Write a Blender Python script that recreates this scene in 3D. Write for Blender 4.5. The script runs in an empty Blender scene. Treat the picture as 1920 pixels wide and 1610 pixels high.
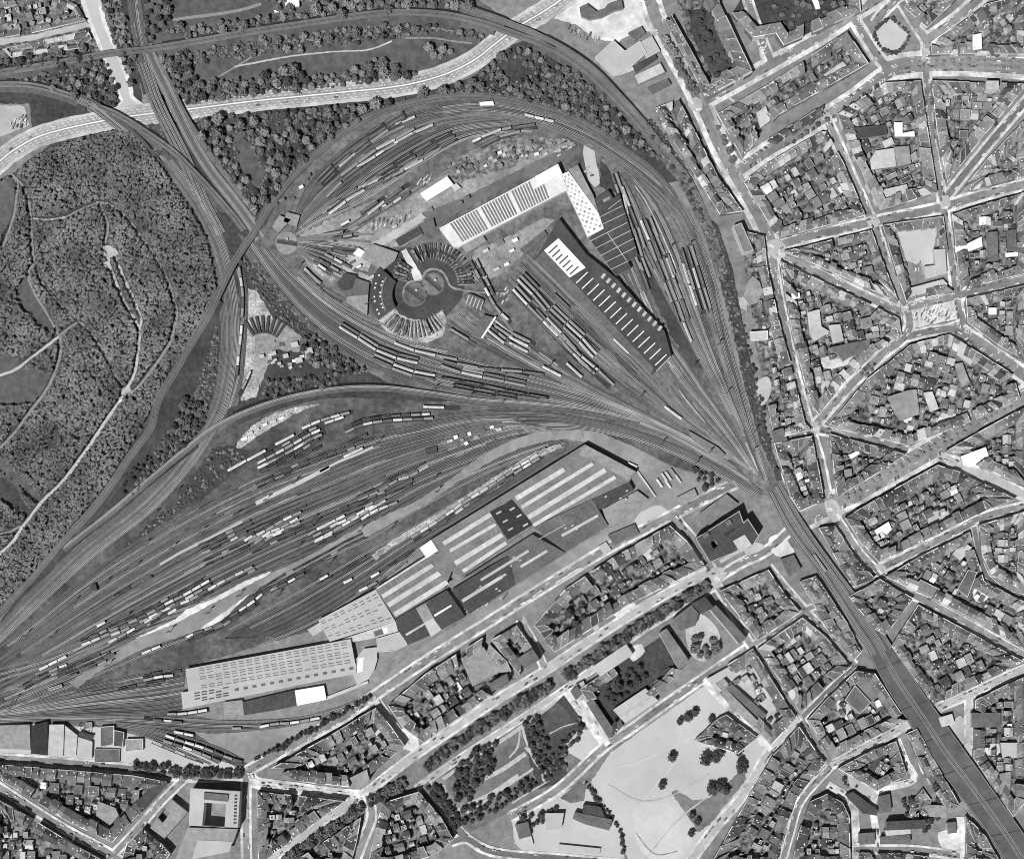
import bpy, math, random
import numpy as np
from math import radians, sin, cos, pi, hypot, atan2

# ---------------------------------------------------------------- frame
S = 0.6                      # metres per traced unit
CX, CY, H = 0.0, -330.0, 2200.0   # aerial camera: position over the site and flying height
C = bpy.data.collections.new("site"); bpy.context.scene.collection.children.link(C)
LINK = C.objects.link

def W(x, y, z=0.0):
    """traced plan position -> world, for a point that stands z metres above the ground"""
    k = (H - z) / H
    gx, gy = (x - 960.0) * S, (805.0 - y) * S
    return (CX + (gx - CX) * k, CY + (gy - CY) * k)

def PL(s):
    return [tuple(float(v) for v in t.split(',')) for t in s.split()]

def smooth(p, step=9.0, closed=False):
    """Catmull-Rom through the control points"""
    n = len(p); out = []
    if n < 3 and not closed:
        return dense(p, step)
    rng = range(n if closed else n - 1)
    for i in rng:
        if closed:
            a, b, c, d = p[i - 1], p[i], p[(i + 1) % n], p[(i + 2) % n]
        else:
            b, c = p[i], p[i + 1]
            a = p[i - 1] if i else tuple(2 * u - v for u, v in zip(b, c))
            d = p[i + 2] if i + 2 < n else tuple(2 * u - v for u, v in zip(c, b))
        L = hypot(c[0] - b[0], c[1] - b[1]); m = max(1, int(L / step))
        for k in range(m):
            t = k / m
            out.append(tuple(0.5 * (2 * B + (Cc - A) * t + (2 * A - 5 * B + 4 * Cc - D) * t * t + (3 * B - A - 3 * Cc + D) * t ** 3)
                             for A, B, Cc, D in zip(a, b, c, d)))
    if not closed:
        out.append(p[-1])
    return out

def dense(p, step):
    out = []
    for a, b in zip(p[:-1], p[1:]):
        m = max(1, int(hypot(b[0] - a[0], b[1] - a[1]) / step))
        for k in range(m):
            out.append(tuple(u + (v - u) * k / m for u, v in zip(a, b)))
    out.append(p[-1]); return out

def arclen(p):
    s = [0.0]
    for a, b in zip(p[:-1], p[1:]):
        s.append(s[-1] + hypot(b[0] - a[0], b[1] - a[1]))
    return s

def at(p, s, d):
    """point and unit direction at arc length d"""
    d = min(max(d, 0.0), s[-1] - 1e-6)
    lo, hi = 0, len(s) - 1
    while hi - lo > 1:
        m = (lo + hi) // 2
        if s[m] <= d: lo = m
        else: hi = m
    L = max(s[hi] - s[lo], 1e-9); t = (d - s[lo]) / L
    a, b = p[lo], p[hi]
    return tuple(u + (v - u) * t for u, v in zip(a, b)), ((b[0] - a[0]) / L, (b[1] - a[1]) / L)

def resample(p, m):
    s = arclen(p)
    return [at(p, s, s[-1] * i / (m - 1))[0] for i in range(m)]

def offset(p, d):
    out = []
    for i in range(len(p)):
        a = p[max(i - 1, 0)]; b = p[min(i + 1, len(p) - 1)]
        L = hypot(b[0] - a[0], b[1] - a[1]) or 1
        out.append((p[i][0] - (b[1] - a[1]) / L * d, p[i][1] + (b[0] - a[0]) / L * d))
    return out

def inside(pt, poly):
    x, y = pt; r = False; j = len(poly) - 1
    for i in range(len(poly)):
        xi, yi = poly[i][:2]; xj, yj = poly[j][:2]
        if (yi > y) != (yj > y) and x < (xj - xi) * (y - yi) / (yj - yi + 1e-12) + xi:
            r = not r
        j = i
    return r

def area2(p):
    return 0.5 * sum(p[i - 1][0] * p[i][1] - p[i][0] * p[i - 1][1] for i in range(len(p)))

def line_hit(p, d, q, e):
    den = d[0] * e[1] - d[1] * e[0]
    if abs(den) < 1e-6: return None
    t = ((q[0] - p[0]) * e[1] - (q[1] - p[1]) * e[0]) / den
    return (p[0] + d[0] * t, p[1] + d[1] * t)

def inset(poly, d):
    """polygon moved inwards by d (mitred)"""
    sg = 1 if area2(poly) > 0 else -1
    n = len(poly); L = []
    for i in range(n):
        a, b = poly[i], poly[(i + 1) % n]
        l = hypot(b[0] - a[0], b[1] - a[1]) or 1
        ux, uy = (b[0] - a[0]) / l, (b[1] - a[1]) / l
        L.append(((a[0] - uy * d * sg, a[1] + ux * d * sg), (ux, uy)))
    out = []
    for i in range(n):
        h = line_hit(*L[i - 1], *L[i])
        out.append(h or L[i][0])
    return out

# ---------------------------------------------------------------- materials (black-and-white place: greys only)
def mat(name, g, c=0.25, s=0.2, rough=0.9, s2=None, c2=0.0, cells=0.0, spec=0.2, lo=0.3, hi=0.7):
    m = bpy.data.materials.new(name); m.use_nodes = True
    N = m.node_tree.nodes; Lk = m.node_tree.links
    b = N['Principled BSDF']; b.inputs['Roughness'].default_value = rough
    b.inputs['Specular IOR Level'].default_value = spec
    geo = N.new('ShaderNodeNewGeometry')
    nz = N.new('ShaderNodeTexNoise'); nz.inputs['Scale'].default_value = s; nz.inputs['Detail'].default_value = 5.0
    nz.inputs['Roughness'].default_value = 0.65
    Lk.new(geo.outputs['Position'], nz.inputs['Vector'])
    mr = N.new('ShaderNodeMapRange'); mr.inputs[1].default_value = lo; mr.inputs[2].default_value = hi
    mr.inputs[3].default_value = g * (1 - c); mr.inputs[4].default_value = g * (1 + c)
    Lk.new(nz.outputs['Fac'], mr.inputs[0]); out = mr.outputs[0]
    if s2:
        n2 = N.new('ShaderNodeTexNoise'); n2.inputs['Scale'].default_value = s2; n2.inputs['Detail'].default_value = 3.0
        Lk.new(geo.outputs['Position'], n2.inputs['Vector'])
        m2 = N.new('ShaderNodeMapRange'); m2.inputs[1].default_value = 0.3; m2.inputs[2].default_value = 0.7
        m2.inputs[3].default_value = 1 - c2; m2.inputs[4].default_value = 1 + c2
        Lk.new(n2.outputs['Fac'], m2.inputs[0])
        mm = N.new('ShaderNodeMath'); mm.operation = 'MULTIPLY'
        Lk.new(out, mm.inputs[0]); Lk.new(m2.outputs[0], mm.inputs[1]); out = mm.outputs[0]
    if cells:
        v = N.new('ShaderNodeTexVoronoi'); v.inputs['Scale'].default_value = cells
        v.distance = 'CHEBYCHEV'
        mp = N.new('ShaderNodeMapping'); mp.inputs['Rotation'].default_value[2] = 0.45
        Lk.new(geo.outputs['Position'], mp.inputs['Vector']); Lk.new(mp.outputs[0], v.inputs['Vector'])
        sp = N.new('ShaderNodeSeparateColor'); Lk.new(v.outputs['Color'], sp.inputs[0])
        m3 = N.new('ShaderNodeMapRange'); m3.inputs[3].default_value = 0.35; m3.inputs[4].default_value = 1.9
        Lk.new(sp.outputs[0], m3.inputs[0])
        mm = N.new('ShaderNodeMath'); mm.operation = 'MULTIPLY'
        Lk.new(out, mm.inputs[0]); Lk.new(m3.outputs[0], mm.inputs[1]); out = mm.outputs[0]
    cc = N.new('ShaderNodeCombineColor')
    for i in range(3): Lk.new(out, cc.inputs[i])
    Lk.new(cc.outputs[0], b.inputs['Base Color'])
    return m

M = dict(
    sand_l=mat('light_sand', .43, .08, .1, s2=.03, c2=.08), city=mat('city_ground', .17, .3, .12, s2=.02, c2=.2),
    yard=mat('back_yard_ground', .11, .85, .16, s2=.05, c2=.45, lo=.38, hi=.62),
    pave=mat('pavement_slabs', .45, .5, .09, s2=.03, c2=.3),
    road=mat('street_asphalt', .178, .22, .12, s2=.015, c2=.3),
    darkroad=mat('dark_asphalt', .12, .2, .15, s2=.02, c2=.2),
    motor=mat('motorway_concrete', .27, .16, .12, s2=.012, c2=.15),
    verge=mat('gravel_verge', .38, .25, .15, s2=.03, c2=.25),
    white=mat('white_paint', .78, .06, 1.0),
    concrete=mat('pale_concrete', .34, .16, .1, s2=.03, c2=.15),
    palegr=mat('bare_sandy_ground', .385, .07, .05, s2=.012, c2=.08),
    white_gr=mat('bleached_gravel', .5, .2, .12, s2=.03, c2=.2),
    apron=mat('yard_paving', .205, .2, .1, s2=.02, c2=.22),
    ballast=mat('railway_ballast', .078, .5, .14, s2=.02, c2=.5), ballast_e=mat('mixed_ballast', .115, .5, .14, s2=.02, c2=.5), ballast_m=mat('clean_ballast', .125, .2, .2, s2=.03, c2=.2),
    ballast_d=mat('oily_ballast', .055, .3, .2, s2=.03, c2=.3),
    ballast_l=mat('fresh_ballast', .22, .35, .2, s2=.03, c2=.3),
    bed=mat('sleepers', .07, .35, .25, s2=.03, c2=.3), bed_d=mat('oily_sleepers', .046, .35, .25, s2=.03, c2=.3), bed_l=mat('dry_sleepers', .125, .35, .25, s2=.03, c2=.3), oil_shade=mat('oil_and_shade', .036, .4, .2),  # darkest tone: oily streaks, and the painted shade along wagon strings
    rail_l=mat('polished_rail', .46, .15, .5, rough=.4, spec=.5), rail=mat('rail_steel', .18, .15, .5, rough=.45, spec=.5),
    grass=mat('grass', .078, .35, .12, s2=.015, c2=.25),
    grass_d=mat('rough_grass', .045, .45, .2, s2=.03, c2=.3),
    grass_l=mat('dry_grass', .13, .3, .12, s2=.02, c2=.3),
    rubble=mat('rubble', .30, .65, .4, s2=.06, c2=.4), rubble_d=mat('cluttered_ground', .15, .8, .2, s2=.05, c2=.45), wfloor=mat('woodland_floor', .05, .4, .3),
    path=mat('path_gravel', .2, .2, .3), path_l=mat('bright_path_gravel', .37, .2, .3),
    wall=mat('brick_wall', .26, .25, .3), wall_l=mat('rendered_wall', .52, .2, .2), wall_d=mat('sooty_wall', .14, .3, .3),
    glass=mat('roof_glass', .05, .3, .5, rough=.25, spec=.5), steel=mat('painted_steel', .2, .2, .5, rough=.5),
    black=mat('soot', .022, .3, .3), rubber=mat('rubber', .03, .2, 1.),
    bark=mat('bark', .07, .3, 1.), deck=mat('bridge_deck', .085, .22, .1, s2=.03, c2=.2),
    r_bright=mat('bright_roof_sheet', .55, .1, .2, s2=.05, c2=.12), r_cream=mat('cream_roof_sheet', .44, .14, .2, s2=.05, c2=.15), r_white=mat('white_roof', .66, .06, .1, s2=.03, c2=.08), r_pale=mat('pale_roof', .4, .16, .15, s2=.05, c2=.15),
    r_mid=mat('mid_grey_roof', .225, .2, .2, s2=.05, c2=.15), r_grey=mat('grey_roof', .16, .22, .25, s2=.06, c2=.2),
    r_dark=mat('dark_roof', .108, .25, .25, s2=.06, c2=.2), r_char=mat('charcoal_roof', .055, .3, .25, s2=.06, c2=.2),
    r_black=mat('black_roof', .03, .3, .2), r_light=mat('light_grey_roof', .36, .08, .1, s2=.02, c2=.1),
    leaf_d=mat('dark_leaves', .072, .4, .5), leaf_m=mat('mid_leaves', .15, .35, .5), leaf_p=mat('pale_leaves', .24, .3, .5),
    wood_leaf=mat('woodland_leaves', .132, .55, .4, s2=.03, c2=.42),
    t_w=mat('white_enamel', .52, .25, .25), t_p=mat('pale_enamel', .42, .15, .4), t_g=mat('grey_enamel', .22, .2, .4),
    t_d=mat('dark_enamel', .09, .25, .4), t_k=mat('black_enamel', .035, .25, .4), load=mat('coal_load', .05, .5, .8),
)
TONE = {'w': ('white', 't_w'), 'p': ('pale', 't_p'), 'g': ('grey', 't_g'), 'd': ('dark', 't_d'), 'k': ('black', 't_k')}

# ---------------------------------------------------------------- mesh builder
class MB:
    def __init__(s): s.v = []; s.f = []; s.m = []; s.ms = []
    def mi(s, m):
        if m not in s.ms: s.ms.append(m)
        return s.ms.index(m)
    def face(s, pts, m):
        b = len(s.v); s.v += pts; s.f.append(tuple(range(b, b + len(pts)))); s.m.append(s.mi(m))
    def prism(s, poly, z0, z1, mw, mt=None, bottom=False):
        """poly: world xy; walls and a top"""
        p = list(poly)
        if area2(p) < 0: p.reverse()
        n = len(p)
        for i in range(n):
            a, b = p[i], p[(i + 1) % n]
            s.face([(a[0], a[1], z0), (b[0], b[1], z0), (b[0], b[1], z1), (a[0], a[1], z1)], mw)
        if mt: s.face([(q[0], q[1], z1) for q in p], mt)
        if bottom: s.face([(q[0], q[1], z0) for q in reversed(p)], mw)
    def sheet(s, poly, z, m):
        p = list(poly)
        if area2(p) < 0: p.reverse()
        s.face([(q[0], q[1], z) for q in p], m)
    def strip(s, A, B, zA, zB, m):
        """quad strip between two world polylines of equal length (z: number or list)"""
        n = len(A); b = len(s.v)
        za = zA if isinstance(zA, (list, tuple)) else [zA] * n
        zb = zB if isinstance(zB, (list, tuple)) else [zB] * n
        for i in range(n):
            s.v.append((A[i][0], A[i][1], za[i])); s.v.append((B[i][0], B[i][1], zb[i]))
        k = s.mi(m)
        for i in range(n - 1):
            s.f.append((b + 2 * i, b + 2 * i + 2, b + 2 * i + 3, b + 2 * i + 1)); s.m.append(k)
    def box(s, cx, cy, z0, z1, lx, ly, ang, mw, mt=None):
        c, d = cos(ang), sin(ang)
        p = [(cx + c * u - d * v, cy + d * u + c * v) for u, v in ((-lx / 2, -ly / 2), (lx / 2, -ly / 2), (lx / 2, ly / 2), (-lx / 2, ly / 2))]
        s.prism(p, z0, z1, mw, mt or mw)
    def mesh(s, name):
        me = bpy.data.meshes.new(name)
        me.from_pydata(s.v, [], s.f)
        for m in s.ms: me.materials.append(M[m])
        if len(s.ms) > 1: me.polygons.foreach_set('material_index', s.m)
        me.update(); return me
    def build(s, name, parent=None, loc=None):
        o = bpy.data.objects.new(name, s.mesh(name)); LINK(o)
        if parent is not None: o.parent = parent
        if loc: o.location = loc
        return o

def tag(o, label=None, cat=None, group=None, kind=None):
    if label: o['label'] = label
    if cat: o['category'] = cat
    if group: o['group'] = group
    if kind: o['kind'] = kind
    return o

def empty(name, loc=(0, 0, 0), rz=0.0):
    o = bpy.data.objects.new(name, None); LINK(o); o.location = loc; o.rotation_euler = (0, 0, rz); o.empty_display_size = 2
    return o

def structure(name, mb): return tag(mb.build(name), kind='structure')

def copy_tree(o, parent=None):
    c = o.copy(); LINK(c); c.parent = parent
    for ch in list(o.children): copy_tree(ch, c)
    return c

ONES = 'first second third fourth fifth sixth seventh eighth ninth tenth eleventh twelfth thirteenth fourteenth fifteenth sixteenth seventeenth eighteenth nineteenth'.split()
TENS = {2: 'twent', 3: 'thirt', 4: 'fort', 5: 'fift', 6: 'sixt', 7: 'sevent', 8: 'eight', 9: 'ninet'}
def nth(i):
    """1 -> first"""
    if i < 20: return ONES[i - 1]
    if i >= 100: return 'hundredth' if i == 100 else 'hundred-and-' + nth(i - 100)
    t, u = divmod(i, 10)
    return TENS[t] + ('ieth' if u == 0 else 'y-' + ONES[u - 1])

# ---------------------------------------------------------------- ground sheets, ribbons
ZA = [0.02]
def areaof(name, m, s, j=0.0, round_=False, z=None):
    p = PL(s) if isinstance(s, str) else s
    if round_: p = smooth(p, 8, True)
    if j and not round_: p = dense(p + [p[0]], 5)[:-1]
    if j:
        r = random.Random(name + str(len(p)))
        p = [(x + r.uniform(-j, j), y + r.uniform(-j, j)) for x, y in p]
    ZA[0] += 0.0045
    mb = MB(); mb.sheet([W(*q) for q in p], z or ZA[0], m); return structure(name, mb)

def ribbon(mb, p, w, z, m, w2=None, jit=0.0):
    """p in plan units, w in metres"""
    a, b = offset(p, w / S / 2), offset(p, -(w2 or w) / S / 2)
    if jit:
        a = [(x + random.uniform(-jit, jit), y + random.uniform(-jit, jit)) for x, y in a]
        b = [(x + random.uniform(-jit, jit), y + random.uniform(-jit, jit)) for x, y in b]
    mb.strip([W(*q) for q in a], [W(*q) for q in b], z, z, m)

def path(name, m, w, s, z=0.62, jit=.5):
    mb = MB(); ribbon(mb, smooth(PL(s), 6), w, z + ZP[0], m, jit=jit); ZP[0] += .002
    return structure(name, mb)
ZP = [0.0]
# ================================================================ THE GROUND
g = MB(); g.sheet([(-3500, -3500), (3500, -3500), (3500, 3500), (-3500, 3500)], 0.0, 'city'); structure('ground', g)

areaof('park_lawn', 'grass', "255,-20 870,-20 960,45 940,85 885,122 780,160 480,186 350,205 300,190 275,100", 1)
areaof('park_meadow', 'grass', "390,120 470,125 560,105 700,90 830,70 885,85 900,95 860,120 790,138 700,150 560,152 480,160 400,158", 1.5, True)
areaof('sports_field', 'grass', "318,-20 470,-20 480,15 400,28 322,38 312,10", 0)
areaof('belt_grass', 'grass_d', "350,218 480,206 640,193 780,176 880,148 960,85 1000,70 1100,140 1200,240 1285,335 1250,345 1170,275 1060,212 960,185 850,176 740,193 640,243 540,338 480,412 430,340 370,262", 1)
areaof('glade', 'grass', "430,250 470,270 500,330 480,350 450,310", 1, True)
areaof('triangle_grass', 'grass', "235,237 305,225 350,300 475,405 455,440 405,395 335,318 250,250", 1)
areaof('embankment_grass', 'grass_d', "-20,120 250,100 262,150 268,195 205,205 170,195 90,160 -20,155", 1)
areaof('embankment_grass', 'grass_d', "-20,165 90,172 160,205 195,225 120,225 60,240 55,195 -20,195", 1)
areaof('track_side_grass', 'grass_d', "220,-20 262,-20 300,130 330,185 290,190 262,140 242,60", 1)
areaof('track_side_grass', 'grass_d', "445,470 475,470 540,560 620,640 700,690 780,715 640,727 540,745 440,785 395,810 425,745 447,660 450,560", 1)
areaof('track_side_grass', 'grass_d', "415,560 425,580 418,640 410,700 395,750 365,810 330,850 270,905 228,955 255,895 305,810 350,720 390,640", 1)
areaof('track_side_grass', 'grass_d', "560,742 640,730 720,731 780,742 850,752 760,758 640,762 545,775", 1)
areaof('allotments', 'yard', "-20,-20 150,-20 172,50 200,118 -20,142", 1)
areaof('allotment_lane', 'concrete', "-20,76 60,66 160,42 172,50 60,76 -20,88", 1)
areaof('avenue_bed', 'white_gr', "143,-20 184,-20 200,45 220,90 235,125 248,160 250,180 272,198 205,209 226,190 210,160 198,125 186,92 168,50", 1.2)
areaof('avenue', 'palegr', "152,-20 178,-20 192,45 213,92 228,128 240,160 243,182 258,197 222,203 232,188 218,160 205,126 193,92 176,50")
areaof('car_park', 'concrete', "-20,197 45,199 55,235 20,250 -20,262", 1)
areaof('wood_floor', 'wfloor', "-20,345 25,325 60,293 100,270 160,252 212,240 240,243 298,302 338,362 370,405 390,445 403,500 412,548 385,600 338,680 280,780 240,850 190,928 128,1000 60,1078 -20,1165", 2)
areaof('wood_clearing', 'grass', "-20,345 22,332 26,370 22,410 -20,465", 2)
areaof('wood_clearing', 'grass', "40,520 55,522 70,555 85,585 100,612 90,620 70,612 55,590 38,580 28,550", 2)
areaof('wood_clearing', 'grass', "-20,660 22,665 50,690 95,700 80,735 55,758 -20,760", 2)
areaof('wood_field', 'grass', "-20,845 5,860 80,936 70,946 -20,872", 1)
areaof('wood_field', 'grass_d', "-20,880 25,908 60,965 50,970 -20,925", 1)

areaof('track_side_grass', 'grass_d', "-20,1200 60,1122 160,1032 260,952 330,892 372,812 402,750 412,690 414,620 408,540 395,480 370,420 330,360 290,312 240,265 165,203 178,196 250,250 310,308 345,350 380,395 440,400 470,430 480,470 452,480 448,560 448,640 440,700 425,765 395,825 345,895 280,962 170,1050 60,1150 -20,1230", 1)
areaof('track_side_grass', 'grass_d', "222,-20 264,-20 276,60 283,100 310,150 345,222 385,285 432,345 475,398 470,430 440,410 400,360 355,300 318,235 285,190 262,140 245,60", 1)
areaof('track_side_grass', 'grass_d', "405,545 440,560 445,660 425,765 345,895 170,1050 30,1170 -20,1190 60,1085 128,1002 190,930 280,782 338,682", 1)
areaof('spoil_ground', 'rubble', "462,540 480,545 497,572 520,610 512,640 490,650 470,640", 2)
# ---- railway land
areaof('yard_ballast', 'ballast_e', "470,430 520,360 590,290 680,228 760,197 850,184 930,186 1000,200 1090,235 1170,285 1240,345 1285,400 1318,460 1345,550 1372,650 1400,750 1430,850 1460,905 1500,960 1440,930 1380,890 1300,850 1200,812 1090,785 1000,775 900,760 800,745 740,725 680,690 620,650 560,600 500,530 455,470", 1)
areaof('yard_ballast', 'ballast', "-20,1200 60,1122 160,1032 260,952 330,892 395,822 440,785 560,752 640,745 760,750 850,755 960,765 1100,790 1240,835 1340,880 1440,930 1380,900 1280,880 1190,845 1100,835 1060,870 900,965 790,1030 700,1103 590,1180 350,1250 340,1335 420,1352 600,1342 690,1300 660,1345 600,1385 480,1432 455,1440 330,1395 200,1362 -20,1352", 1)
areaof('ash_yard', 'rubble', "462,540 480,545 497,572 500,600 520,610 512,640 490,650 495,690 480,745 452,752 450,690 455,600", 1.5)
areaof('ash_yard', 'ballast_l', "470,590 520,600 545,615 575,640 560,660 520,655 500,690 488,725 475,700 480,650", 1.5)
areaof('sand_patch', 'rubble', "445,830 470,800 510,775 560,762 600,757 560,772 520,795 490,812 460,835 440,850", 1.5)
areaof('sand_patch', 'rubble', "825,830 850,808 890,790 930,783 975,790 995,800 960,808 920,815 880,828 840,838", 1.5)
areaof('oil_ground', 'ballast_d', "640,860 760,825 830,805 870,800 850,812 800,840 700,870 640,880", 2)
areaof('oil_ground', 'ballast_d', "480,1010 640,955 800,900 900,860 880,880 760,945 640,1000 480,1070 300,1140 240,1150 350,1070", 3)
areaof('oil_ground', 'ballast_d', "820,690 1000,715 1040,745 960,750 880,728 820,712", 2)
areaof('oil_ground', 'ballast_d', "560,1120 700,1040 790,1030 700,1103 590,1180 480,1200 420,1195", 3)
areaof('oil_ground', 'ballast_d', "640,350 760,260 850,235 860,250 760,310 660,395 610,400", 3)
areaof('oil_ground', 'ballast_d', "1180,420 1220,430 1250,520 1300,620 1320,690 1290,690 1240,590 1200,500", 3)
areaof('depot_yard', 'ballast_l', "560,440 640,400 720,370 830,330 880,300 960,270 1060,260 1090,280 980,330 830,390 790,430 760,460 700,465 640,470 580,470", 3)
areaof('depot_yard', 'rubble', "555,460 640,470 700,470 690,510 650,500 620,530 580,500", 2)
areaof('garden_strip', 'rubble_d', "830,320 880,285 960,258 1070,262 1040,275 940,320 860,345", 3)
areaof('shed_road', 'darkroad', "790,400 870,370 960,325 1040,285 1085,272 1092,285 1040,305 960,345 830,415 800,430", 1)
areaof('drive', 'palegr', "1094,270 1108,272 1116,290 1122,320 1126,345 1115,352 1103,335 1096,305", 1.5, True)
areaof('drive_grass', 'grass_d', "1125,300 1150,330 1165,360 1140,358 1125,350", 2)
areaof('depot_yard', 'ballast_l', "890,470 960,440 1020,410 1040,412 1000,455 950,510 900,530 870,520", 2)
areaof('turning_floor', 'ballast_d', "725,500 745,470 790,462 830,470 860,500 870,545 850,580 820,600 780,610 745,600 725,570", 1, True)
areaof('stall_ground', 'rubble', "705,595 735,570 750,590 775,600 800,600 830,580 838,605 830,630 800,643 765,643 730,632", 1.5)
areaof('engine_lane', 'white_gr', "752,472 761,467 784,505 793,519 790,527 777,527 769,506", .6, z=1.252)
areaof('pale_lane', 'concrete', "640,500 700,455 760,420 790,400 800,408 770,430 712,465 655,512", 1, z=1.256)
areaof('loading_road', 'white_gr', "255,1196 330,1160 350,1142 400,1122 450,1094 507,1070 503,1086 478,1104 445,1136 410,1168 372,1184 340,1180 300,1206", 1, z=1.260)
areaof('loading_road', 'apron', "130,1278 180,1248 258,1196 330,1168 420,1120 505,1076 560,1052 680,985 780,940 850,895 900,855 960,825 1010,808 1090,806 1095,820 1030,826 980,838 920,865 870,895 800,945 700,1000 560,1075 490,1098 430,1140 370,1182 270,1215 180,1262 145,1290", 1, z=1.264)
areaof('coal_strip', 'rubble', "697,1040 740,1010 800,975 870,932 940,885 1000,850 1050,832 1058,838 1000,862 950,890 880,938 800,988 740,1022 705,1050", 1.2, z=1.268)
areaof('goods_apron', 'apron', "690,1310 720,1270 770,1225 880,1155 965,1100 1062,1038 1150,985 1190,955 1235,925 1200,885 1100,830 1010,815 960,800 1020,797 1100,800 1190,838 1270,880 1350,905 1380,915 1320,945 1150,1022 1000,1125 800,1250 690,1322", 1)
areaof('goods_apron', 'palegr', "1190,975 1210,955 1240,948 1255,965 1235,985 1200,1000", 1, True)
areaof('siding_ground', 'apron', "365,1372 400,1375 450,1372 520,1365 600,1350 650,1330 690,1320 640,1350 560,1392 475,1435 420,1410", 1)
areaof('tree_belt_ground', 'wfloor', "470,1432 560,1385 640,1345 700,1302 700,1312 560,1398 480,1445", 1)

areaof('track_side_grass', 'grass_d', "205,1050 290,972 352,905 398,842 430,832 470,850 440,890 380,935 300,985 235,1030", 3)
areaof('cinder_ground', 'ballast_d', "560,470 600,455 660,460 690,470 640,485 600,490", 3)
areaof('cinder_ground', 'rubble', "640,500 690,515 700,530 680,540 655,530 640,515", 2)
_m = MB(); ribbon(_m, smooth(PL("792,521 800,509 815,505 830,511 839,525 846,538 870,545 905,549 945,551"), 4), 2.6, 1.29, 'ballast_l', jit=.4); structure('depot_lane', _m)
_m = MB(); ribbon(_m, smooth(PL("756,552 760,536 770,528 780,527 793,524"), 4), 1.6, 1.285, 'ballast_l', jit=.4); structure('depot_lane', _m)
# ---- city grounds
areaof('factory_yard', 'palegr', "-20,1352 200,1364 330,1396 455,1440 460,1450 300,1440 120,1425 -20,1422", 1)
areaof('forecourt', 'white_gr', "1040,35 1060,10 1095,-20 1195,-20 1218,60 1190,62 1155,80 1112,72 1082,48", 1.5)
areaof('sand_lot', 'palegr', "1145,1410 1180,1385 1320,1285 1385,1350 1440,1400 1415,1460 1340,1550 1290,1625 1180,1625 1165,1560 1130,1500 1108,1465", 1)
areaof('sand_lot_path', 'sand_l', "1190,1515 1240,1505 1280,1530 1300,1560 1280,1605 1230,1615 1195,1580", 1.5, True)
areaof('lawn_patch', 'grass_l', "1258,1485 1268,1480 1300,1500 1330,1495 1395,1440 1400,1460 1330,1545 1310,1560 1290,1530", 1)
areaof('park_lawn', 'grass_l', "832,1452 900,1400 1060,1300 1100,1340 1135,1395 1050,1465 960,1520 880,1560 852,1520", 1)
areaof('park_bed', 'wfloor', "980,1350 1010,1330 1045,1300 1060,1302 1095,1340 1080,1390 1050,1420 1070,1460 1010,1480 990,1420", 2)
areaof('tennis_court', 'grass', "1012,1340 1042,1315 1062,1330 1075,1360 1030,1380")
areaof('play_ground', 'palegr', "1055,1390 1085,1370 1115,1365 1130,1392 1090,1425 1065,1410", 2)
areaof('school_ground', 'palegr', "960,1530 1040,1492 1100,1462 1130,1500 1165,1560 1172,1612 1100,1608 980,1595 965,1580", 1)
areaof('school_lawn', 'grass_l', "1050,1495 1085,1465 1100,1470 1095,1500 1070,1505", .5)
areaof('plaza', 'white_gr', "1710,582 1785,566 1797,575 1795,598 1715,615 1705,605", 1)
areaof('square_garden', 'palegr', "1670,35 1703,66 1682,97 1655,90 1641,62", 1)
areaof('school_yard', 'palegr', "1680,425 1740,418 1758,430 1750,465 1755,500 1735,500 1700,490 1690,460", 1)
areaof('garden_lawn', 'grass_d', "1440,-20 1600,-20 1600,10 1470,68 1455,40", 1)
areaof('lot', 'palegr', "1418,55 1440,65 1440,115 1425,110", 2)
areaof('lot', 'white_gr', "1460,170 1480,160 1490,185 1440,215 1437,190", 2)
areaof('rail_slope', 'grass_d', "1312,400 1345,420 1372,500 1392,600 1415,720 1450,850 1470,900 1458,902 1425,830 1395,720 1375,620 1350,530 1325,450", 1)
areaof('rail_slope', 'grass_d', "1205,215 1235,240 1290,320 1325,410 1300,380 1265,330 1230,280", 1)

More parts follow.
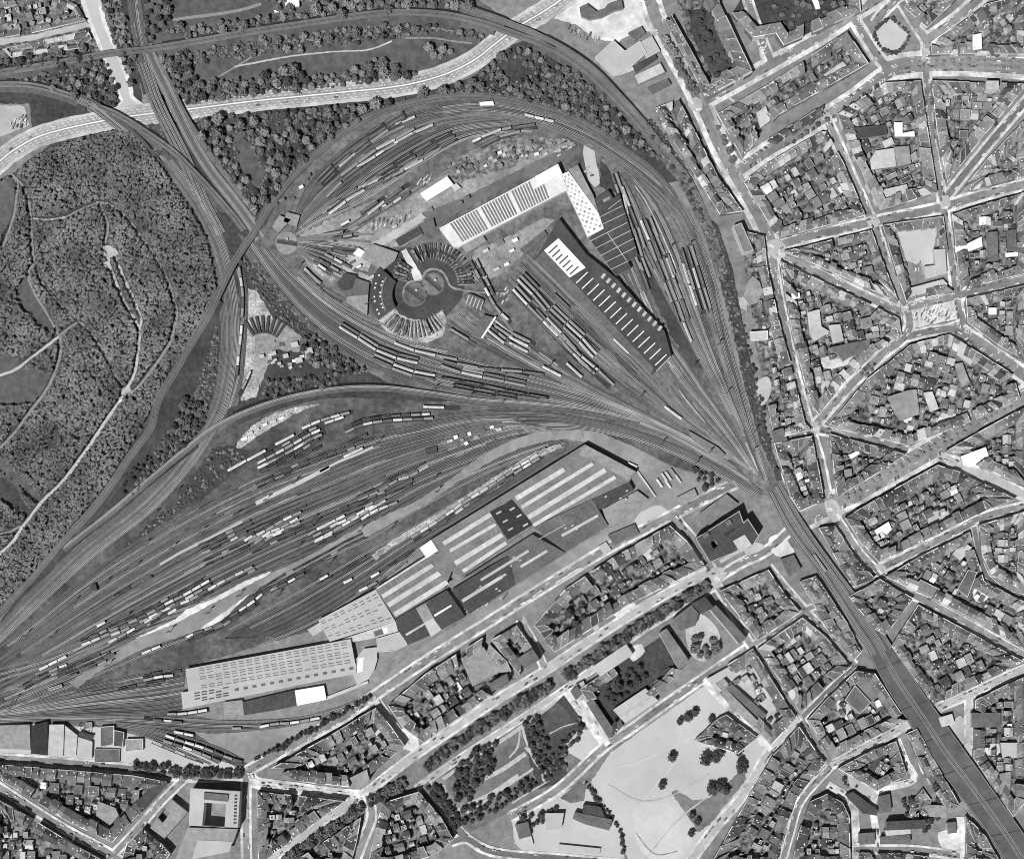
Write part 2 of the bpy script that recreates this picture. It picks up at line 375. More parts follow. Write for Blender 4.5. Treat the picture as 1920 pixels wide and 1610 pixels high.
# ---- woodland and park paths
for s, w, m in [("20,325 33,345 31,370 25,410 5,465", 2.6, 'path'), ("20,325 40,345 52,370 58,405 60,450 63,480 65,492", 2.4, 'path'),
                ("62,410 90,413 123,408", 2.2, 'path_l'), ("123,408 150,394 180,382", 2, 'path'),
                ("180,380 205,384 235,405 262,440 290,480 312,520 325,560 332,590 328,610 320,640 305,665 280,700 255,730 240,738", 3, 'path'),
                ("185,380 193,398 202,420 200,445 197,458", 2.6, 'path'), ("212,472 232,520 250,560 262,590 265,603 262,615", 2.8, 'path_l'),
                ("203,490 220,535 235,570 250,593 260,612", 2.8, 'path_l'), ("262,610 260,650 255,690 245,718 233,732", 3.2, 'path_l'),
                ("65,495 55,508 54,525 65,550 80,575 95,600 112,632", 2.4, 'path'), ("68,500 80,530 100,555 120,578", 2, 'path'),
                ("112,630 130,615 147,606 160,612 175,630 195,660 208,685 220,710 232,730", 3, 'path'),
                ("112,630 113,665 103,700 85,735 62,765 40,795 25,815 -15,855", 3, 'path'), ("-15,708 25,695 50,678 80,655 110,632", 3, 'path_l'),
                ("232,732 225,752 205,780 185,810 165,840 120,900 80,940 45,985 20,1020 -15,1050", 3.6, 'path_l'), ("40,986 15,998 -15,1004", 2.2, 'path'),
                ("325,38 360,33 400,28 450,20 490,8", 3.5, 'path'), ("530,-15 524,10 532,40 532,60 545,78 580,76 610,70", 3, 'path'),
                ("400,150 430,133 455,118 478,103", 2, 'path'), ("440,126 480,118 540,107 620,98 690,94 735,78", 1.8, 'path_l'), ("760,72 810,72 850,78 885,82", 2, 'path'),
                ("800,52 840,58 870,66", 2.4, 'path'), ("590,225 575,215 600,195", 1.6, 'path'),
                ("832,1470 840,1500 858,1515 880,1522", 3.4, 'path_l'), ("880,1520 940,1480 1000,1440", 2.6, 'path_l'), ("830,1460 880,1425 960,1375 1040,1315 1062,1290", 4, 'concrete'),
                ("978,1350 985,1385 1005,1430 1025,1450", 3, 'path_l'), ("975,1370 970,1400 955,1420", 2, 'path_l'), ("1030,1375 1055,1362 1080,1355", 1.2, 'path_l'),
                ("960,1505 1000,1480 1030,1462", 1.6, 'path_l'), ("903,1462 945,1440 985,1412", 5, 'path_l'), ("880,1506 925,1484 972,1452", 4, 'path_l'), ("985,1400 1010,1432 1020,1465", 2.4, 'path_l'), ("1150,1440 1200,1425 1260,1400 1310,1372", 1.6, 'sand_l'), ("1190,1520 1230,1470 1262,1430 1280,1360", 1.4, 'sand_l'), ("1140,1470 1200,1500 1260,1490 1330,1450", 1.3, 'concrete'), ("1210,1610 1250,1560 1290,1520 1360,1470", 1.5, 'concrete'), ("1192,1560 1215,1590 1235,1602 1270,1595", 1.0, 'path')]:
    path('footpath', m, w, s)
areaof('path_clearing', 'concrete', "193,460 205,460 216,466 223,476 214,482 207,484 205,502 199,510 194,498 195,484", .6)
ZP[0] = 0.1
areaof('path_clearing', 'concrete', "224,728 242,726 252,738 240,742 230,740", .6)

# ================================================================ STREETS
# name -> (plan polyline, carriageway width m, pavement width m, material, parked cars: share of kerb, traffic, phrase)
STREETS = [
 ("motorway", "-40,345 0,303 30,280 70,258 120,243 180,230 250,218 350,206 480,190 560,182 640,174 720,166 780,156 840,138 890,113 930,82 970,52 1020,22 1070,-12", 14, 4, 'motor', 0, .5, "the motorway"),
 ("boulevard", "1212,-20 1232,40 1262,95 1310,185 1355,285 1400,365 1430,420 1447,462", 13, 6, 'road', .4, .35, "the wide boulevard east of the railway"),
 ("street", "1447,462 1455,540 1468,600 1482,670 1500,745 1518,806 1537,870 1553,950", 9, 3, 'road', .75, .3, "the long street below the star junction"),
 ("street", "1553,950 1580,990 1610,1035 1650,1075 1700,1110 1745,1130 1820,1172 1880,1206 1935,1235", 7, 2.2, 'road', .35, .2, "the street winding southeast from the railway"),
 ("avenue_road", "1318,192 1400,147 1470,108 1540,68 1600,28 1660,-10", 10, 5, 'road', .7, .2, "the avenue along the top courtyard blocks"),
 ("avenue_road", "1378,325 1440,283 1500,250 1545,221 1600,186 1650,148 1690,125", 12, 5, 'road', .8, .2, "the avenue with slanted parking"),
 ("street", "1395,-20 1420,55 1447,118", 7, 3, 'road', .5, .1, "the side street by the long courtyard"),
 ("street", "1600,35 1625,75 1655,118 1680,130", 8, 4, 'road', .6, .1, "the west side of the square"),
 ("street", "1690,5 1715,45 1737,80 1735,105", 8, 3, 'road', .5, .1, "the east side of the square"),
 ("street", "1690,-10 1655,25 1640,45", 8, 3, 'road', .5, .1, "the north side of the square"),
 ("street", "1735,78 1790,38 1845,-10", 9, 4, 'road', .7, .1, "the northeast street off the square"),
 ("boulevard", "1655,135 1690,125 1740,120 1800,119 1860,122 1940,127", 18, 6, 'road', .6, .3, "the tree-lined boulevard in the northeast"),
 ("street", "1735,95 1737,150 1745,230 1756,310 1767,378 1776,440 1786,500 1794,560 1800,598", 7, 3.2, 'road', .8, .2, "the straight street down the northeast side"),
 ("street", "1548,222 1570,270 1595,330 1625,395 1643,435 1662,490 1680,530 1697,572", 8, 3.4, 'road', .75, .2, "the slanting street of the upper blocks"),
 ("street", "1772,372 1820,312 1870,252 1935,176", 7, 3, 'darkroad', .7, .2, "the diagonal street in the upper east"),
 ("street", "1447,466 1500,448 1560,434 1632,418 1700,404 1770,388 1850,364 1940,342", 9, 3.2, 'road', .7, .2, "the cross street east of the star junction"),
 ("street", "1450,472 1500,495 1560,525 1620,555 1695,588", 8, 3, 'road', .7, .2, "the diagonal street towards the plaza"),
 ("street", "1688,580 1740,568 1790,556 1850,540 1940,520", 8, 4, 'road', .7, .1, "the street north of the plaza"),
 ("street", "1700,580 1706,605 1695,632 1660,660 1620,697 1580,738 1545,778 1522,805", 8, 3, 'road', .7, .2, "the street southwest of the plaza"),
 ("street", "1700,632 1740,622 1780,616 1805,605 1800,585", 7, 3, 'road', .3, .1, "the south side of the plaza"),
 ("avenue_road", "1785,612 1830,640 1870,667 1908,695 1935,715", 12, 4, 'road', .8, .1, "the avenue southeast of the plaza"),
 ("street", "1525,803 1600,818 1660,832 1702,845", 7, 3, 'road', .6, .1, "the short street into the wedge block"),
 ("boulevard", "1500,975 1555,948 1620,915 1700,870 1760,836 1820,802 1940,735", 20, 5, 'road', .6, .3, "the parking boulevard in the east"),
 ("street", "1758,852 1800,872 1860,898 1925,930", 8, 4, 'concrete', .4, .1, "the pale street of the eastern wedge"),
 ("street", "1650,1066 1720,1032 1800,992 1850,967 1940,945", 7, 3, 'road', .5, .1, "the street under the star-shaped yard"),
 ("lane", "1826,988 1832,1020 1840,1058 1850,1080", 5, 1, 'darkroad', 0, 0, ""),
 ("lane", "1850,1080 1885,1108 1935,1122", 4, 1, 'darkroad', 0, 0, ""),
 ("street", "1335,1090 1385,1058 1440,1030 1500,975", 7, 3, 'road', .6, .2, "the street passing under the railway"),
 ("street", "1440,1062 1475,1105 1508,1143 1550,1188 1602,1247", 6, 3, 'road', .6, .1, "the street alongside the tracks"),
 ("street", "1405,1212 1460,1178 1508,1145 1560,1122", 5, 2, 'road', .4, .1, "the cross street beside the tracks"),
 ("street", "1585,1100 1620,1085 1648,1070", 5, 2, 'darkroad', .4, 0, "the stub street by the tracks"),
 ("street", "1340,1090 1375,1150 1408,1210 1440,1245 1470,1300 1500,1345 1530,1390 1557,1432", 6, 3, 'road', .4, .1, "the street running down to the sand lot"),
 ("street", "458,1448 560,1390 640,1346 700,1305 800,1238 900,1176 960,1138 1050,1082 1150,1022 1260,966 1330,930 1380,905", 8, 3, 'road', .6, .25, "the road beside the goods sheds"),
 ("street", "690,1483 760,1428 850,1366 940,1306 1020,1258 1100,1205 1200,1142 1300,1085 1345,1068", 7, 2.5, 'concrete', .35, .2, "the north lane of the tree avenue"),
 ("street", "780,1478 860,1422 960,1358 1050,1298 1130,1240 1200,1185 1320,1112 1350,1096", 5, 2, 'concrete', .3, .1, "the south lane of the tree avenue"),
 ("street", "700,1478 640,1515 560,1570 490,1625", 7, 3, 'concrete', .4, .2, "the southwest end of the tree avenue"),
 ("street", "470,1448 480,1466 560,1478 650,1490 700,1490", 6, 4, 'pave', .4, .1, "the short pale street at the bottom"),
 ("street", "-20,1420 100,1428 250,1442 350,1456 470,1452", 7, 3, 'road', .2, .1, "the bottom road by the factories"),
 ("street", "-20,1462 50,1508 130,1558 195,1592 225,1612", 6, 3, 'road', .5, .1, "the southwest terraced street"),
 ("street", "180,1635 250,1562 300,1505 345,1460", 6, 2.4, 'road', .4, .1, "the slanting street by the white block"),
 ("street", "462,1450 461,1530 463,1625", 7, 3, 'road', .4, .1, "the street east of the white block"),
 ("street", "955,1532 1045,1480 1130,1402 1180,1368 1250,1318 1320,1270 1400,1216", 7, 3, 'road', .4, .15, "the street along the sand lot"),
 ("street", "1285,1625 1340,1552 1400,1482 1440,1412 1500,1346", 7, 3, 'concrete', .5, .1, "the road southeast of the sand lot"),
 ("street", "1320,1272 1380,1335 1445,1405", 6, 3, 'pave', .2, 0, "the pale road northeast of the sand lot"),
 ("street", "1060,1285 1100,1340 1140,1396", 7, 4, 'pave', .3, 0, "the pale street beside the park"),
 ("street", "798,1468 830,1510 860,1556 875,1570", 8, 2, 'darkroad', 0, 0, ""),
 ("street", "845,1578 875,1572 910,1592 960,1602 1050,1608 1180,1620", 6, 3, 'darkroad', .3, 0, "the bottom street by the school"),
 ("street", "690,1490 697,1530 683,1570 662,1625", 7, 3, 'road', .3, 0, "the short street below the tree avenue"),
 ("street", "1557,1434 1620,1402 1712,1352", 6, 3, 'concrete', .7, .1, "the bright street by the viaduct"),
 ("street", "1556,1438 1502,1500 1482,1560 1464,1625", 6, 2, 'road', .5, .1, "the curved street at the bottom"),
 ("street", "1552,1470 1585,1492 1602,1520 1606,1625", 5, 2, 'pave', .3, 0, "the narrow bottom street"),
 ("street", "1745,1332 1820,1300 1880,1272 1940,1245", 7, 2.5, 'concrete', .5, .1, "the street east of the viaduct"),
 ("street", "1816,1305 1816,1410", 6, 2, 'concrete', .3, 0, "the short street beside the viaduct"),
 ("street", "1682,1385 1700,1430 1712,1462 1640,1492 1648,1590", 4, 2, 'pave', .4, 0, "the lane round the church block"),
 ("street", "1600,1592 1700,1592 1760,1598 1850,1612", 6, 3, 'road', .4, 0, "the street south of the church"),
 ("street", "1602,1247 1550,1298 1503,1345", 5, 2, 'darkroad', .3, 0, "the dark street by the hall"),
 ("street", "1800,1530 1805,1625", 5, 2, 'pave', .2, 0, ""),
 ("street", "975,1160 1000,1205 1020,1250", 6, 2.5, 'road', .3, 0, "the side street between the south blocks"),
 ("street", "1260,968 1305,1020 1335,1070", 8, 3, 'road', .7, .1, "the street west of the stepped office block"),
 ("street", "705,1310 735,1355 765,1400", 5, 2.5, 'white_gr', .2, 0, "the white lane between the south blocks"),
]
PAVE = MB(); zr = [0.9]
for nm, s, w, pv, m, pk, tr, ph in STREETS:
    p = smooth(PL(s), 9)
    if nm == 'motorway':
        mb = MB(); ribbon(mb, p, w + 2 * pv + 2, .70, 'verge', jit=.7); structure('motorway_verge', mb)
    else:
        mb = MB(); ribbon(mb, p, w + 2 * pv, .70 + (zr[0] - .9) * .3, 'pave', jit=.25); structure('pavement', mb)
    mb = MB(); ribbon(mb, p, w, zr[0], m); structure(nm, mb); zr[0] += .004
# kerb lines and dashes
mk = MB()
mp = smooth(PL(STREETS[0][1]), 4)
ribbon(mk, mp, 1.3, 1.16, 'r_white')
for o_, d_ in ((5.4, 5), (10.4, 5), (-5.4, 5), (-10.4, 5)):
    q = offset(mp, o_); sl = arclen(q); x = 0
    while x < sl[-1]:
        seg = [at(q, sl, x + k * d_ / 3)[0] for k in range(4)]
        ribbon(mk, seg, .45, 1.16, 'r_white'); x += 11
for o_ in (13.2, -13.2, 2.2, -2.2):
    ribbon(mk, offset(mp, o_), .3, 1.155, 'r_dark')
structure('road_markings', mk)
mk = MB()
for s in ("1580,934 1700,866 1760,832 1820,798 1940,731", "1600,943 1700,886", "1700,120 1800,116 1900,120", "1690,134 1800,126 1920,134", "1262,80 1310,172 1355,272 1400,352"):
    ribbon(mk, smooth(PL(s), 9), 3.2, 1.14, 'apron', jit=.8)
for x, y, l, a in ((1372, 188, 9, 30), (1296, 192, 10, 60), (1310, 206, 10, -10), (1446, 462, 12, 20), (1462, 474, 10, 70), (1555, 955, 13, 0), (1572, 968, 12, 50), (1345, 1085, 16, 30), (1650, 1072, 9, 40),
                   (1772, 390, 10, 0), (1635, 428, 10, 60), (1695, 575, 10, 20), (1530, 805, 10, 10), (1740, 115, 10, 80), (1500, 1346, 9, 45)):
    for k in range(5):
        c_ = W(x + (k - 2) * 2.2 * cos(radians(a)), y + (k - 2) * 2.2 * sin(radians(a)))
        mk.box(c_[0], c_[1], 1.15, 1.165, .7, l * .28, -radians(a), 'r_white')
structure('street_markings', mk)

for s in ("1438,452 1452,448 1470,458 1478,470 1470,482 1452,486 1440,478", "1328,1070 1345,1062 1362,1072 1356,1090 1342,1100 1330,1088", "1546,940 1560,936 1574,950 1580,972 1566,978 1550,962", "1516,796 1530,790 1540,800 1534,812 1522,812", "1290,190 1304,184 1318,196 1310,212 1296,206", "1625,408 1640,404 1650,414 1644,426 1630,428", "1690,572 1702,570 1706,584 1694,590", "1760,372 1776,368 1782,384 1768,392", "1730,92 1744,92 1746,112 1728,112", "1536,212 1556,210 1562,224 1546,232", "1640,1060 1656,1056 1664,1070 1652,1078"):
    areaof('junction_paving', 'concrete', s, 1.8, True, z=1.142 + zr[0] * .001); zr[0] += .5
# ================================================================ RAILWAY
zt = [0.80]; TB = random.Random(21); BEDS = [('bed', 'bed', 'bed_d', 'bed_l')]
def track_mesh(p, z=None):
    mb = MB(); bd = TB.choice(BEDS[0])
    zz = [q[2] + .35 for q in p] if z is None and len(p[0]) > 2 else (z if z is not None else zt[0])
    zl = zz if isinstance(zz, list) else [zz] * len(p)
    def st(o1, o2, dz, m):
        a, b = offset(p, o1 / S), offset(p, o2 / S)
        mb.strip([W(*q) for q in a], [W(*q) for q in b], [k + dz for k in zl], [k + dz for k in zl], m)
    st(1.25, -1.25, 0, bd)
    rl = 'rail_l' if TB.random() < .3 else 'rail'
    for r in (.72, -.72): st(r + .15, r - .15, .14, rl)
    zt[0] += .0015
    if zt[0] > 1.1: zt[0] = .8
    return mb
def track(p, z=None): return structure('railway_track', track_mesh(p, z))

RND = random.Random(11)
def fan(A, B, n, streaks=0.5, tones=('ballast_l', 'oil_shade', 'ballast_d', 'apron'), cut=0.0, bedm=None):
    a, b = smooth(PL(A), 10), smooth(PL(B), 10)
    m = max(24, int(max(arclen(a)[-1], arclen(b)[-1]) / 14))
    a, b = resample(a, m), resample(b, m)
    st = MB()
    if bedm:
        ex = 3.2 / S; d0 = hypot(a[0][0] - b[0][0], a[0][1] - b[0][1]); mb = MB()
        sg = 1 if (lambda o: hypot(o[m // 2][0] - b[m // 2][0], o[m // 2][1] - b[m // 2][1]))(offset(a, 1)) > hypot(a[m // 2][0] - b[m // 2][0], a[m // 2][1] - b[m // 2][1]) else -1
        mb.strip([W(*q) for q in offset(a, ex * sg)], [W(*q) for q in offset(b, -ex * sg)], .66 + ZP[0] * .1, .66 + ZP[0] * .1, bedm); ZP[0] += .01; structure('trackbed', mb)
    for i in range(n):
        f = i / (n - 1) if n > 1 else .5
        p = [tuple(u + (v - u) * f for u, v in zip(x, y)) for x, y in zip(a, b)]
        i0, i1 = 0, m
        if cut and 0 < i < n - 1:
            i0 = int(RND.random() * cut * m); i1 = m - int(RND.random() * cut * m)
        track(p[i0:i1])
        if i < n - 1:
            for _ in range(4):
                if RND.random() < streaks:
                    fm = (i + .5) / (n - 1)
                    k0 = RND.randrange(0, max(1, m - 8)); k1 = min(m, k0 + RND.randrange(5, max(7, m // 3)))
                    q = [tuple(u + (v - u) * fm for u, v in zip(x, y)) for x, y in zip(a[k0:k1], b[k0:k1])]
                    ribbon(st, q, RND.uniform(.7, 2.4), .78 + RND.random() * .01, RND.choice(tones), RND.uniform(.3, 1.2), jit=.6)
    if st.v: structure('ballast_streaks', st)

def embank(s, w, n, gaps=(), slope=.5, top='ballast_m', side='grass'):
    """raised line: deck with tracks, sloped sides left open where it bridges a road or other tracks"""
    p = smooth(PL(s), 8); mb = MB()
    zs = [q[2] for q in p]
    L, R = offset(p, w / S / 2), offset(p, -w / S / 2)
    Wl, Wr = [W(*q[:2]) for q in L], [W(*q[:2]) for q in R]
    mb.strip(Wl, Wr, zs, zs, top)
    for E, sg in ((Wl, 1), (Wr, -1)):
        off = offset(p, sg * (w / S / 2))
        runs = []; cur = []
        for i, q in enumerate(p):
            if any(hypot(q[0] - gx, q[1] - gy) < gr for gx, gy, gr in gaps):
                if len(cur) > 1: runs.append(cur)
                cur = []
            else: cur.append(i)
        if len(cur) > 1: runs.append(cur)
        for r in runs:
            ext = [offset(p[max(0, i - 1):i + 2], sg * (w / 2 + zs[i] * slope * 1.6) / S)[min(1, i)] for i in r]
            e = [W(*q[:2]) for q in ext]
            i_ = [E[i] for i in r]; zi = [zs[i] for i in r]
            if sg > 0: mb.strip(e, i_, [0.0] * len(r), zi, side)
            else: mb.strip(i_, e, zi, [0.0] * len(r), side)
        mb.strip(E, E, [z - 1.3 for z in zs], zs, 'wall_d')      # parapet / girder face
    o = structure('railway_embankment', mb)
    for i in range(n):
        d = (i - (n - 1) / 2) * 4.0 / S
        q = offset(p, d)
        track([(a[0], a[1], z) for a, z in zip(q, zs)])
    return o

# outer double line over road, bundle and motorway, then along the east side of the yard
embank("-40,146,6 0,140,6 100,124,6 200,105,6 270,97,6 350,85,6 480,62,6 560,50,6 640,38,6 700,30,6 760,27,6 830,31,6 890,43,6 950,62,6 1040,97,6 1100,137,6 1150,184,5 1190,225,4 1220,260,3 1250,300,2 1285,350,1 1312,405,.9 1332,450,.9 1350,520,.9", 7.5, 1,
       ((205, 105, 34), (272, 97, 34), (965, 66, 34)))
embank("800,-20,6 880,20,6 930,38,6 965,52,6 1000,66,6 1060,97,6 1112,134,6 1160,182,5 1202,228,4 1250,288,3 1290,338,2 1318,395,1 1340,450,.9 1358,510,.9", 7, 1, ((985, 60, 34), (840, 0, 26)))
# western curve over the motorway
embank("-40,158,5 0,161,5 60,163,5 120,178,5 165,196,5 220,217,5 280,254,5 330,290,5 365,325,4 400,362,2 440,408,.9 458,432,.9", 7, 2, ((200, 210, 42), (340, 298, 30)), top='ballast')
# flyover
embank("-30,1178,1.0 60,1082,1.5 120,1012,3 170,962,5 210,911,6 250,851,6.5 285,803,6.5 300,750,6.5 335,690,6.5 370,630,6.5 395,588,6.5 415,545,6.5 437,500,6.5 460,463,6 482,430,4 500,396,3 530,352,2 580,300,1.2 640,250,1 700,216,.95 760,196,.9 830,183,.9 900,181,.9 960,188,.9 1000,198,.9 1060,216,.9 1120,247,.9 1170,282,.9 1215,315,.9 1250,352,.9 1278,395,.9 1300,435,.9",
       8, 2, ((425, 525, 34), (465, 455, 34)))
# low line crossing the western bundle
embank("1200,790,.9 1080,768,.9 980,758,.9 900,752,1.2 800,738,2.5 720,729,4 640,731,5 560,744,5.5 480,768,6 405,803,6 345,848,4 270,910,2 200,968,.9 120,1030,.9", 7, 2, ((402, 805, 42),), side='grass_d')

fan("-30,1205 60,1110 150,1025 250,945 320,875 365,815 398,760 412,700 417,640 414,580 405,520 390,460 362,403 330,355 290,308",
    "-30,1232 60,1147 170,1047 280,962 345,892 395,822 425,762 440,692 446,622 442,552 430,490 412,440 392,400 360,350 320,300", 7, .35, bedm='ballast')
fan("240,-20 250,50 262,105 270,140", "258,-20 266,50 276,105 286,140", 4, .3, bedm='ballast')
embank("268,118,.8 278,146,3.2 290,182,5 304,214,5 322,250,4.5 343,292,2 362,335,.6 383,385,.6 412,440,.6", 15, 4, ((302, 208, 34), (338, 290, 22)), top='ballast', side='grass_d')
embank("276,84,.6 286,112,1.5 312,166,4.5 335,214,5 362,268,4 396,322,2 436,372,.6 470,418,.6 488,448,.6", 13, 3, ((334, 208, 32), (466, 424, 40)), top='ballast_m', side='grass_d')
embank("296,112,2 322,166,4.5 350,222,5 388,282,3 436,345,.6 474,392,.6", 6, 1, ((344, 206, 30),), top='ballast_m', side='grass_d')
embank("150,188,5 176,200,5 208,224,5 256,264,4 294,308,1.5 318,340,.6", 12, 3, ((205, 222, 40),), top='ballast', side='grass_d')
fan("445,505 456,550 455,600 452,650 445,715 430,765", "452,505 460,550 459,600 456,650 450,715 440,760", 2, .3, bedm='ballast')
# teardrop yard
BEDS[0] = ('bed', 'bed_l', 'bed_l', 'bed', 'bed_d')
fan("1440,905 1415,820 1390,730 1365,640 1345,550 1320,470 1285,392 1240,346 1180,300 1100,250 1000,212 900,196 830,202",
    "1434,900 1405,820 1370,730 1342,640 1315,550 1288,470 1255,405 1215,358 1165,315 1090,268 1000,232 900,218 830,222", 5, .5)
fan("1432,900 1400,820 1362,725 1330,640 1300,550 1272,470 1240,400 1205,350 1170,315", "1422,892 1375,790 1320,690 1272,600 1235,530 1205,470 1182,410 1165,355 1150,325", 10, .95, ('ballast_l', 'ballast_l', 'verge', 'oil_shade'), cut=.25)
fan("1422,892 1368,800 1300,700 1240,610 1200,525 1188,490", "1415,888 1350,800 1270,705 1205,610 1165,530 1152,512", 6, .9, ('ballast_l', 'verge', 'ballast_l'))
fan("1412,886 1340,800 1285,730 1258,672", "1404,882 1310,800 1250,735 1222,700", 5, .95, ('ballast_l', 'verge', 'white_gr'))
fan("1405,880 1300,792 1222,715 1130,620 1050,540 988,478", "1380,866 1260,792 1150,722 1062,652 990,582 942,535", 9, .9)
fan("1372,862 1230,787 1100,717 1000,650 935,602 890,565", "1360,858 1200,782 1080,737 960,682 880,640 835,608", 8, .95, ('ballast_l', 'verge', 'ballast_d'))
BEDS[0] = ('bed', 'bed_d', 'bed_d')
fan("1355,852 1200,778 1080,732 980,702 880,677 800,652 730,627 660,592 600,552 550,512 520,480",
    "1420,915 1300,842 1200,797 1080,767 960,750 860,735 770,714 690,684 620,642 560,592 510,532 470,472 448,438", 13, .55)
fan("1430,921 1300,851 1200,811 1100,786 1000,772 900,772 800,786", "1428,935 1300,868 1200,828 1100,806 1010,806 920,826 850,858", 6, .5)
BEDS[0] = ('bed', 'bed', 'bed_d', 'bed_l')
fan("895,196 830,203 760,217 690,250 630,292 582,342 558,390 548,430", "1000,246 930,250 870,262 800,300 730,346 660,388 600,414 556,440", 13, .6, cut=.15)
fan("880,300 800,340 740,372 690,400 640,430 560,452", "820,330 760,372 710,402 650,440 560,456", 3, .6)
fan("556,448 620,440 700,440", "556,470 600,500 660,540", 8, .6, ('verge', 'ballast_d', 'ballast_l'))
fan("558,520 600,560 660,600 740,640 840,660", "570,505 610,540 680,580", 3, .3)
fan("900,548 930,580 960,620 1000,660", "880,480 905,530 945,600 990,650", 3, .4)
# lower yard
BEDS[0] = ('bed', 'bed', 'bed_d', 'bed_d', 'bed_d', 'bed_l')
fan("-30,1236 60,1165 150,1090 250,1020 360,955 480,895 600,850 700,816 800,795 900,780 1000,786",
    "-30,1335 150,1262 300,1195 450,1122 600,1052 700,1005 800,945 900,893 1000,850 1060,830", 25, .75, ('ballast_l', 'ballast_d', 'oil_shade', 'oil_shade', 'apron'), cut=.12)
fan("-30,1262 100,1225 240,1165 360,1128 480,1080", "-30,1345 120,1290 300,1215 420,1170 480,1132", 9, .4, ('ballast_d', 'oil_shade', 'oil_shade', 'ballast_l'), cut=.2)
fan("430,1180 560,1110 680,1040 780,985 900,915 1040,835", "480,1212 590,1165 700,1095 800,1022 920,950 1090,838", 8, .4, ('ballast_d', 'oil_shade', 'oil_shade', 'ballast_l'), cut=.2)
fan("-30,1338 120,1298 250,1268 345,1252", "-30,1348 150,1340 280,1335 345,1325", 9, .8)
fan("-30,1348 150,1344 300,1345 430,1352 560,1346 680,1312", "-30,1352 150,1350 300,1362 430,1368 540,1360 640,1332", 3, .5)
fan("180,1352 300,1368 400,1398 458,1425", "180,1356 280,1383 350,1412 395,1432", 5, .4)

# ---- viaduct to the south-east: a masonry structure with a ballasted deck
VL = resample(smooth(PL("1440,925 1478,1000 1540,1082 1600,1180 1625,1216 1655,1280 1700,1350 1742,1420 1790,1480 1850,1560 1900,1640"), 8), 60)
VR = resample(smooth(PL("1462,905 1508,985 1568,1070 1640,1165 1668,1209 1722,1290 1772,1360 1822,1430 1872,1500 1925,1575 1960,1630"), 8), 60)
vz = [min(6.0, .85 + i * .9) for i in range(60)]
via = empty('railway_viaduct', W(1640, 1200) + (0,)); vo = via.location.copy()
tag(via, "long dark railway viaduct running to the southeast corner above the streets", "viaduct")
def vb(mb, nm):
    mb.v = [(x - vo.x, y - vo.y, z) for x, y, z in mb.v]; return mb.build(nm, via)
wl, wr = [W(*q) for q in VL], [W(*q) for q in VR]
mb = MB(); mb.strip(wl, wr, vz, vz, 'deck'); vb(mb, 'deck')
for E in (wl, wr):
    mb = MB(); mb.strip(E, E, [0] * 60, [z + .9 for z in vz], 'wall_d'); vb(mb, 'retaining_wall')
    mb = MB(); e2 = offset([(x, y) for x, y in E], .5); mb.strip(E, e2, [z + .9 for z in vz], [z + .9 for z in vz], 'wall'); vb(mb, 'parapet')
for i in range(8):
    f = .08 + .84 * i / 7
    m1 = 26 if i not in (3, 4) else 60
    p = [(a[0] + (b[0] - a[0]) * f, a[1] + (b[1] - a[1]) * f, z) for a, b, z in zip(VL, VR, vz)][:m1]
    track([(x, y, z - .2) for x, y, z in p])
for i in (27, 33, 38, 43, 48, 53):
    a, b = VL[i], VR[i]; mk = MB()
    ribbon(mk, [a, ((a[0] + b[0]) / 2, (a[1] + b[1]) / 2), b], .9, 6.06, 'r_black')
    vb(mk, 'deck_joint')

# ---- platforms
for s, w, lab in (("480,944 510,929 545,913 592,889 618,876", 4.5, "long pale platform strip in the middle of the lower yard"),
             ("600,884 635,866 670,852 700,838", 2.5, "short pale platform beside the white vans"),
             ("300,1058 340,1035 375,1018 420,995 455,978", 2.2, "narrow pale platform in the western yard"),
             ("640,1008 720,965 800,925", 0.1, "")):
    if lab:
        mb = MB(); p = smooth(PL(s), 8); a, b = [W(*q) for q in offset(p, w / S / 2)], [W(*q) for q in offset(p, -w / S / 2)]
        mb.strip(a, b, 1.75, 1.75, 'palegr'); mb.strip(a, a, 0, 1.75, 'wall'); mb.strip(b, b, 0, 1.75, 'wall')
        tag(mb.build('station_platform'), lab, 'platform')

# ---- rolling stock -------------------------------------------------------
def rprof(mb, L, wd, z0, z1, m, seg=6):
    """rounded roof along x"""
    pts = [(-wd / 2 * cos(pi * k / seg), z0 + (z1 - z0) * sin(pi * k / seg)) for k in range(seg + 1)]
    for (y0, a), (y1, b) in zip(pts[:-1], pts[1:]):
        mb.face([(-L / 2, y1, b), (-L / 2, y0, a), (L / 2, y0, a), (L / 2, y1, b)], m)
    mb.face([(L / 2, y, z) for y, z in pts], m); mb.face([(-L / 2, y, z) for y, z in reversed(pts)], m)

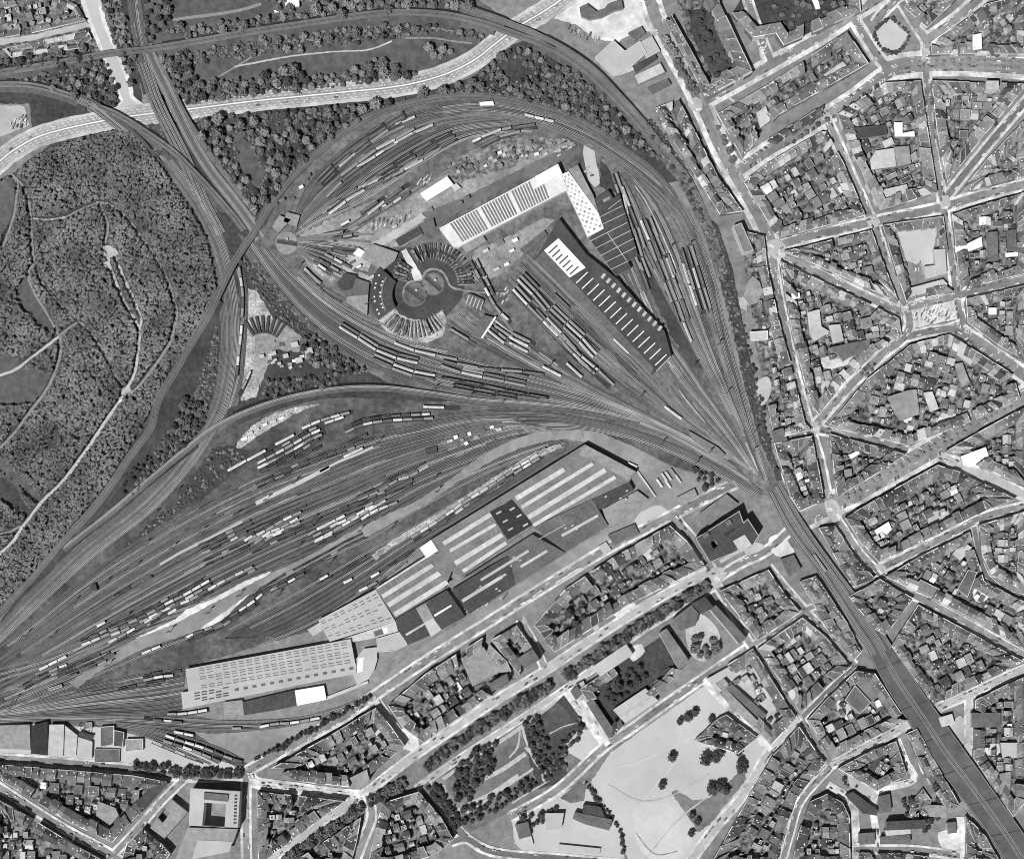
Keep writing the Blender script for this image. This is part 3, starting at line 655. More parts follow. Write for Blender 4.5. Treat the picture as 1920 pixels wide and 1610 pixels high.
_proto = {}
def vehicle(kind, t):
    """(list of (part name, mesh), length) for one kind and tone; meshes are shared by every copy"""
    if (kind, t) in _proto: return _proto[kind, t]
    tm = TONE[t][1]; parts = []
    def add(nm, mb): parts.append((nm, mb.mesh(nm)))
    if kind == 'coach':
        L = 23.4
        b = MB(); b.box(0, 0, 1.0, 3.1, L, 2.9, 0, 't_g'); b.box(0, 1.46, 2.05, 2.75, L * .9, .03, 0, 'glass'); b.box(0, -1.46, 2.05, 2.75, L * .9, .03, 0, 'glass')
        add('body', b); b = MB(); rprof(b, L, 2.95, 3.1, 3.95, tm); add('roof', b)
        for x in (-8, 8):
            b = MB(); b.box(x, 0, .3, .95, 3.4, 2.3, 0, 'black'); add('bogie', b)
        b = MB(); b.box(0, 0, 3.9, 4.12, L * .7, .5, 0, 't_g'); add('roof_vents', b)
    elif kind == 'van':
        L = 10.2
        b = MB(); b.box(0, 0, 1.1, 3.2, L, 2.8, 0, 't_d'); b.box(0, 1.42, 1.2, 3.1, 2.4, .06, 0, 't_g'); b.box(0, -1.42, 1.2, 3.1, 2.4, .06, 0, 't_g'); add('body', b)
        b = MB(); rprof(b, L + .2, 2.95, 3.2, 3.9, tm); add('roof', b)
        b = MB(); b.box(0, 0, .7, 1.1, L + .9, 1.8, 0, 'black'); [b.box(x, 0, .2, 1.0, .9, 1.7, 0, 'black') for x in (-3, 3)]; add('underframe', b)
    elif kind == 'open':
        L = 9.6
        b = MB()
        b.box(0, 1.33, 1.1, 2.7, L, .14, 0, 't_g'); b.box(0, -1.33, 1.1, 2.7, L, .14, 0, 't_g'); b.box(L / 2, 0, 1.1, 2.7, .16, 2.8, 0, 't_g'); b.box(-L / 2, 0, 1.1, 2.7, .16, 2.8, 0, 't_g'); add('body', b)
        b = MB(); n = 6; rr = random.Random(3)
        hs = [[1.9 + .4 * rr.random() - .08 * (i - 3) ** 2 for j in range(4)] for i in range(n + 1)]
        for i in range(n):
            for j in range(3):
                q = [(-L / 2 + .1 + (L - .2) * u / n, -1.3 + 2.6 * v / 3, hs[u][v]) for u, v in ((i, j), (i + 1, j), (i + 1, j + 1), (i, j + 1))]
                b.face(q, {'w': 't_w', 'p': 't_p', 'g': 't_g', 'd': 'load', 'k': 'black'}[t])
        add('load', b)
        b = MB(); b.box(0, 0, .7, 1.1, L + .9, 2.2, 0, 'black'); [b.box(x, 0, .2, 1.0, .9, 1.7, 0, 'black') for x in (-3, 3)]; add('underframe', b)
    elif kind == 'flat':
        L = 12.5
        b = MB(); b.box(0, 0, .9, 1.25, L, 2.7, 0, tm); [b.box(-L / 2 + .7 + 1.85 * k, 0, 1.25, 1.6, .35, 2.7, 0, 'bed') for k in range(7)]; add('body', b)
        b = MB(); [b.box(x, 0, .2, .9, 1.6, 1.8, 0, 'black') for x in (-4, 4)]; add('bogie', b)
    elif kind == 'loco':
        L = 16
        b = MB(); b.box(0, 0, 1.0, 3.0, L, 2.8, 0, 't_d'); b.box(L * .3, 0, 3.0, 3.9, 4.2, 2.8, 0, tm); b.box(-L * .2, 0, 3.0, 3.6, L * .5, 1.9, 0, tm); add('body', b)
        b = MB(); b.box(-L * .22, 0, 3.6, 3.85, 2.4, 1.2, 0, 't_g'); b.box(-L * .38, 0, 3.6, 4.0, .9, .7, 0, 'black'); add('exhaust', b)
        for x in (-5, 5):
            b = MB(); b.box(x, 0, .25, .95, 3.6, 2.4, 0, 'black'); add('bogie', b)
    elif kind == 'tram':
        L = 14
        b = MB(); b.box(0, 0, .5, 2.9, L, 2.3, 0, 't_p'); b.box(0, 1.16, 1.5, 2.4, L * .9, .03, 0, 'glass'); b.box(0, -1.16, 1.5, 2.4, L * .9, .03, 0, 'glass'); add('body', b)
        b = MB(); rprof(b, L, 2.3, 2.9, 3.3, tm); add('roof', b)
        b = MB(); b.box(0, 0, 3.3, 3.8, 1.6, .9, 0, 't_d'); add('pantograph', b)
    elif kind == 'bus':
        L = 11
        b = MB(); b.box(0, 0, .4, 2.8, L, 2.5, 0, 't_p'); b.box(0, 1.26, 1.5, 2.4, L * .9, .03, 0, 'glass'); b.box(0, -1.26, 1.5, 2.4, L * .9, .03, 0, 'glass'); add('body', b)
        b = MB(); rprof(b, L, 2.5, 2.8, 3.1, tm); add('roof', b)
        
        for x in (-3.4, 3.4):
            for y in (-1.2, 1.2): b = MB(); b.box(x, y, .0, .9, .9, .3, 0, 'rubber'); add('wheel', b)
    _proto[kind, t] = (parts, L); return _proto[kind, t]
KN = dict(coach=('passenger_coach', 'passenger coach', 'railway coach'), van=('covered_wagon', 'covered goods wagon', 'goods wagon'), open=('open_wagon', 'open goods wagon', 'goods wagon'),
          flat=('flat_wagon', 'flat wagon', 'goods wagon'), loco=('locomotive', 'locomotive', 'locomotive'), tram=('tram_car', 'tram car', 'tram'), bus=('bus', 'parked bus', 'bus'))

def put(kind, t, x, y, dx, dy, z, label, group=None):
    parts, L = vehicle(kind, t)
    wx, wy = W(x, y)
    r = empty(KN[kind][0], (wx, wy, z), atan2(-dy, dx)); tag(r, label, KN[kind][2], group)
    rf = None
    for nm, me in parts:
        o = bpy.data.objects.new(nm, me); LINK(o); o.parent = rf if (rf and nm in ('roof_vents', 'pantograph')) else r
        if nm == 'roof': rf = o
    return r

SHADE_OIL = MB()  # dark ribbons under the strings: wagon shadow painted on the ground, with oil
def train(desc, s, kind, tones, gap=1.3, z=1.05, skip=0.0, off=0.0):
    """a string of vehicles along a line; tones: letters cycled"""
    p = smooth(PL(s), 5); sl = arclen(p); d = 0.0; spots = []; i = 0
    if off: p = offset(p, off)
    if z < 2 and 'tram' not in kind: ribbon(SHADE_OIL, p, 5.0, .785 + ZP[0] * .01, 'oil_shade', jit=.5); ZP[0] += .001  # painted shadow band of the string, blended with oily ground
    r = random.Random(desc + s)
    kinds = kind.split('/')
    while True:
        k = kinds[i % len(kinds)]; t = tones[i % len(tones)]; L = vehicle(k, 'g' if t == '-' else t)[1] / S
        if d + L * .8 > sl[-1] + 1.5: break
        (x, y), (dx, dy) = at(p, sl, d + L / 2)[0][:2], at(p, sl, d + L / 2)[1]
        if r.random() >= skip and t != '-': spots.append((k, t, x, y, dx, dy))
        d += L + gap / S; i += 1
    horiz = abs(p[-1][0] - p[0][0]) > abs(p[-1][1] - p[0][1])
    spots.sort(key=lambda q: q[2] if horiz else q[3]); end = 'west' if horiz else 'north'
    for j, (k, t, x, y, dx, dy) in enumerate(spots):
        nm = KN[k][1]
        lab = f"{TONE[t][0]} {nm}, {nth(j + 1)} from {end} {desc}" if len(spots) > 1 else f"{TONE[t][0]} {nm} {desc}"
        put(k, t, x, y, dx, dy, z, lab, f"rolling stock {desc}")
# strings of vehicles: description, line, kinds, tones
MORE = {k: v for k, v in [
 ("of the long string in the upper sidings", (8, 'coach', 'ddgd')), ("of the dark string under the circle line", (7, 'coach', 'kddg')), ("of the long string west of the white shed", (-7, 'coach', 'kdgkd')),
 ("of the second black string above the white shed", (8, 'coach', 'dgdk')), ("of the string east of the drive", (8, 'van', 'dgkdpgdd')), ("of the long eastern string", (9, 'coach', 'dgdgd')), ("of the outer eastern string", (-9, 'coach', 'gdg')),
 ("of the dark string east of the roundhouse", (9, 'coach', 'gd-gdd')), ("of the long string east of the roundhouse", (-8, 'coach', 'd-gg-d')), ("of the grey string in the southern sidings", (-7, 'coach', 'dgddg')), ("of the lower black string in the southern sidings", (7, 'coach', 'dkdg')),
 ("of the pale string on the southern curve", (-8, 'coach', 'dgdd')), ("of the van string in the western sidings", (-7, 'open/van', 'dkdgdkgd')), ("of the lower van string, western sidings", (8, 'open', 'dkdkdgdk')), ("of the dark row north of the platform", (8, 'open', 'kdgkdkdd')),
 ("of the dark string crossing the lower yard", (8, 'van', 'gdpgdwgd')), ("of the van row in the lower yard", (-7, 'open', 'dkdkdd')), ("of the second van row in the lower yard", (8, 'van', 'dgwdg')), ("of the mixed row in the lower yard", (9, 'open', 'kdkddkdkdk')), ("of the dark row ending by the yard road", (-7, 'open/van', 'dgkdgkd')),
 ("of the dark hopper string by the yard road", (-8, 'open', 'kdkdgdkkdkdkdk')), ("of the van string by the coal strip", (8, 'open/van', 'kdgdkpgdkd')), ("of the dark and white string, western yard", (-8, 'open', 'kdkdkdgdkdkd')), ("of the lower string in the western yard", (7, 'open', 'dkdkgdkdkdkd')),
 ("of the hopper string under the paved strip", (7, 'open', 'kdkdgd')), ("of the upper hopper string in the west", (-8, 'open', 'dkdgd')), ("of the second hopper string in the west", (9, 'open', 'kdkd')), ("of the hopper row at the southwest", (8, 'van', 'gdkd')), ("of the dark vans at the southwest", (8, 'open', 'kdkgk')), ("of the flat wagons in mid yard", (-8, 'open', 'dkgdkdd'))]}
MORE2 = {k: v for k, v in [
 ("of the string beside the drive", (9, 'coach', 'ddgd')), ("of the long eastern string", (-10, 'coach', 'gdpgd')), ("of the outer eastern string", (10, 'coach', 'dgd')), ("of the dark eastern pair", (-8, 'coach', 'gd')),
 ("of the long string east of the roundhouse", (9, 'coach', 'pgdgpg')), ("of the white-tipped string east of the roundhouse", (-9, 'coach', 'g-pg-d')), ("of the pale string beside the main lines", (8, 'coach', 'dgdd')),
 ("of the dark and white string, western yard", (8, 'van', 'pgdgwdgdpgdg')), ("of the hopper row at the southwest", (-8, 'open', 'dkdk')), ("of the mixed row in the lower yard", (-9, 'van/open', 'gdpgdkgdpg')), ("of the van row in the western yard", (-8, 'open/van', 'kdgd')),
 ("of the van string in the western sidings", (9, 'van', 'pgdgpdgd')), ("of the dark row beneath the vans", (8, 'open', 'kdgkdgd')), ("of the upper hopper string in the west", (8, 'van/open', 'gkdpd')), ("of the row west of the long shed", (-7, 'open', 'kdkd')),
 ("of the dark string under the circle line", (-8, 'coach', 'dgdk')), ("of the string by the comb shed", (-8, 'van', 'dgdgd')), ("of the pale row below the comb shed", (-9, 'coach', 'gd'))]}
for a in [
 ("of the string beside the small turntable", "566,397 582,372", 'coach', 'p'),
 ("of the short string inside the upper curve", "613,371 641,343", 'coach', 'g'),
 ("of the long string in the upper sidings", "640,331 672,307 705,283 740,264 777,243", 'coach', 'ggpgg'),
 ("of the pair in the upper sidings", "637,315 660,296 687,278", 'coach', 'pp'),
 ("of the string with a white end, upper sidings", "670,315 700,297 724,281", 'coach/van', 'pw'),
 ("of the bright string, upper sidings", "740,271 775,252 814,235", 'coach', 'wpp'),
 ("of the dark string under the circle line", "600,345 640,306 680,272 710,250 740,231 763,218", 'coach', 'ddddd'),
 ("of the pale string under the circle line", "742,236 782,219", 'coach/van', 'pp'),
 ("of the string west of the white shed", "605,402 635,380 660,361 688,348 715,336", 'coach', 'gdpg'),
 ("standing alone in the upper sidings", "705,335 723,324", 'coach', 'w'),
 ("of the long string west of the white shed", "617,403 660,372 705,347 735,332 792,302 824,280", 'coach', 'wpdgpg'),
 ("of the black string above the white shed", "705,331 755,300 805,271 848,249", 'coach', 'dkdkd'),
 ("of the second black string above the white shed", "712,338 760,306 812,277 850,258", 'coach', 'kd-d'),
 ("of the dark pair by the parking strip", "676,402 700,385 722,370", 'coach', 'dd'),
 ("of the dark string by the parking strip", "690,404 720,380 742,364 767,345", 'coach', 'pdgd'),
 ("of the goods wagons by the parking strip", "722,393 745,377 772,361", 'van', 'gpdw'),
 ("of the curved string at the yard top", "886,268 925,250 962,240", 'van/coach', 'wpg'),
 ("of the second string at the yard top", "900,277 940,258 968,250", 'coach', 'dg'),
 ("of the third string at the yard top", "965,243 985,238 1008,240", 'coach', 'dg'),
 ("of the string on the circle line", "984,217 1008,223 1034,229", 'van', 'pwpw'),
 ("of the string east of the drive", "1155,327 1168,365 1176,400 1186,432 1196,458 1208,495 1222,530", 'coach', 'gpdgggp'),
 ("of the string beside the drive", "1166,352 1186,404 1200,440 1212,478", 'coach', 'pdgd'),
 ("standing bright in the eastern yard", "1201,415 1217,453", 'coach', 'w'),
 ("of the long eastern string", "1209,413 1225,452 1237,483 1248,511 1260,545 1272,575 1283,608", 'coach', 'ddgggd'),
 ("at the end of the eastern yard", "1281,606 1296,642", 'coach', 'p'),
 ("above the white coach of the east yard", "1280,496 1292,535", 'coach', 'p'),
 ("brightest in the eastern yard", "1293,537 1305,574", 'coach', 'w'),
 ("of the outer eastern string", "1287,465 1302,513 1313,549 1325,587", 'coach', 'dpg'),
 ("of the dark eastern pair", "1244,482 1263,535", 'coach', 'dk'),
 ("of the second dark eastern pair", "1250,479 1270,540", 'coach', 'kd'),
 ("of the string nearest the dark depot", "1186,470 1205,515 1216,545", 'coach', 'gd'),
 ("of the long string east of the roundhouse", "977,519 1005,548 1032,579 1060,606 1090,634 1118,664", 'coach', 'gggppp'),
 ("of the white-tipped string east of the roundhouse", "962,544 990,574 1019,604 1045,631 1072,661 1103,691", 'coach', 'wgwgpg'),
 ("of the dark string east of the roundhouse", "1006,580 1032,610 1060,639 1087,666 1120,694 1148,720", 'coach', 'dggpgd'),
 ("of the dark pair beside the skylight hall", "1039,552 1068,580", 'coach', 'dd'),
 ("of the pale row below the comb shed", "955,633 1000,655", 'coach', 'wp'),
 ("of the second pale row below the comb shed", "955,643 1008,671", 'coach', 'pw'),
 ("of the bright row south of the comb shed", "1017,688 1056,708", 'coach', 'wp'),
 ("of the grey pair south of the comb shed", "1062,682 1092,709", 'coach', 'pg'),
 ("lying against the skylight hall", "1151,636 1180,664", 'coach', 'w'),
 ("standing in the station throat", "1246,763 1281,789", 'coach', 'w'),
 ("of the pale string on the southern curve", "637,614 671,635 707,657 745,672 785,682", 'coach', 'pppp'),
 ("of the string below the roundhouse", "740,644 779,658 818,667 852,674", 'coach', 'ppg'),
 ("of the pale string beside the main lines", "702,666 725,675 750,688 782,698 825,706", 'coach', 'gppw'),
 ("of the grey string in the southern sidings", "827,686 862,698 902,707 960,719 1004,728", 'coach', 'gpgggg'),
 ("of the black string in the southern sidings", "828,709 890,720 960,735 1032,748", 'coach', 'kkdkk'),
 ("of the lower black string in the southern sidings", "850,722 910,733 980,745 1030,752", 'coach', 'kdkd'),
 ("of the dark string in the southern sidings", "830,677 880,690 960,702 1012,713", 'coach', 'dgddg'),
 ("of the upper string in the southern sidings", "858,683 910,692 970,697 1010,702", 'coach', 'gdgd'),
 ("of the grey string by the ash ground", "845,618 870,633 894,648", 'coach', 'gp'),
 ("of the string by the comb shed", "915,620 940,640 962,657", 'coach', 'pg'),
 ("of the second string by the comb shed", "928,612 962,634", 'coach', 'gg'),
 ("of the string east of the roundhouse", "882,491 905,533 930,577 958,606", 'van', 'dgdwggpgdg'),
 ("of the second string east of the roundhouse", "893,488 910,522 925,552", 'van', 'gdgd'),
 ("of the white cars above the lower yard", "794,763 815,764 862,765", 'coach', 'wwp'),
 ("of the mixed string at the sand patch", "567,804 597,791 625,782 663,772", 'van', 'wwgpgwg'),
 ("of the short row at the sand patch", "610,794 643,783", 'van', 'pww'),
 ("of the dark string crossing the lower yard", "645,804 680,789 730,781 808,777", 'open/van', 'dkdkdddgw'),
 ("of the string beside the ash yard", "449,503 455,545 456,572 454,602", 'van', 'gpgdgp'),
 ("of the mixed string beside the ash yard", "454,612 451,643 448,668 444,717", 'van', 'wpgwddw'),
 ("of the string in the ash yard", "470,697 460,720 449,742", 'van', 'pgw'),
 ("of the white string at the sand patch", "428,883 457,867 480,855 517,835", 'coach', 'wwww'),
 ("standing bright in the western sidings", "517,834 548,818", 'coach', 'w'),
 ("of the van string in the western sidings", "484,869 540,839 580,816 608,804", 'van', 'pgpgpgwg'),
 ("of the lower van string, western sidings", "484,878 520,860 560,838 602,812", 'van', 'wgdgwgdg'),
 ("of the dark row in the western sidings", "505,882 545,862 600,838", 'open', 'dkd-dk'),
 ("of the dark row north of the platform", "480,908 570,866 640,841 692,818", 'open', 'dk-dgd-kdd'),
 ("of the white row in mid yard", "645,857 667,847 694,835", 'coach', 'ww'),
 ("of the dark row in mid yard", "640,836 665,824 690,814", 'open', 'dkd'),
 ("of the flat wagons in mid yard", "672,939 707,923 745,901 770,892 804,873", 'flat/van', 'pgggpg'),
 ("of the van row in the lower yard", "465,1012 500,994 520,982 545,969 572,957", 'van', 'gpggwg'),
 ("of the second van row in the lower yard", "478,1019 505,999 530,988 566,968", 'van', 'gwpgw'),
 ("of the third van row in the lower yard", "500,1007 530,994 560,980", 'van', 'pwg'),
 ("of the dark row beneath the vans", "470,1030 520,1006 575,984 600,962", 'open', 'dkdkdkd'),
 ("of the bright row in the lower yard", "578,1003 600,990 640,970 660,960", 'van/coach', 'gwwg'),
 ("of the mixed row in the lower yard", "592,1014 620,999 640,987 675,967 700,952 722,939", 'van', 'wpgwpgwpgw'),
 ("of the white row in the lower yard", "634,982 655,972 675,962 694,952 725,940", 'van', 'wgwwgp'),
 ("of the light row by the yard road", "678,974 702,959 747,941", 'van', 'wwpgg'),
 ("of the dark row ending by the yard road", "640,962 700,938 750,918 780,905", 'open', 'kdkdddkd'),
 ("of the pale vans beside the yard road", "590,1016 612,1006 630,997", 'van', 'ppg'),
 ("of the dark hopper string by the yard road", "480,1124 498,1109 530,1089 562,1072 590,1057 620,1041 650,1024 690,1005", 'open', 'wdddkddddgdddg'),
 ("of the second hopper string", "506,1108 540,1092 560,1081 580,1070", 'open/van', 'gdwd'),
 ("standing alone south of the hoppers", "645,1061 668,1047", 'coach', 'w'),
 ("standing alone in the southern yard", "600,1087 618,1077", 'van', 'w'),
 ("of the dark row south of the hoppers", "590,1092 630,1078 660,1062 690,1040", 'open', '-k-dkd'),
 ("near the pale skewed shed", "645,1093 663,1084", 'van', 'w'),
 ("next to the goods shed wall", "696,1082 714,1072", 'van', 'w'),
 ("of the row at the goods shed corner", "674,1108 704,1093", 'van', 'wg'),
 ("of the dark row along the goods shed", "700,1080 740,1055 772,1035", 'open', '-dkdk'),
 ("of the van string by the coal strip", "772,1008 805,987 835,967 870,942 915,914 962,883", 'van', 'gwpgwpgwpgg'),
 ("of the van string below the coal strip tip", "960,881 990,864 1022,841", 'van', 'pwpgw'),
 ("of the second string below the coal strip tip", "964,888 1000,866 1018,856", 'van', 'gwg'),
 ("of the dark string by the goods hall", "820,990 870,955 930,915 965,895", 'open', 'dkdddkdg'),
 ("of the van row in the western yard", "155,1209 192,1194 230,1176", 'van', 'wpgd'),
 ("of the dark and white string, western yard", "207,1183 232,1173 260,1159 285,1147 320,1128 345,1116 392,1089", 'van', 'gdgdgdwgwwww'),
 ("of the lower string in the western yard", "205,1204 245,1183 290,1156 310,1143 360,1123 415,1092 475,1062", 'van', 'pgwdpgwdwgdwpgpg'),
 ("of the third string in the western yard", "268,1178 300,1160 345,1135 395,1112", 'open/van', 'dkdwkddk'),
 ("beside the dark row, western yard", "183,1174 198,1166", 'van', 'w'),
 ("of the hopper string under the paved strip", "349,1196 362,1189 390,1179 410,1170 435,1154 465,1135 482,1123", 'open/van', 'wdgdkdw'),
 ("of the upper hopper string in the west", "377,1030 415,1014 470,985", 'open', 'kdkgddk'),
 ("of the second hopper string in the west", "382,1052 435,1029 470,1014", 'open', 'kdgkd'),
 ("beside the western hoppers", "459,1014 478,1003", 'van', 'w'),
 ("standing alone in the wide western yard", "262,1093 292,1077", 'loco', 'd'),
 ("of the dark pair in the wide western yard", "213,1117 240,1104", 'open', 'kd'),
 ("of the white vans at the southwest", "76,1255 107,1239 132,1227", 'van', 'wwww'),
 ("of the dark vans at the southwest", "44,1284 80,1265 105,1254 134,1243", 'open/van', 'kdkgwd'),
 ("standing alone at the southwest", "143,1220 164,1209", 'coach', 'w'),
 ("of the hopper row at the southwest", "110,1268 150,1252 190,1235 215,1216", 'open', 'dkdkdd'),
 ("of the white vans south of the paved strip", "268,1225 302,1211", 'van', 'ww'),
 ("of the row west of the long shed", "271,1275 303,1268 337,1265", 'van', 'gwpg'),
 ("of the dark row west of the long shed", "222,1293 270,1282 310,1275", 'open', 'kd-kd'),
 ("standing at the long shed's corner", "316,1330 340,1327", 'coach', 'w'),
 ("of the crate row at the long shed's corner", "315,1338 347,1337 392,1330", 'van', 'gpwwww'),
 ("of the dark row below the long shed", "270,1347 300,1350 345,1354", 'open/van', 'kdwdd'),
 ("at the head of the southern sidings", "245,1364 272,1370", 'coach', 'w'),
 ("of the white pair in the southern sidings", "328,1371 368,1379", 'van', 'wwg'),
 ("of the mixed string ending at the street", "312,1378 340,1388 382,1401 425,1418 457,1428", 'van', 'wgwwgdgdg'),
 ("of the second string ending at the street", "308,1388 340,1398 370,1409 412,1426", 'van', 'gdwggdd'),
 ("of the flat wagons ending at the street", "286,1389 330,1408 382,1428", 'flat', 'pgpgpg'),
 ("of the pair at the southern end", "436,1365 474,1364", 'van/coach', 'gw'),
 ("of the string curving by the tree belt", "488,1362 520,1356 550,1354 602,1345", 'van', 'wggwgwgg'),
 ("of the pits between turntable and workshop", "596,486 618,499 640,512", 'loco/van', 'dgp'),
 ("of the second pit row by the turntable", "610,478 634,490 662,505", 'van', 'gpdg'), ("of the third pit row by the turntable", "572,508 590,522 606,540", 'coach', 'gp'),
 ("of the fourth pit row by the turntable", "598,498 622,515", 'van', 'wpg'), ("of the dark row east of the turntable", "606,442 632,438 664,437", 'coach', 'gd'), ("of the second row east of the turntable", "625,450 650,444 672,440", 'van', 'dgd'),
 ("of the coaches behind the ash yard bank", "572,505 588,521 600,535", 'van', 'pgp'), ("beside the black workshop at the lane", "640,424 653,417", 'van', 'w'),
 ("on the viaduct", "1524,1040 1541,1064 1562,1092", 'coach', 'gp'),
]:
    train(*a, **({'z': 5.6} if a[0] == "on the viaduct" else {}))
    if a[0] in MORE2:
        o, kd, tn = MORE2[a[0]]; train('past the ' + a[0].split(' ', 2)[2], a[1], kd, tn, off=o, skip=.15)
    if a[0] in MORE:
        o, kd, tn = MORE[a[0]]; train("beside the " + a[0].split(' ', 2)[2], a[1], kd, tn, off=o, skip=.12)
for a in [("of the southwest tram row by the sheds", "976,1133 993,1124 1008,1112 1024,1103", 'tram', 'wpwp'),
          ("of the northeast tram row by the sheds", "1042,1092 1062,1080 1084,1066", 'tram', 'www')]:
    train(*a, z=.95)
for i, (x, y, a, t) in enumerate(((1236, 906, 55, 'w'), (1245, 895, 55, 'p'), (1252, 908, 55, 'w'), (1253, 893, 55, 'p'), (1262, 887, 55, 'g'), (1271, 898, 55, 'p'), (1186, 872, 25, 'w'))):
    put('bus', t, x, y, cos(radians(a)), sin(radians(a)), .75, f"{TONE[t][0]} bus, {nth(i + 1)} of those scattered on the paved yard below the tracks", "buses on the paved yard")
structure('shade_and_oil_strips', SHADE_OIL)
# ================================================================ BUILDINGS
def ctr(p): return (sum(q[0] for q in p) / len(p), sum(q[1] for q in p) / len(p))
BIGS = []
SUBS = set('chimney dormer skylight parapet roof_vent roof_light roof_stripe roof_rib roof_strip rooflight_row roof_panel roof_bar ridge_light smoke_vent roof_monitor plant_room stair_tower roof_garden roof_edge black_roof_panel roof_terrace'.split())
class House:
    roof = None
    """a building with its base Empty and children in the Empty's frame"""
    def __init__(s, name, label, cat, poly, group=None):
        c = ctr(poly); w = W(*c); s.o = (w[0], w[1]); s.e = empty(name, (w[0], w[1], 0)); tag(s.e, label, cat, group)
    def add(s, name, mb, label=None, kind=None):
        mb.v = [(x - s.o[0], y - s.o[1], z) for x, y, z in mb.v]
        o = mb.build(name, s.roof if (s.roof and name in SUBS) else s.e)
        if name == 'roof': s.roof = o
        return tag(o, label, kind=kind)

def big(name, label, cat, poly, h, roof='r_mid', wall='wall', parapet=None, base=0.0):
    """flat-roofed building traced at roof level"""
    p = PL(poly) if isinstance(poly, str) else poly
    BIGS.append(p); b = House(name, label, cat, p); wp = [W(x, y, h) for x, y in p]
    mb = MB(); mb.prism(wp, base, h - .25, wall); b.add('wall', mb)
    mb = MB(); mb.prism(inset(wp, -.2), h - .25, h, roof, roof, True); b.add('roof', mb)
    if parapet:
        mb = MB(); n = len(wp); q = inset(wp, .55)
        for i in range(n):
            j = (i + 1) % n; mb.prism([wp[i], wp[j], q[j], q[i]], h - .1, h + .7, parapet, parapet)
        b.add('parapet', mb)
    b.h = h; return b

def patch(b, nm, poly, m, dz=.5, h=None, label=None):
    """a raised piece of roof on a building"""
    h = h or b.h; p = PL(poly) if isinstance(poly, str) else poly
    mb = MB(); mb.prism([W(x, y, h) for x, y in p], h - .05, h + dz, m, m); return b.add(nm, mb, label)

def lerp2(a, b, t): return (a[0] + (b[0] - a[0]) * t, a[1] + (b[1] - a[1]) * t)
def quadpt(q, u, v): return lerp2(lerp2(q[0], q[1], u), lerp2(q[3], q[2], u), v)

def monitors(b, nm, q, us, vs, m, dz=1.2, lab=None):
    """separate raised strips on a quad roof (q: four corners), each a part"""
    for u0, u1 in us:
        for v0, v1 in vs:
            patch(b, nm, [quadpt(q, u0, v0), quadpt(q, u1, v0), quadpt(q, u1, v1), quadpt(q, u0, v1)], m, dz)

def dashes(b, nm, q, rows, n, m='r_char', fill=.6, vw=.03, dz=.25, skip=.12):
    """rooflight rows: every row is one part"""
    r = random.Random(nm + str(q[0]))
    for v in rows:
        mb = MB()
        for k in range(n):
            if r.random() < skip: continue
            u0 = (k + .15) / n; u1 = u0 + fill / n
            mb.prism([W(*quadpt(q, u, w), b.h)[:2] for u, w in ((u0, v), (u1, v), (u1, v + vw), (u0, v + vw))], b.h - .02, b.h + dz, m, m)
        b.add(nm, mb)

# ---- long pale shed in the south-west
q = PL("348,1254 657,1198 666,1244 354,1297")
b = big('goods_shed', "long pale shed with rows of dark rooflights in the southwest yard", 'warehouse', q, 9, 'r_light', 'wall_l')
dashes(b, 'rooflight_row', [quadpt(q, .07, 0), quadpt(q, .98, 0), quadpt(q, .98, 1), quadpt(q, .07, 1)], (.07, .16, .28, .43, .52, .64, .8, .9), 19, 'r_dark', vw=.03, fill=.7, skip=.06)
q = PL("340,1298 667,1244 668,1262 600,1275 480,1300 343,1328")
b = big('goods_shed', "lower pale side aisle along the long rooflight shed", 'warehouse', q, 7, 'r_light', 'wall_l')
q2 = PL("362,1297 430,1285 430,1309 364,1322"); dashes(b, 'rooflight_row', q2, (.06, .26, .5, .68), 5, fill=.75, vw=.09)
for k in range(14):
    x = 440 + k * 16.5; y = 1291 - k * 3.05
    patch(b, 'roof_vent', [(x, y), (x + 7, y - 1.3), (x + 8, y + 3), (x + 1, y + 4.3)], 'r_dark', .8)
b = big('loading_canopy', "white curved canopy at the east end of the long shed", 'canopy', "664,1240 682,1216 706,1213 707,1236 701,1257 690,1273 669,1283 662,1262", 5, 'r_light', 'wall_l')
patch(b, 'roof_panel', "672,1234 682,1231 680,1258 666,1262", 'r_white', .4)
big('goods_shed', "dark narrow shed south of the long rooflight shed", 'warehouse', "455,1316 553,1293 556,1322 520,1330 458,1340", 5, 'r_char', 'wall_d')
big('goods_shed', "grey square shed beside the dark narrow shed", 'warehouse', "419,1316 454,1312 458,1340 421,1346", 5, 'r_mid', 'wall')
b = big('goods_shed', "bright white blotchy-roofed shed south of the long shed", 'warehouse', "553,1294 607,1285 612,1311 557,1322", 5.5, 'r_white', 'wall_l')
big('retaining_wall', "low pale wall curving below the white blotchy shed", 'wall', "612,1306 668,1284 690,1276 690,1280 668,1290 613,1311", 3, 'r_pale', 'wall_l')
b = big('office_block', "pale rectangular canopy block between the sheds", 'warehouse', "706,1197 750,1184 764,1208 742,1219 708,1222", 7, 'r_light', 'wall_l', 'wall_l')
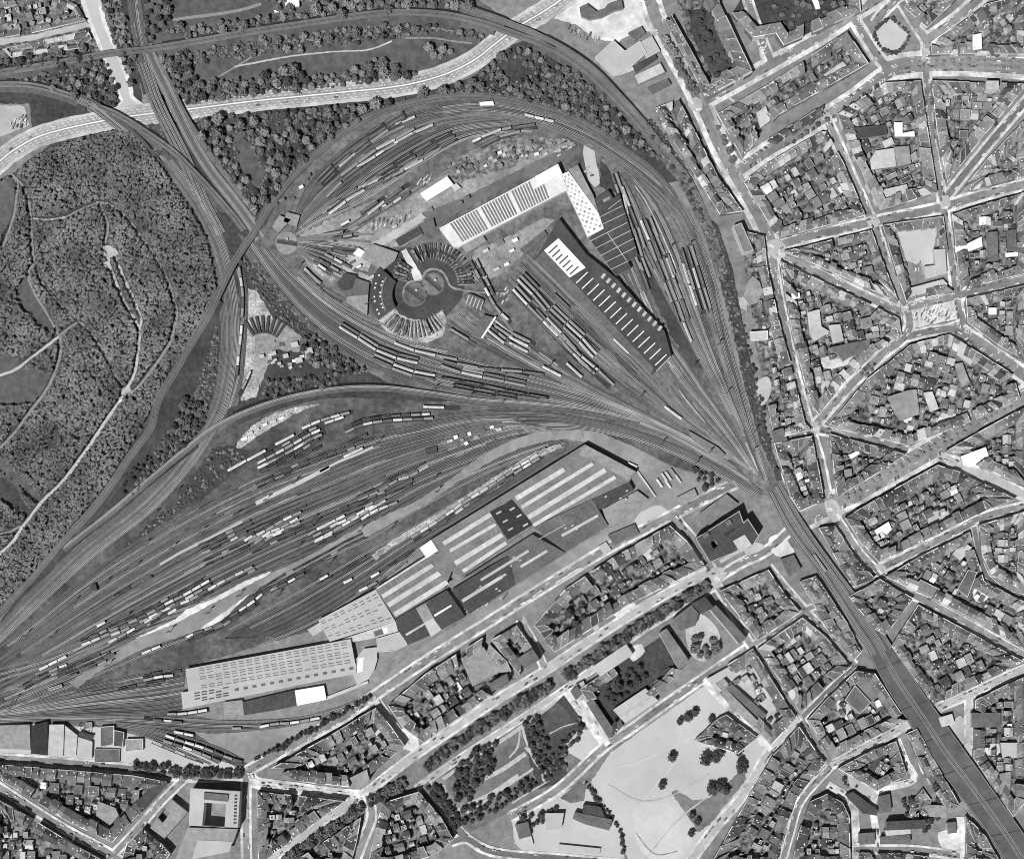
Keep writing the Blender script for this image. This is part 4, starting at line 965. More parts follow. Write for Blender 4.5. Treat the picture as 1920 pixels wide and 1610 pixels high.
# ---- skewed pale shed
q = PL("597,1162 704,1105 741,1164 618,1202")
b = big('goods_shed', "pale skewed shed with dark rooflight dashes beside the big goods hall", 'warehouse', q, 10, 'r_light', 'wall_l')
dashes(b, 'rooflight_row', q, (.1, .19, .42, .52, .76, .86), 9, 'r_dark', fill=.6, vw=.028)
big('goods_shed', "tiny pale annex at the west tip of the skewed shed", 'annex', "577,1180 599,1167 605,1180 587,1192", 5, 'r_light', 'wall_l')
b = big('goods_shed', "low patchwork of grey sheds below the skewed shed", 'annex', "640,1199 741,1165 746,1183 700,1196 660,1203", 5, 'r_pale', 'wall')
patch(b, 'roof_panel', "700,1184 716,1178 720,1188 704,1193", 'r_dark', .3); patch(b, 'roof_panel', "716,1178 726,1175 728,1184 720,1188", 'r_white', .3)
# ---- middle hall with pale strips
q = PL("704,1103 828,1043 846,1073 741,1158")
b = big('goods_hall', "grey hall with long pale roof strips, southwest section", 'warehouse', "704,1103 797,1043 826,1035 846,1072 833,1104 741,1158", 11, 'r_grey', 'wall')
q = PL("704,1103 800,1042 845,1094 741,1158")
monitors(b, 'roof_strip', q, ((.02, .98),), ((.0, .05), (.24, .36), (.52, .66), (.84, .98)), 'r_cream', 1.0)
for u in (.12, .24, .36, .48, .6, .72, .84):
    monitors(b, 'roof_rib', q, ((u, u + .012),), ((.06, .24), (.37, .52)), 'r_mid', .25)
big('goods_shed', "white square block on the northwest edge of the goods hall", 'annex', "787,1027 808,1012 821,1032 800,1046", 13, 'r_white', 'wall_l')
b = big('goods_hall', "dark low hall with a thin bright ridge under the striped section", 'warehouse', "741,1160 838,1106 872,1155 806,1191 765,1208 746,1180", 8, 'r_char', 'wall', None)
patch(b, 'roof_panel', "780,1140 798,1130 826,1182 808,1193", 'r_mid', .4); patch(b, 'roof_panel', "796,1166 812,1158 828,1180 808,1194", 'r_pale', .5)
patch(b, 'skylight', "760,1188 805,1162 806,1165 762,1192", 'r_pale', .7); patch(b, 'skylight', "814,1152 846,1133 847,1136 815,1156", 'r_white', .7)
# ---- main goods hall
b = big('goods_hall', "huge goods hall with bright parallel roof strips beside the yard road", 'warehouse',
        "808,1012 1097,833 1193,884 1180,902 1000,985 865,1080 838,1066", 12, 'r_grey', 'wall', None)
def strip4(x0, y0, x1, y1, w): 
    L = hypot(x1 - x0, y1 - y0); nx, ny = -(y1 - y0) / L * w, (x1 - x0) / L * w
    return [(x0, y0), (x1, y1), (x1 + nx, y1 + ny), (x0 + nx, y0 + ny)]
for x0, y0, x1, y1, w, m in ((829, 1016, 950, 941, 8, 'r_cream'), (842, 1030, 928, 980, 6, 'r_cream'), (851, 1052, 940, 998, 9, 'r_cream'), (866, 1068, 948, 1014, 7, 'r_cream'),
                          (965, 931, 1056, 876, 9, 'r_cream'), (976, 948, 1110, 866, 7, 'r_cream'), (988, 966, 1133, 877, 9, 'r_cream'), (998, 982, 1152, 891, 7, 'r_cream')):
    patch(b, 'roof_strip', strip4(x0, y0, x1, y1, w), m, 1.3)
for x0, y0, x1, y1 in ((840, 1026, 900, 990), (848, 1043, 930, 993), (975, 943, 1050, 897), (984, 959, 1110, 882), (994, 977, 1135, 891)):
    for k in range(7):
        t = (k + .5) / 7; x, y = x0 + (x1 - x0) * t, y0 + (y1 - y0) * t
        patch(b, 'roof_rib', strip4(x, y, x + 4.5, y + 7, .9), 'r_dark', .2)
patch(b, 'black_roof_panel', "918,960 959,937 998,984 952,1012", 'r_black', 1.6, label="black roof panel with pale lights in the middle of the hall")
for x, y in ((930, 962), (955, 955), (942, 978), (968, 968), (952, 993), (980, 985)):
    patch(b, 'skylight', strip4(x, y, x + 9, y - 5, 3), 'r_pale', .7, 13.5)
patch(b, 'roof_panel', "1098,834 1192,884 1176,900 1130,872 1112,862 1085,852", 'r_mid', .6)
for i, (lab, p_, m) in enumerate((("dark low hall with a pale skylight, southwest of the lower range", "846,1106 952,1042 966,1096 880,1150", 'r_char'),
                 ("dark low hall with a pale skylight, middle of the lower range", "868,1084 998,1002 1060,1036 967,1095 953,1040", 'r_dark'),
                 ("dark low hall beneath the bright strips, northeast of the lower range", "1000,988 1110,936 1140,985 1061,1034", 'r_dark'),
                 ("dark gabled roof block at the northeast end of the goods hall", "1110,936 1178,900 1188,918 1124,955", 'r_char'))):
    bb = big('goods_hall', lab, 'warehouse', p_, 8 + .3 * i, m, 'wall')
    if i < 3:
        s_ = [(865, 1124, 940, 1078, 6), (975, 1060, 1025, 1030, 5), (1052, 1002, 1120, 964, 5)][i]
        patch(bb, 'skylight', strip4(*s_), 'r_pale', 1.2)
        s_ = [(905, 1100, 948, 1074, 4), (900, 1085, 990, 1030, 5), (1010, 1010, 1060, 982, 1.2)][i]
        patch(bb, 'skylight', strip4(*s_), 'r_light', .8)
    for k in range(4):
        c_ = ctr(PL(p_)); r_ = random.Random(i * 7 + k); x, y = c_[0] + r_.uniform(-25, 25), c_[1] + r_.uniform(-10, 10)
        patch(bb, 'roof_vent', strip4(x, y, x + 4, y - 2.4, 2.5), 'r_pale', 1)
big('goods_shed', "grey patched shed at the east corner of the goods hall", 'warehouse', "1130,955 1195,920 1215,935 1200,952 1150,985 1140,984", 5, 'r_mid', 'wall')
big('goods_shed', "dark flat shed on the apron north of the lower street", 'warehouse', "1140,1003 1190,982 1198,1000 1152,1022", 4.5, 'r_dark', 'wall')
big('boundary_wall', "long low wall dividing the apron from the paved bus yard", 'wall', "1098,832 1195,884 1193,888 1096,836", 4, 'r_dark', 'wall_d')
big('boundary_wall', "thin pale wall running down from the hall's northeast corner", 'wall', "1196,882 1230,930 1228,931 1194,884", 3, 'r_pale', 'wall_l')
big('shed', "grey flat building by the tracks east of the paved yard", 'shed', "1268,933 1302,916 1308,930 1280,948 1272,944", 5, 'r_mid', 'wall')
big('kiosk', "small pale booth among the apron vans by the street", 'kiosk', "1122,1024 1136,1016 1146,1030 1132,1038", 4, 'r_pale', 'wall')

# ---- white striped workshop
q = PL("824,428 1046,309 1062,356 850,463")
b = big('workshop', "bright white workshop with dark roof stripes north of the roundhouse", 'workshop', "824,428 1003,332 1046,308 1063,356 860,463 850,462", 10, 'r_bright', 'wall_l')
n = 34
for k in range(n):
    if k in (0, 11, 22): continue
    u = .06 + .80 * k / n
    monitors(b, 'roof_stripe', q, ((u, u + .0135),), ((.05 if k < 30 else .42, .98),), 'r_grey', .4)
patch(b, 'roof_panel', "1003,332 1046,308 1054,326 1010,351", 'r_white', 2.0)
b = big('workshop', "white speckled workshop wing beside the dark depot", 'workshop', "1046,330 1066,322 1122,400 1132,428 1102,444 1085,405 1062,357", 9, 'r_white', 'wall_l')
q = PL("1049,333 1066,324 1131,427 1102,442")
for a_ in range(5):
    for b_ in range(19):
        if (a_ + b_) % 2: continue
        u, v = (a_ + .3) / 5.2, (b_ + .3) / 19.5
        z_ = [quadpt(q, u_, v_) for u_, v_ in ((u, v), (u + .13, v), (u + .13, v + .034), (u, v + .034))]
        if inside(z_[0], PL("1046,330 1066,322 1122,400 1132,428 1102,444 1085,405 1062,357")) and inside(z_[2], PL("1046,330 1066,322 1122,400 1132,428 1102,444 1085,405 1062,357")): patch(b, 'skylight', z_, 'r_pale' if b_ % 3 else 'r_mid', .4)
big('workshop', "grey block joining the white workshop and the dark depot", 'workshop', "1066,318 1083,309 1098,340 1112,366 1118,386 1122,398 1098,364 1078,336", 8, 'r_mid', 'wall')
q = PL("1118,378 1162,364 1196,478 1155,516")
b = big('depot', "dark flat depot ruled by thin pale ridge lines", 'depot', "1105,447 1133,430 1122,398 1116,372 1140,357 1150,372 1162,365 1196,478 1177,489 1183,502 1155,516", 9, 'r_char', 'wall')
for x0, y0, x1, y1 in ((1122, 408, 1166, 386), (1126, 422, 1172, 400), (1106, 452, 1176, 417), (1115, 466, 1182, 432), (1124, 480, 1188, 447), (1134, 492, 1192, 463), (1145, 505, 1178, 489), (1140, 392, 1164, 374)):
    patch(b, 'ridge_light', strip4(x0, y0, x1, y1, 1.1), 'r_pale', .6)
patch(b, 'ridge_light', strip4(1139, 436, 1175, 488, 1), 'r_pale', .5); patch(b, 'roof_light', "1130,375 1143,368 1145,373 1132,380", 'r_mid', .8)
# ---- skylight hall
b = big('carriage_hall', "long dark carriage hall crossed by thin bright skylight bars", 'workshop', "1003,487 1022,455 1048,410 1100,478 1156,522 1246,622 1259,668 1222,702", 10, 'r_char', 'wall')
for k in range(15):
    t = k / 14; x = 1080 + t * 148; y = 530 + t * 154
    patch(b, 'skylight', strip4(x, y, x + 21, y - 20, 1.9), 'r_white', .9)
for k in range(12):
    t = k / 11; x = 1126 + t * 106; y = 520 + t * 98
    patch(b, 'roof_light', strip4(x, y, x + 6, y - 8, 5.5), 'r_pale', .9)
patch(b, 'roof_panel', "1020,470 1047,447 1098,502 1068,521", 'r_white', 1.1)
for k in range(7):
    x = 1028 + k * 6.6; y = 474 + k * 6.6
    patch(b, 'roof_stripe', strip4(x, y, x + 16 - 2 * (k % 3), y - 15 + 2 * (k % 3), 2.6), 'r_char', .3, 11.1)
patch(b, 'roof_edge', strip4(1230, 695, 1257, 668, 1.4), 'r_pale', .6)
patch(b, 'roof_panel', "1004,487 1020,470 1068,521 1226,690 1220,701", 'r_dark', .5)
# ---- white shed in the upper yard and neighbours
big('shed', "bright white oblong shed in the upper yard", 'shed', "788,363 838,331 850,346 800,377", 6, 'r_white', 'wall_l')
big('shed', "small grey annex at the end of the white oblong shed", 'annex', "847,349 856,344 864,352 853,360", 4, 'r_pale', 'wall')
big('engine_shed', "dark oblong building north of the roundhouse", 'engine shed', "741,450 786,425 792,438 749,462", 7, 'r_char', 'wall_l')
big('engine_shed', "second dark building with pale outline beside the yard loop", 'engine shed', "780,425 812,410 816,425 790,437", 5, 'r_dark', 'wall')
big('workshop', "mid-grey flat workshop west of the engine stalls", 'workshop', "690,462 700,458 746,474 740,488 718,506 680,484", 6, 'r_mid', 'wall')
big('workshop', "small block with black roof by the roundhouse lane", 'workshop', "646,512 668,517 660,541 640,545 632,530", 6, 'r_char', 'wall')
big('workshop', "pale flat workshop beside the roofed roundhouse arc", 'workshop', "650,557 690,552 688,590 650,566", 5, 'r_mid', 'wall')
big('workshop', "dark workshop between the pale block and the lane", 'workshop', "634,543 664,520 692,530 690,552 648,556", 5.5, 'r_dark', 'wall')
big('shed', "small white hut on the lane by the engine stalls", 'hut', "662,476 672,465 684,472 676,482", 4, 'r_white', 'wall_l')
big('workshop', "long plain roof block beside the shed road", 'workshop', "866,462 905,442 912,452 875,474", 4, 'r_mid', 'wall')
big('shed', "low dark garden shed by the carriage hall", 'shed', "975,468 1020,432 1026,440 985,477", 3.5, 'r_dark', 'wall_d')
big('boundary_wall', "thin pale wall along the south of the shed road", 'wall', "905,440 1030,370 1031,372 906,442", 3, 'r_pale', 'wall_l')
b = big('comb_shed', "small shed with comb-like bright roof bars", 'shed', "868,556 880,550 908,562 894,588", 5, 'r_dark', 'wall')
for k in range(5):
    x = 873 + k * 6.5; y = 569 + k * 3; patch(b, 'roof_bar', strip4(x, y, x + 6, y - 16, 2), 'r_pale', .5)
b = big('shed', "L-shaped dark shed with a bright gutter", 'shed', "884,628 906,590 928,596 904,634", 6, 'r_dark', 'wall'); patch(b, 'roof_panel', strip4(902, 633, 928, 593, 3.5), 'r_white', .5)
big('shed', "dark barn by the trams of the station throat", 'shed', "1292,808 1345,838 1360,852 1352,860 1300,825", 5, 'r_grey', 'wall')
big('shed', "pale hut with a black notch on the circle line bank", 'hut', "899,192 924,190 926,197 901,198", 4, 'r_white', 'wall_l')
big('shed', "grey blocks by the small turntable's bank", 'shed', "538,398 562,404 556,425 532,415", 5, 'r_mid', 'wall')
big('shed', "grey flat block northwest of the small turntable", 'shed', "510,425 524,404 545,412 522,436", 5, 'r_mid', 'wall')
for i, (x, y, w_) in enumerate(((507, 660, 9), (530, 665, 9), (553, 672, 12), (570, 655, 14), (545, 643, 12), (520, 680, 6), (486, 666, 8))):
    big('hut', f"small pale hut in the ash yard, {nth([2, 3, 6, 7, 5, 4, 1][i]) if False else nth(i + 1)} of the loose cluster from the northwest bank", 'hut', strip4(x, y, x + w_, y - w_ * .3, w_ * .8), 4, 'r_light' if i % 2 else 'r_pale', 'wall')

# ---- the roundhouse, its open stalls and turntables
def arcpts(c, r, a0, a1, n=14): return [(c[0] + r * cos(radians(a0 + (a1 - a0) * k / n)), c[1] - r * sin(radians(a0 + (a1 - a0) * k / n))) for k in range(n + 1)]
C1, C2 = (777, 552), (812, 533)
p = arcpts(C1, 83, 142, 214) + arcpts(C1, 42, 212, 146)
p = [(x if hypot(x - C1[0], y - C1[1]) < 60 else x, y) for x, y in p]
b = big('roundhouse', "dark curved engine shed arc beside the twin turntables", 'roundhouse', p, 8, 'r_char', 'wall', None)
mb = MB(); q = arcpts(C1, 63, 148, 210); q2 = arcpts(C1, 60, 148, 210)
mb.prism([W(*z_, 8) for z_ in q] + [W(*z_, 8) for z_ in reversed(q2)], 7.9, 9.0, 'r_grey', 'r_grey'); b.add('roof_monitor', mb)
for k in range(10):
    a = 152 + k * 6.2
    for r_ in (66, 77):
        if (k + r_) % 3: 
            x, y = arcpts(C1, r_, a, a, 1)[0]; patch(b, 'smoke_vent', strip4(x, y, x + 3, y - 1, 2.4), 'r_white', 1.4)
def stall(c, a, r0, r1, w, m, lab, loco=None):
    """one roofless engine stall: two low walls and a floor pit"""
    (x0, y0), (x1, y1) = arcpts(c, r0, a, a, 1)[0], arcpts(c, r1, a, a, 1)[0]
    bb = House('engine_stall', lab, 'engine stall', [(x0, y0), (x1, y1)], 'roofless stalls round the turntables')
    for sg in (1, -1):
        mb = MB(); d = w / 2 * sg; s_ = strip4(x0, y0, x1, y1, 1); L = hypot(x1 - x0, y1 - y0); nx, ny = -(y1 - y0) / L, (x1 - x0) / L
        mb.prism([W(x0 + nx * d, y0 + ny * d), W(x1 + nx * d, y1 + ny * d), W(x1 + nx * (d + .9 * sg), y1 + ny * (d + .9 * sg)), W(x0 + nx * (d + .9 * sg), y0 + ny * (d + .9 * sg))], 0, 1.6, 'wall', m); bb.add('wall', mb)
    mb = MB(); mb.prism([W(*z_) for z_ in strip4(x0, y0, x1, y1, 1.6)], .3, .75, 'black', 'black'); bb.add('pit', mb)
    if loco:
        t = .5; x, y = lerp2((x0, y0), (x1, y1), t); L = hypot(x1 - x0, y1 - y0)
        put(loco[0], loco[1], x, y, (x1 - x0) / L, (y1 - y0) / L, .9, f"{TONE[loco[1]][0]} {KN[loco[0]][1]} standing in {lab.replace('roofless engine ', '')}")
r_ = random.Random(8)
N1 = [(C2, a, 46, 78, 5.6) for a in range(2, 176, 6) if not 122 < a < 141]
for i, (c, a, r0, r1, w_) in enumerate(N1):
    lab = f"roofless engine stall, {nth(i + 1)} counter-clockwise from the east on the upper arc"
    stall(c, a, r0, r1, w_, r_.choice(('r_pale', 'r_mid', 'r_grey')), lab, (('loco', r_.choice('dkg')) if r_.random() < .55 else None))
for i in range(15):
    lab = f"roofless engine stall, {nth(i + 1)} from the west on the sunny lower arc"
    stall(C1, 226 + i * 6, 50, 82, 6, 'r_mid', lab, (('loco', r_.choice('ddg')) if i in (1, 3, 5, 11) else None))
for nm, c, r0, ang in (("west", C1, 21, 35), ("east", C2, 19, 40), ("small", (538, 456), 19, 8)):
    lab = {'west': "southwestern turntable of the overlapping pair", 'east': "northeastern turntable of the overlapping pair", 'small': "lone turntable at the yard's western tip"}[nm]
    t = House('turntable', lab, 'turntable', [c]); w0 = W(*c)
    mb = MB(); pts = [W(*z_) for z_ in arcpts(c, r0 + 2.4, 0, 360, 40)[:-1]]; mb.prism(pts, 0, .86, 'apron', 'ballast_m' if nm != 'small' else 'apron'); t.add('rim', mb)
    mb = MB(); pts = [W(*z_) for z_ in arcpts(c, r0, 0, 360, 40)[:-1]]; mb.sheet(pts, .9, 'ballast_e' if nm != 'small' else 'ballast_l'); t.add('pit_floor', mb)
    mb = MB(); mb.box(w0[0], w0[1], .9, 1.5, r0 * 2 * S, 4.4, radians(-ang), 'r_char'); t.add('bridge', mb)
    for sg in (1, -1):
        mb = MB(); mb.box(w0[0] - sg * 2.3 * sin(radians(-ang)), w0[1] + sg * 2.3 * cos(radians(-ang)), 1.5, 2.5, r0 * 2 * S, .25, radians(-ang), 'r_mid'); t.add('railing', mb)
    mb = MB(); mb.box(w0[0] + 4 * sin(radians(ang)), w0[1] + 4.2, 1.2, 3.6, 2.2, 2.2, radians(-ang), 'wall_l', 'r_pale'); t.add('cabin', mb)
# second fan of pits in the ash yard
for i in range(8):
    a = 122 - i * 9.5; (x0, y0), (x1, y1) = arcpts((494, 662), 38, a, a, 1)[0], arcpts((494, 662), 70, a, a, 1)[0]
    big('coal_stack', f"dark stack in the radial fan of the ash yard, {nth(i + 1)} from the west", 'coal stack', strip4(x0, y0, x1, y1, 4.2), 2.6, 'r_char', 'black')
r_ = random.Random(17)
for k in range(16):
    x, y = r_.uniform(500, 575), r_.uniform(640, 690)
    big('hut', f"small shack in the ash yard clutter, {nth(k + 1)} of the loose scatter", 'hut', strip4(x, y, x + r_.uniform(4, 8), y - r_.uniform(0, 4), r_.uniform(3, 6)), r_.uniform(2, 3.5), r_.choice(('r_pale', 'r_white', 'r_mid', 'r_dark', 'r_light')), 'wall')
# ---- left edge factories and other single buildings
for nm, lab, cat, p_, h_, rf, pp in (
 ('factory', "pale flat factory roof at the west edge", 'factory', "-10,1360 55,1358 57,1405 -10,1402", 6, 'r_mid', None),
 ('factory', "black-roofed factory at the west edge", 'factory', "60,1360 88,1352 90,1415 58,1412", 8, 'r_black', None),
 ('factory', "long light factory with a roof slot", 'factory', "93,1358 120,1358 118,1416 90,1416", 9, 'r_pale', None),
 ('factory', "pale sawn-off factory beside the slotted roof", 'factory', "122,1360 145,1378 142,1415 119,1415", 7, 'r_pale', None),
 ('warehouse', "white-roofed warehouse with car park in the factory strip", 'warehouse', "143,1380 173,1390 172,1420 140,1418", 5, 'r_light', None),
 ('warehouse', "dark oblong warehouse in the factory strip", 'warehouse', "188,1362 214,1360 213,1395 188,1400", 6, 'r_dark', 'wall_l'),
 ('warehouse', "charcoal gabled warehouse in the factory strip", 'warehouse', "214,1368 233,1372 230,1400 213,1398", 7, 'r_char', 'wall_l'),
 ('warehouse', "mid-grey flat shed beside the wagon ends", 'warehouse', "236,1385 268,1384 268,1405 235,1408", 5, 'r_mid', 'wall_l'),
 ('warehouse', "dark skewed shed with parked lorries in the factory strip", 'warehouse', "150,1370 175,1378 170,1388 146,1378", 5, 'r_char', None),
 ('warehouse', "square hut north of the factory strip", 'hut', "160,1354 172,1353 173,1364 161,1365", 4, 'r_mid', None),
 ('garden_wall', "garden-walled plot south of the dark oblong warehouse", 'annex', "178,1403 225,1404 224,1428 178,1428", 3, 'r_dark', 'wall'),
 ('pavilion', "round white kiosk by the woodland path junction", 'kiosk', None, 4, 'r_white', None),
 ('sports_hall', "white hall at the top edge by the park lane", 'hall', "533,-8 560,-8 561,12 536,14", 6, 'r_white', None),
 ('shed', "small white lorry shed in the upper park", 'hut', "514,20 522,19 523,23 515,24", 3, 'r_white', None),
 ('warehouse', "pale angular warehouse south of the bright forecourt", 'warehouse', "1116,108 1150,76 1172,96 1200,78 1212,100 1180,128 1152,143", 7, 'r_light', 'wall_l'),
 ('warehouse', "pale oblong warehouse facing the boulevard", 'warehouse', "1199,80 1222,68 1238,96 1212,110", 6, 'r_light', None),
 ('warehouse', "dark gabled wing with white cars beside the boulevard", 'warehouse', "1186,124 1228,103 1232,110 1192,136", 6, 'r_char', None),
 ('warehouse', "low pale works south of the dark gabled wing", 'warehouse', "1150,142 1196,118 1200,124 1184,134 1156,143", 4, 'r_pale', None),
 ('garage', "grey garage court beside the boulevard", 'garage', "1188,142 1238,118 1248,136 1196,160", 4, 'r_pale', 'wall_d'),
 ('shed', "dark sports building inside the curving drive", 'shed', "1214,165 1252,148 1258,158 1222,176", 5, 'r_dark', None),
 ('hangar', "dark-roofed house on the bright forecourt", 'house', "1087,14 1100,8 1118,22 1133,17 1140,8 1165,0 1168,16 1150,20 1128,32 1104,36 1090,30", 7, 'r_dark', None),
 ('shed', "grey shed at the forecourt's south corner", 'shed', "1178,62 1202,50 1210,62 1190,76", 6, 'r_dark', None),
 ):
    if p_ is None: p_ = arcpts((228, 753), 4.2, 0, 350, 16)
    big(nm, lab, cat, p_, h_, rf, 'wall' if pp is None else pp, pp)

# ---- office blocks round courtyards
def court(name, label, cat, outer, inner, h, roof, wall, rim=None):
    o, i_ = PL(outer), PL(inner); BIGS.append(o); b = House(name, label, cat, o); b.h = h
    ow, iw = [W(x, y, h) for x, y in o], [W(x, y, h) for x, y in i_]
    mb = MB(); n = len(o)
    for k in range(n):
        j = (k + 1) % n
        for P_, in ((ow,), (iw,)):
            a, c = P_[k], P_[j]; mb.face([(a[0], a[1], 0), (c[0], c[1], 0), (c[0], c[1], h), (a[0], a[1], h)], wall)
    b.add('wall', mb)
    mb = MB()
    for k in range(n):
        j = (k + 1) % n; mb.prism([ow[k], ow[j], iw[j], iw[k]], h - .3, h + .02, roof, roof)
    b.add('roof', mb)
    if rim:
        mb = MB(); q = inset(ow, .8)
        for k in range(n):
            j = (k + 1) % n; mb.prism([ow[k], ow[j], q[j], q[k]], h, h + 1.0, rim, rim)
        b.add('parapet', mb)
    return b
b = court('office_block', "large white-roofed office block round a courtyard in the southwest", 'office block', "357,1477 450,1483 446,1551 354,1547", "383,1504 424,1507 421,1551 379,1547", 20, 'r_light', 'wall_l')
patch(b, 'plant_room', "383,1485 429,1489 427,1502 383,1498", 'r_dark', 2.5)
for k in range(9): patch(b, 'roof_vent', strip4(440 - k * .25, 1489 + k * 6.4, 445 - k * .25, 1489.5 + k * 6.4, 3), 'r_char', .8)
b = big('office_block', "grey lower wing south of the white courtyard block", 'office block', "352,1551 445,1554 436,1580 345,1620 325,1620", 12, 'r_mid', 'wall_l')
patch(b, 'roof_terrace', "370,1574 436,1577 430,1596 360,1610", 'r_light', .5)
b = court('house', "grey courtyard house on the slanting street by the white block", 'house', "281,1551 321,1497 352,1522 308,1571", "296,1532 309,1514 319,1524 305,1542", 11, 'r_mid', 'wall')
b = court('office_block', "dark stepped office block with pale outlines beside the railway", 'office block', "1304,1009 1379,962 1386,957 1394,979 1402,972 1423,1004 1412,1022 1331,1054",
          "1332,1017 1340,1012 1341,1011 1343,1016 1344,1017 1348,1022 1346,1023 1338,1029", 22, 'r_char', 'wall', 'r_light')
for p_, m in (("1358,978 1368,973 1373,982 1363,987", 'r_dark'), ("1315,1002 1326,996 1331,1004 1320,1010", 'r_dark')): patch(b, 'stair_tower', p_, m, 3)
patch(b, 'roof_garden', "1374,1014 1396,1002 1410,1022 1388,1036", 'r_pale', 1.2); patch(b, 'roof_panel', "1348,1050 1384,1030 1386,1036 1352,1056", 'r_pale', .6)
patch(b, 'roof_light', "1358,1001 1376,990 1378,994 1360,1005", 'r_black', .8)
